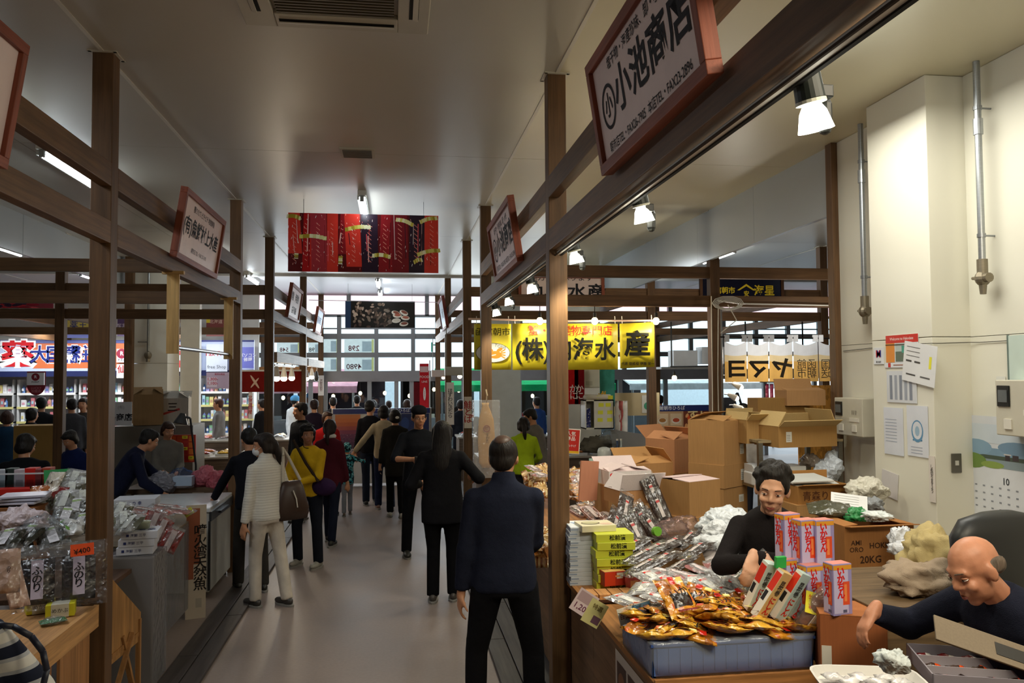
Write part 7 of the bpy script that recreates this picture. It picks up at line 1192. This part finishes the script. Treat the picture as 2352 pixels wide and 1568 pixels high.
# stalls of the next row, counters with wares
R = random.Random(90)
for i, (x0, x1, y0, y1, z, lab) in enumerate(((-7.2, -4.8, 11.9, 12.7, .85, 'far counter with dark trays behind the outer posts'), (-4.2, -2.0, 13.2, 14.0, .88, 'counter with foam trays beyond the second bay'), (1.3, 3.4, 12.2, 13.0, .88, 'far counter on the spotlight side second bay'), (1.3, 3.3, 16.4, 17.2, .88, 'farthest counter on the spotlight side'), (-4.2, -2.0, 16.6, 17.4, .88, 'farthest counter on the drugstore side'), (-7.2, -5.0, 9.5, 10.2, .85, 'counter at the left picture edge beyond the black pullover'))):
    t_ = thing('market_counter', lab, 'counter', (0, 0, 0)); MB('#6a5a4c').b2(x0, y0, 0, x1, y1, z-.03).build('counter_base', 'woodx', t_); MB('#a9a49a').b2(x0-.03, y0-.03, z-.03, x1+.03, y1+.03, z).build('worktop', 'satin', t_)
    for k in range(int((x1-x0)/.34)):
        for r_ in range(2):
            bx_, by_ = x0+.18+k*.34, y0+.2+r_*.38; tt = thing('ware_tray', 'foam tray of wrapped seafood on the '+['far drugstore side counter', 'second bay counter', 'spotlight side second bay counter', 'farthest spotlight side counter', 'farthest drugstore side counter', 'counter at the picture edge'][i], 'tray', (bx_, by_, z), group='trays on '+lab); MB('#c9ccd0').b2(-.13, -.10, 0, .13, .10, .035).build('tray', 'satin', tt)
            weld(pillow(MB(), .22, .17, .05, R.choice(['#c8762c', '#b84838', '#8a8f94', '#d8c8a8', '#5a3a30', '#d9b040']), 4, 4, .3, k+r_*9).build('contents', 'foil', tt, mtx=Matrix.Translation((0, 0, .05)), smooth=True))
# striped customer bag and back at the bottom corner
sc_ = thing('person', 'stooping customer in grey and white striped top at the bottom corner, face outside the picture', 'person', (0, 0, 0)); A = at(8, 1490, Y=2.75); m = MB('#b3b7bd')
m.loft([((A.x-.28, 2.80, .35), .17, .13), ((A.x-.26, 2.80, .55), .18, .15), ((A.x-.22, 2.78, .8), .19, .16), ((A.x-.20, 2.76, A.z+.02), .17, .15), ((A.x-.22, 2.76, A.z+.13), .10, .10)], 18); m.cap((A.x-.05, 2.74, A.z+.05), (A.x+.04, 2.92, A.z-.2), .062, .055); m.cap((A.x+.04, 2.92, A.z-.2), (A.x-.04, 3.1, A.z-.33), .05, .042)
remesh(m, 'striped_top', M('stripe'), sc_, .014, 3); m = MB('#22242c'); [m.cap((A.x-.28+s*.09, 2.8, .6), (A.x-.28+s*.10, 2.8, .08), .09, .06) for s in (-1, 1)]; remesh(m, 'trousers', M('cloth', '#22242c'), sc_, .02, 3)
m = MB(SKIN); m.cap((A.x-.24, 2.8, A.z+.05), (A.x-.33, 2.95, A.z+.28), .06, .055); m.ell((A.x-.36, 2.98, A.z+.32), (.08, .10, .11)); hand_mb(m, (A.x-.04, 3.1, A.z-.33), (-.2, .9, -.3), (0, 0, -1), 1, .4); m.cap((A.x-.28, 2.8, .6), (A.x-.25, 2.8, A.z), .08, .08); remesh(m, 'body', M('skin', SKIN), sc_, .012, 2); m = MB('#1c1512'); m.ell((A.x-.37, 2.95, A.z+.36), (.092, .105, .10)); remesh(m, 'hair', M('hair', '#1c1512'), sc_, .016, 2)
for s in (-1, 1): MB('#222222').ell((A.x-.28+s*.1, 2.86, .05), (.05, .12, .05)).build('shoe', 'satin', sc_, smooth=True)
hb = thing('tote_bag', 'striped shoulder bag with dark looping handle at the bottom corner', 'bag', (0, 0, 0)); B_ = at(70, 1500, Y=2.72); MB('#23283a').tube([B_+Vector(( -.12+.16*math.sin(a_), .02, .15*math.cos(a_)-.06)) for a_ in [i*PI/8 for i in range(9)]], .010, 8).build('handle', 'satin', hb, smooth=True); MB('#c4c4c4').loft([((B_.x-.12, B_.y+.02, B_.z-.50), .13, .05), ((B_.x-.12, B_.y+.02, B_.z-.35), .15, .07), ((B_.x-.12, B_.y+.02, B_.z-.18), .13, .05)], 18).build('pouch', 'stripe', hb, smooth=True)
# ================================================================ drugstore at the far left
X0, X1, YD = -9.6, -3.15, 19.0
ds = bpy.data.objects.new('drugstore_front', None); C.objects.link(ds); struct(ds)
MB('#d6d4cc').b2(X0, YD+.6, 0, X1, YD+.7, CEIL).build('back_wall', 'satin', ds); MB('#b9b6ac').b2(X0-.1, YD-.2, 0, X0, YD+.7, CEIL).build('side_wall', 'satin', ds)
MB('#1c2450').b2(X0, YD-.08, 2.16, X1, YD, 2.28).build('fascia_bar', 'satin', ds)
fs = thing('drugstore_sign', 'long blue, orange and white drugstore fascia sign', 'sign', mtx=FRONT(((X0+X1)/2, YD-.02, 2.62))); hw = (X1-X0)/2
MB('#b9c6e2').b2(-hw, -.34, -.06, hw, .34, 0).build('panel', 'satin', fs); o_ = (X0+X1)/2; sxp = lambda px: at(px, 815, Y=YD).x-o_
m = MB(); m.rect(-hw, .30, hw, .34, .002, '#22307c'); m.rect(sxp(76), -.28, sxp(292), .27, .002, '#c8693c'); m.rect(sxp(76), .27, sxp(292), .295, .002, '#22307c'); m.rect(sxp(290), -.34, sxp(300), .3, .003, '#a02228'); m.build('print', 'satin', fs)
text('薬', .62, '#f2f2f2', fs, sxp(42), 0, .004, bold=.06, sx=1.15); text('薬', .58, '#c8202a', fs, sxp(42), 0, .006, bold=.035, sx=1.15)
for s_, px in (('大', 92), ('国', 128), ('薬', 160), ('粧', 188), ('店', 232)): text(s_, .42, '#e6e8f4', fs, sxp(px), 0, .004, bold=.045); text(s_, .40, '#22307c', fs, sxp(px), 0, .006, bold=.02)
def panel_sign(px0, px1, py0, py1, Y, col_, items, lab, art=()):
    a, b = at(px0, py0, Y=Y), at(px1, py1, Y=Y); t_ = thing('wall_sign', lab, 'sign', mtx=FRONT(((a.x+b.x)/2, Y, (a.z+b.z)/2))); w, h = b.x-a.x, a.z-b.z; MB(col_).b2(-w/2, -h/2, -.03, w/2, h/2, 0).build('panel', 'satin', t_)
    if art: m = MB(); [m.rect(u0*w, v0*h, u1*w, v1*h, .001, cc) if not isinstance(cc, tuple) else m.disc(u0*w, v0*h, u1, v1, .0015, cc[0]) for u0, v0, u1, v1, cc in art]; m.build('print', 'satin', t_)
    for s_, sz, cc, x, y, b_ in items: text(s_, sz*h, cc, t_, x*w, y*h, .003, bold=b_)
    return t_
panel_sign(268, 291, 801, 832, 18.9, '#d8dadc', [('R', .40, '#e8e8e8', 0, .15, .03), ('するお', .2, '#22263a', 0, -.32, .01)], 'white sign with a dark red disc letter R near the pillar', art=[(0, .15, .11, .11, ('#8a1f3a',))])
panel_sign(268, 291, 836, 868, 18.9, '#d8d4cc', [('仙', .6, '#a02a30', 0, .1, .02)], 'white sign with one large red character under the letter R sign')
panel_sign(400, 462, 790, 853, 18.85, '#c8d0de', [('免税', .42, '#c8303a', 0, .22, .03), ('Lovely souvenirs', .10, '#333a4a', .15, -.3, 0)], 'pale sign with two large red characters and a red pig-like blob', art=[(-.3, -.22, .10, .08, ('#c8303a',))])
panel_sign(474, 522, 790, 853, 18.85, '#b8c0cc', [('Tax Free', .24, '#a83a40', 0, .15, .01), ('free Shop', .17, '#555a66', 0, -.33, .0)], 'grey-blue sign reading Tax Free beside the pale slat')
panel_sign(556, 583, 797, 845, 18.7, '#6a70c0', [('パソコン\n修理', .2, '#d8daf0', 0, 0, .02)], 'violet sign with white characters by the second post')
panel_sign(400, 445, 728, 760, 18.95, '#c9cfe0', [('O HI', .42, '#2a3470', 0, .25, .01), ('大波町', .3, '#2a3470', 0, -.25, .01)], 'high yellow edged sign reading O HI', art=[(.35, -.5, .5, .5, '#d8c83a')])
panel_sign(474, 518, 728, 772, 18.95, '#7a3430', [('北海道', .22, '#d8b8a8', 0, .25, .01), ('みやげ', .2, '#7a94c8', -.1, -.2, .01)], 'high brown red sign with yellow corner', art=[(-.5, .2, -.3, .5, '#e0cc2a')])
panel_sign(148, 212, 728, 776, 18.95, '#dccf6a', [('薬王', .4, '#3a4488', 0, .1, .01)], 'high yellow sign between the outer posts', art=[(-.5, -.5, .5, -.2, '#3a4488')])
panel_sign(270, 290, 728, 772, 18.95, '#5a4470', [('医薬', .3, '#d8d0e0', 0, 0, .01)], 'high purple sign by the pillar')
panel_sign(474, 525, 855, 892, 18.0, '#b8a4b8', [('1,300-\n1,100-', .26, '#b8304a', -.22, -.05, .01), ('薬用化粧品', .12, '#a02a3a', .1, .38, .01)], 'pinkish price banner reading 1,300 and 1,100', art=[(-.48, -.4, -.02, .2, '#d8ccd8')])
pp = panel_sign(62, 101, 856, 884, 17.0, '#d4d6da', [('R', .34, '#d8dade', 0, .16, .02), ('POINT', .2, '#4a4a52', 0, -.26, .01)], 'shield-shaped hanging point card sign with letter R', art=[(0, .16, .075, .075, ('#7a1a2c',))]); m = MB('#7a1a2c'); wq = at(101, 870, Y=17).x-at(62, 870, Y=17).x; m.disc(0, -.10, wq*.56, .22, -.04, '#7a1a2c', n=24); m.rect(-wq*.56, -.1, wq*.56, .15, -.04, '#7a1a2c'); m.build('shield', 'satin', pp); text('LUCKY\n加盟店', .06, '#c88a94', pp, 0, -.21, -.035)
hp = thing('hanging_poster', 'dark hanging photo poster of red salmon at the left edge', 'poster', mtx=FRONT(at(45, 700, Y=16.6))); MB('#7a2430').b2(-.65, -.14, -.01, .6, .16, 0).build('board', 'satin', hp); m = MB(); R = random.Random(7); [m.disc(R.uniform(-.55, .3), R.uniform(-.08, .1), .12, .03, .001+k*1e-5, R.choice(['#b8303a', '#8a1c2c', '#c84a50', '#3a2438']), n=10, ang=R.uniform(-.4, .4)) for k in range(24)]; m.build('print', 'gloss', hp)
# shelves and products
sh_u = []
for u in range(5):
    xa = X0+.15+u*1.27; t_ = thing('shop_shelf', 'white drugstore shelving unit, %s from the left' % ['first', 'second', 'third', 'fourth', 'fifth'][u], 'shelf', (xa, YD+.1, 0)); MB('#d9dbda').b2(0, .36, 0, 1.2, .40, 2.1).build('back_panel', 'satin', t_)
    for z in (.15, .52, .86, 1.18, 1.50, 1.80): MB('#e4e6e6').b2(0, 0, z-.03, 1.2, .36, z).build('shelf_board', 'satin', t_); MB('#dcd690' if int(z*10) % 2 else '#f0f0ec').b2(0, -.008, z-.045, 1.2, 0, z+.005).build('price_rail', 'satin', t_)
    for x in (0, 1.17): MB('#c9cbcb').b2(x, 0, 0, x+.03, .36, 2.1).build('upright', 'satin', t_)
PR = []
R = random.Random(77); cols_ = ['#e8e8ea', '#c87880', '#5f86c0', '#dccf8a', '#8ac09a', '#d8a0b0', '#a8cfdc', '#f0f0f0', '#c8a080', '#b0a0c8', '#e0e4e8', '#6a78a8']
for i in range(12):
    w, h = R.uniform(.06, .10), R.uniform(.12, .22); t_ = thing('product_box', 'small coloured product package on the brightly lit drugstore shelves', 'package', (0, 0, -5), group='packages on the drugstore shelves'); m = MB(cols_[i])
    if i % 3 == 2: m.lathe([(w*.45, 0), (w*.45, h*.7), (w*.2, h*.82), (w*.2, h)], 10)
    else: m.box(0, 0, h/2, w, .1, h)
    m.build('packet', 'satin', t_); MB(cols_[(i+5) % 12]).b2(-w*.3, -.055, h*.3, w*.3, -.0505, h*.62).build('label', 'satin', t_); PR.append([t_, w, 0])
n_ = 0
for u in range(5):
    for z in (.86, 1.18, 1.50, 1.80):
        x = X0+.22+u*1.27; xe = X0+.15+u*1.27+1.15
        while x < xe and n_ < 290:
            e = PR[R.randrange(12)]; loc = (x+e[1]/2, YD+.16+R.uniform(0, .05), z)
            if loc[0]+e[1]/2 > xe: break
            if not e[2]: e[0].location = loc; e[2] = 1
            else: dup(e[0], loc=loc)
            x += e[1]+.012; n_ += 1
for e in PR:
    if not e[2]:
        for k_ in list(e[0].children): bpy.data.objects.remove(k_)
        bpy.data.objects.remove(e[0])
# backlit posters stuck on the glass front, seen from behind
for i, (px0, px1, py0, py1, s_, cc) in enumerate(((636, 688, 787, 811, '548', '#d86a7a'), (708, 734, 787, 811, '98', '#7a6a78'), (735, 776, 778, 810, '', '#9aa'), (791, 859, 779, 810, '298', '#d86a7a'), (791, 859, 821, 852, '4980', '#c06a7a'), (735, 776, 820, 852, '', '#9aa'), (680, 688, 818, 850, '', '#9aa'))):
    a, b = at(px0, py0, Y=20.06), at(px1, py1, Y=20.06); t_ = thing('window_poster', ['backlit reversed price poster farthest from the aisle centre', 'cut off reversed price poster in grey digits', 'pale reversed poster left of the 298 one, upper row', 'backlit reversed price poster with three pink digits, upper row', 'backlit reversed price poster with four pink digits, lower row', 'pale reversed poster left of the 4980 one, lower row', 'sliver of a pale reversed poster in the lower row'][i]+' on the glass front', 'poster', mtx=FRONT(((a.x+b.x)/2, 20.06, (a.z+b.z)/2))); w, h = b.x-a.x, a.z-b.z
    MB('#f4f4f0').b2(-w/2, -h/2, -.002, w/2, h/2, 0).build('sheet', 'sheer', t_, tr=.92); m = MB(); m.rect(w*.1, -h*.4, w*.42, h*.35, .001, '#b8c0c8'); m.rect(w*.42, -h/2, w/2, h/2, .001, '#e8e09a'); m.build('print', 'sheer', t_, tr=.92)
    if s_: text(s_, h*.55, cc, t_, -w*.18, -h*.18, .003, bold=.01, sx=-1)
t_ = thing('window_letters', 'green letter shape on the glass front near the fourth spotlight side post', 'sign', mtx=FRONT(at(995, 797, Y=19.94))); m = MB('#18b48a'); m.rect(-.05, -.12, -.02, .12, 0); m.rect(.0, .04, .10, .07, 0); m.build('letter_strokes', 'satin', t_)
bake()
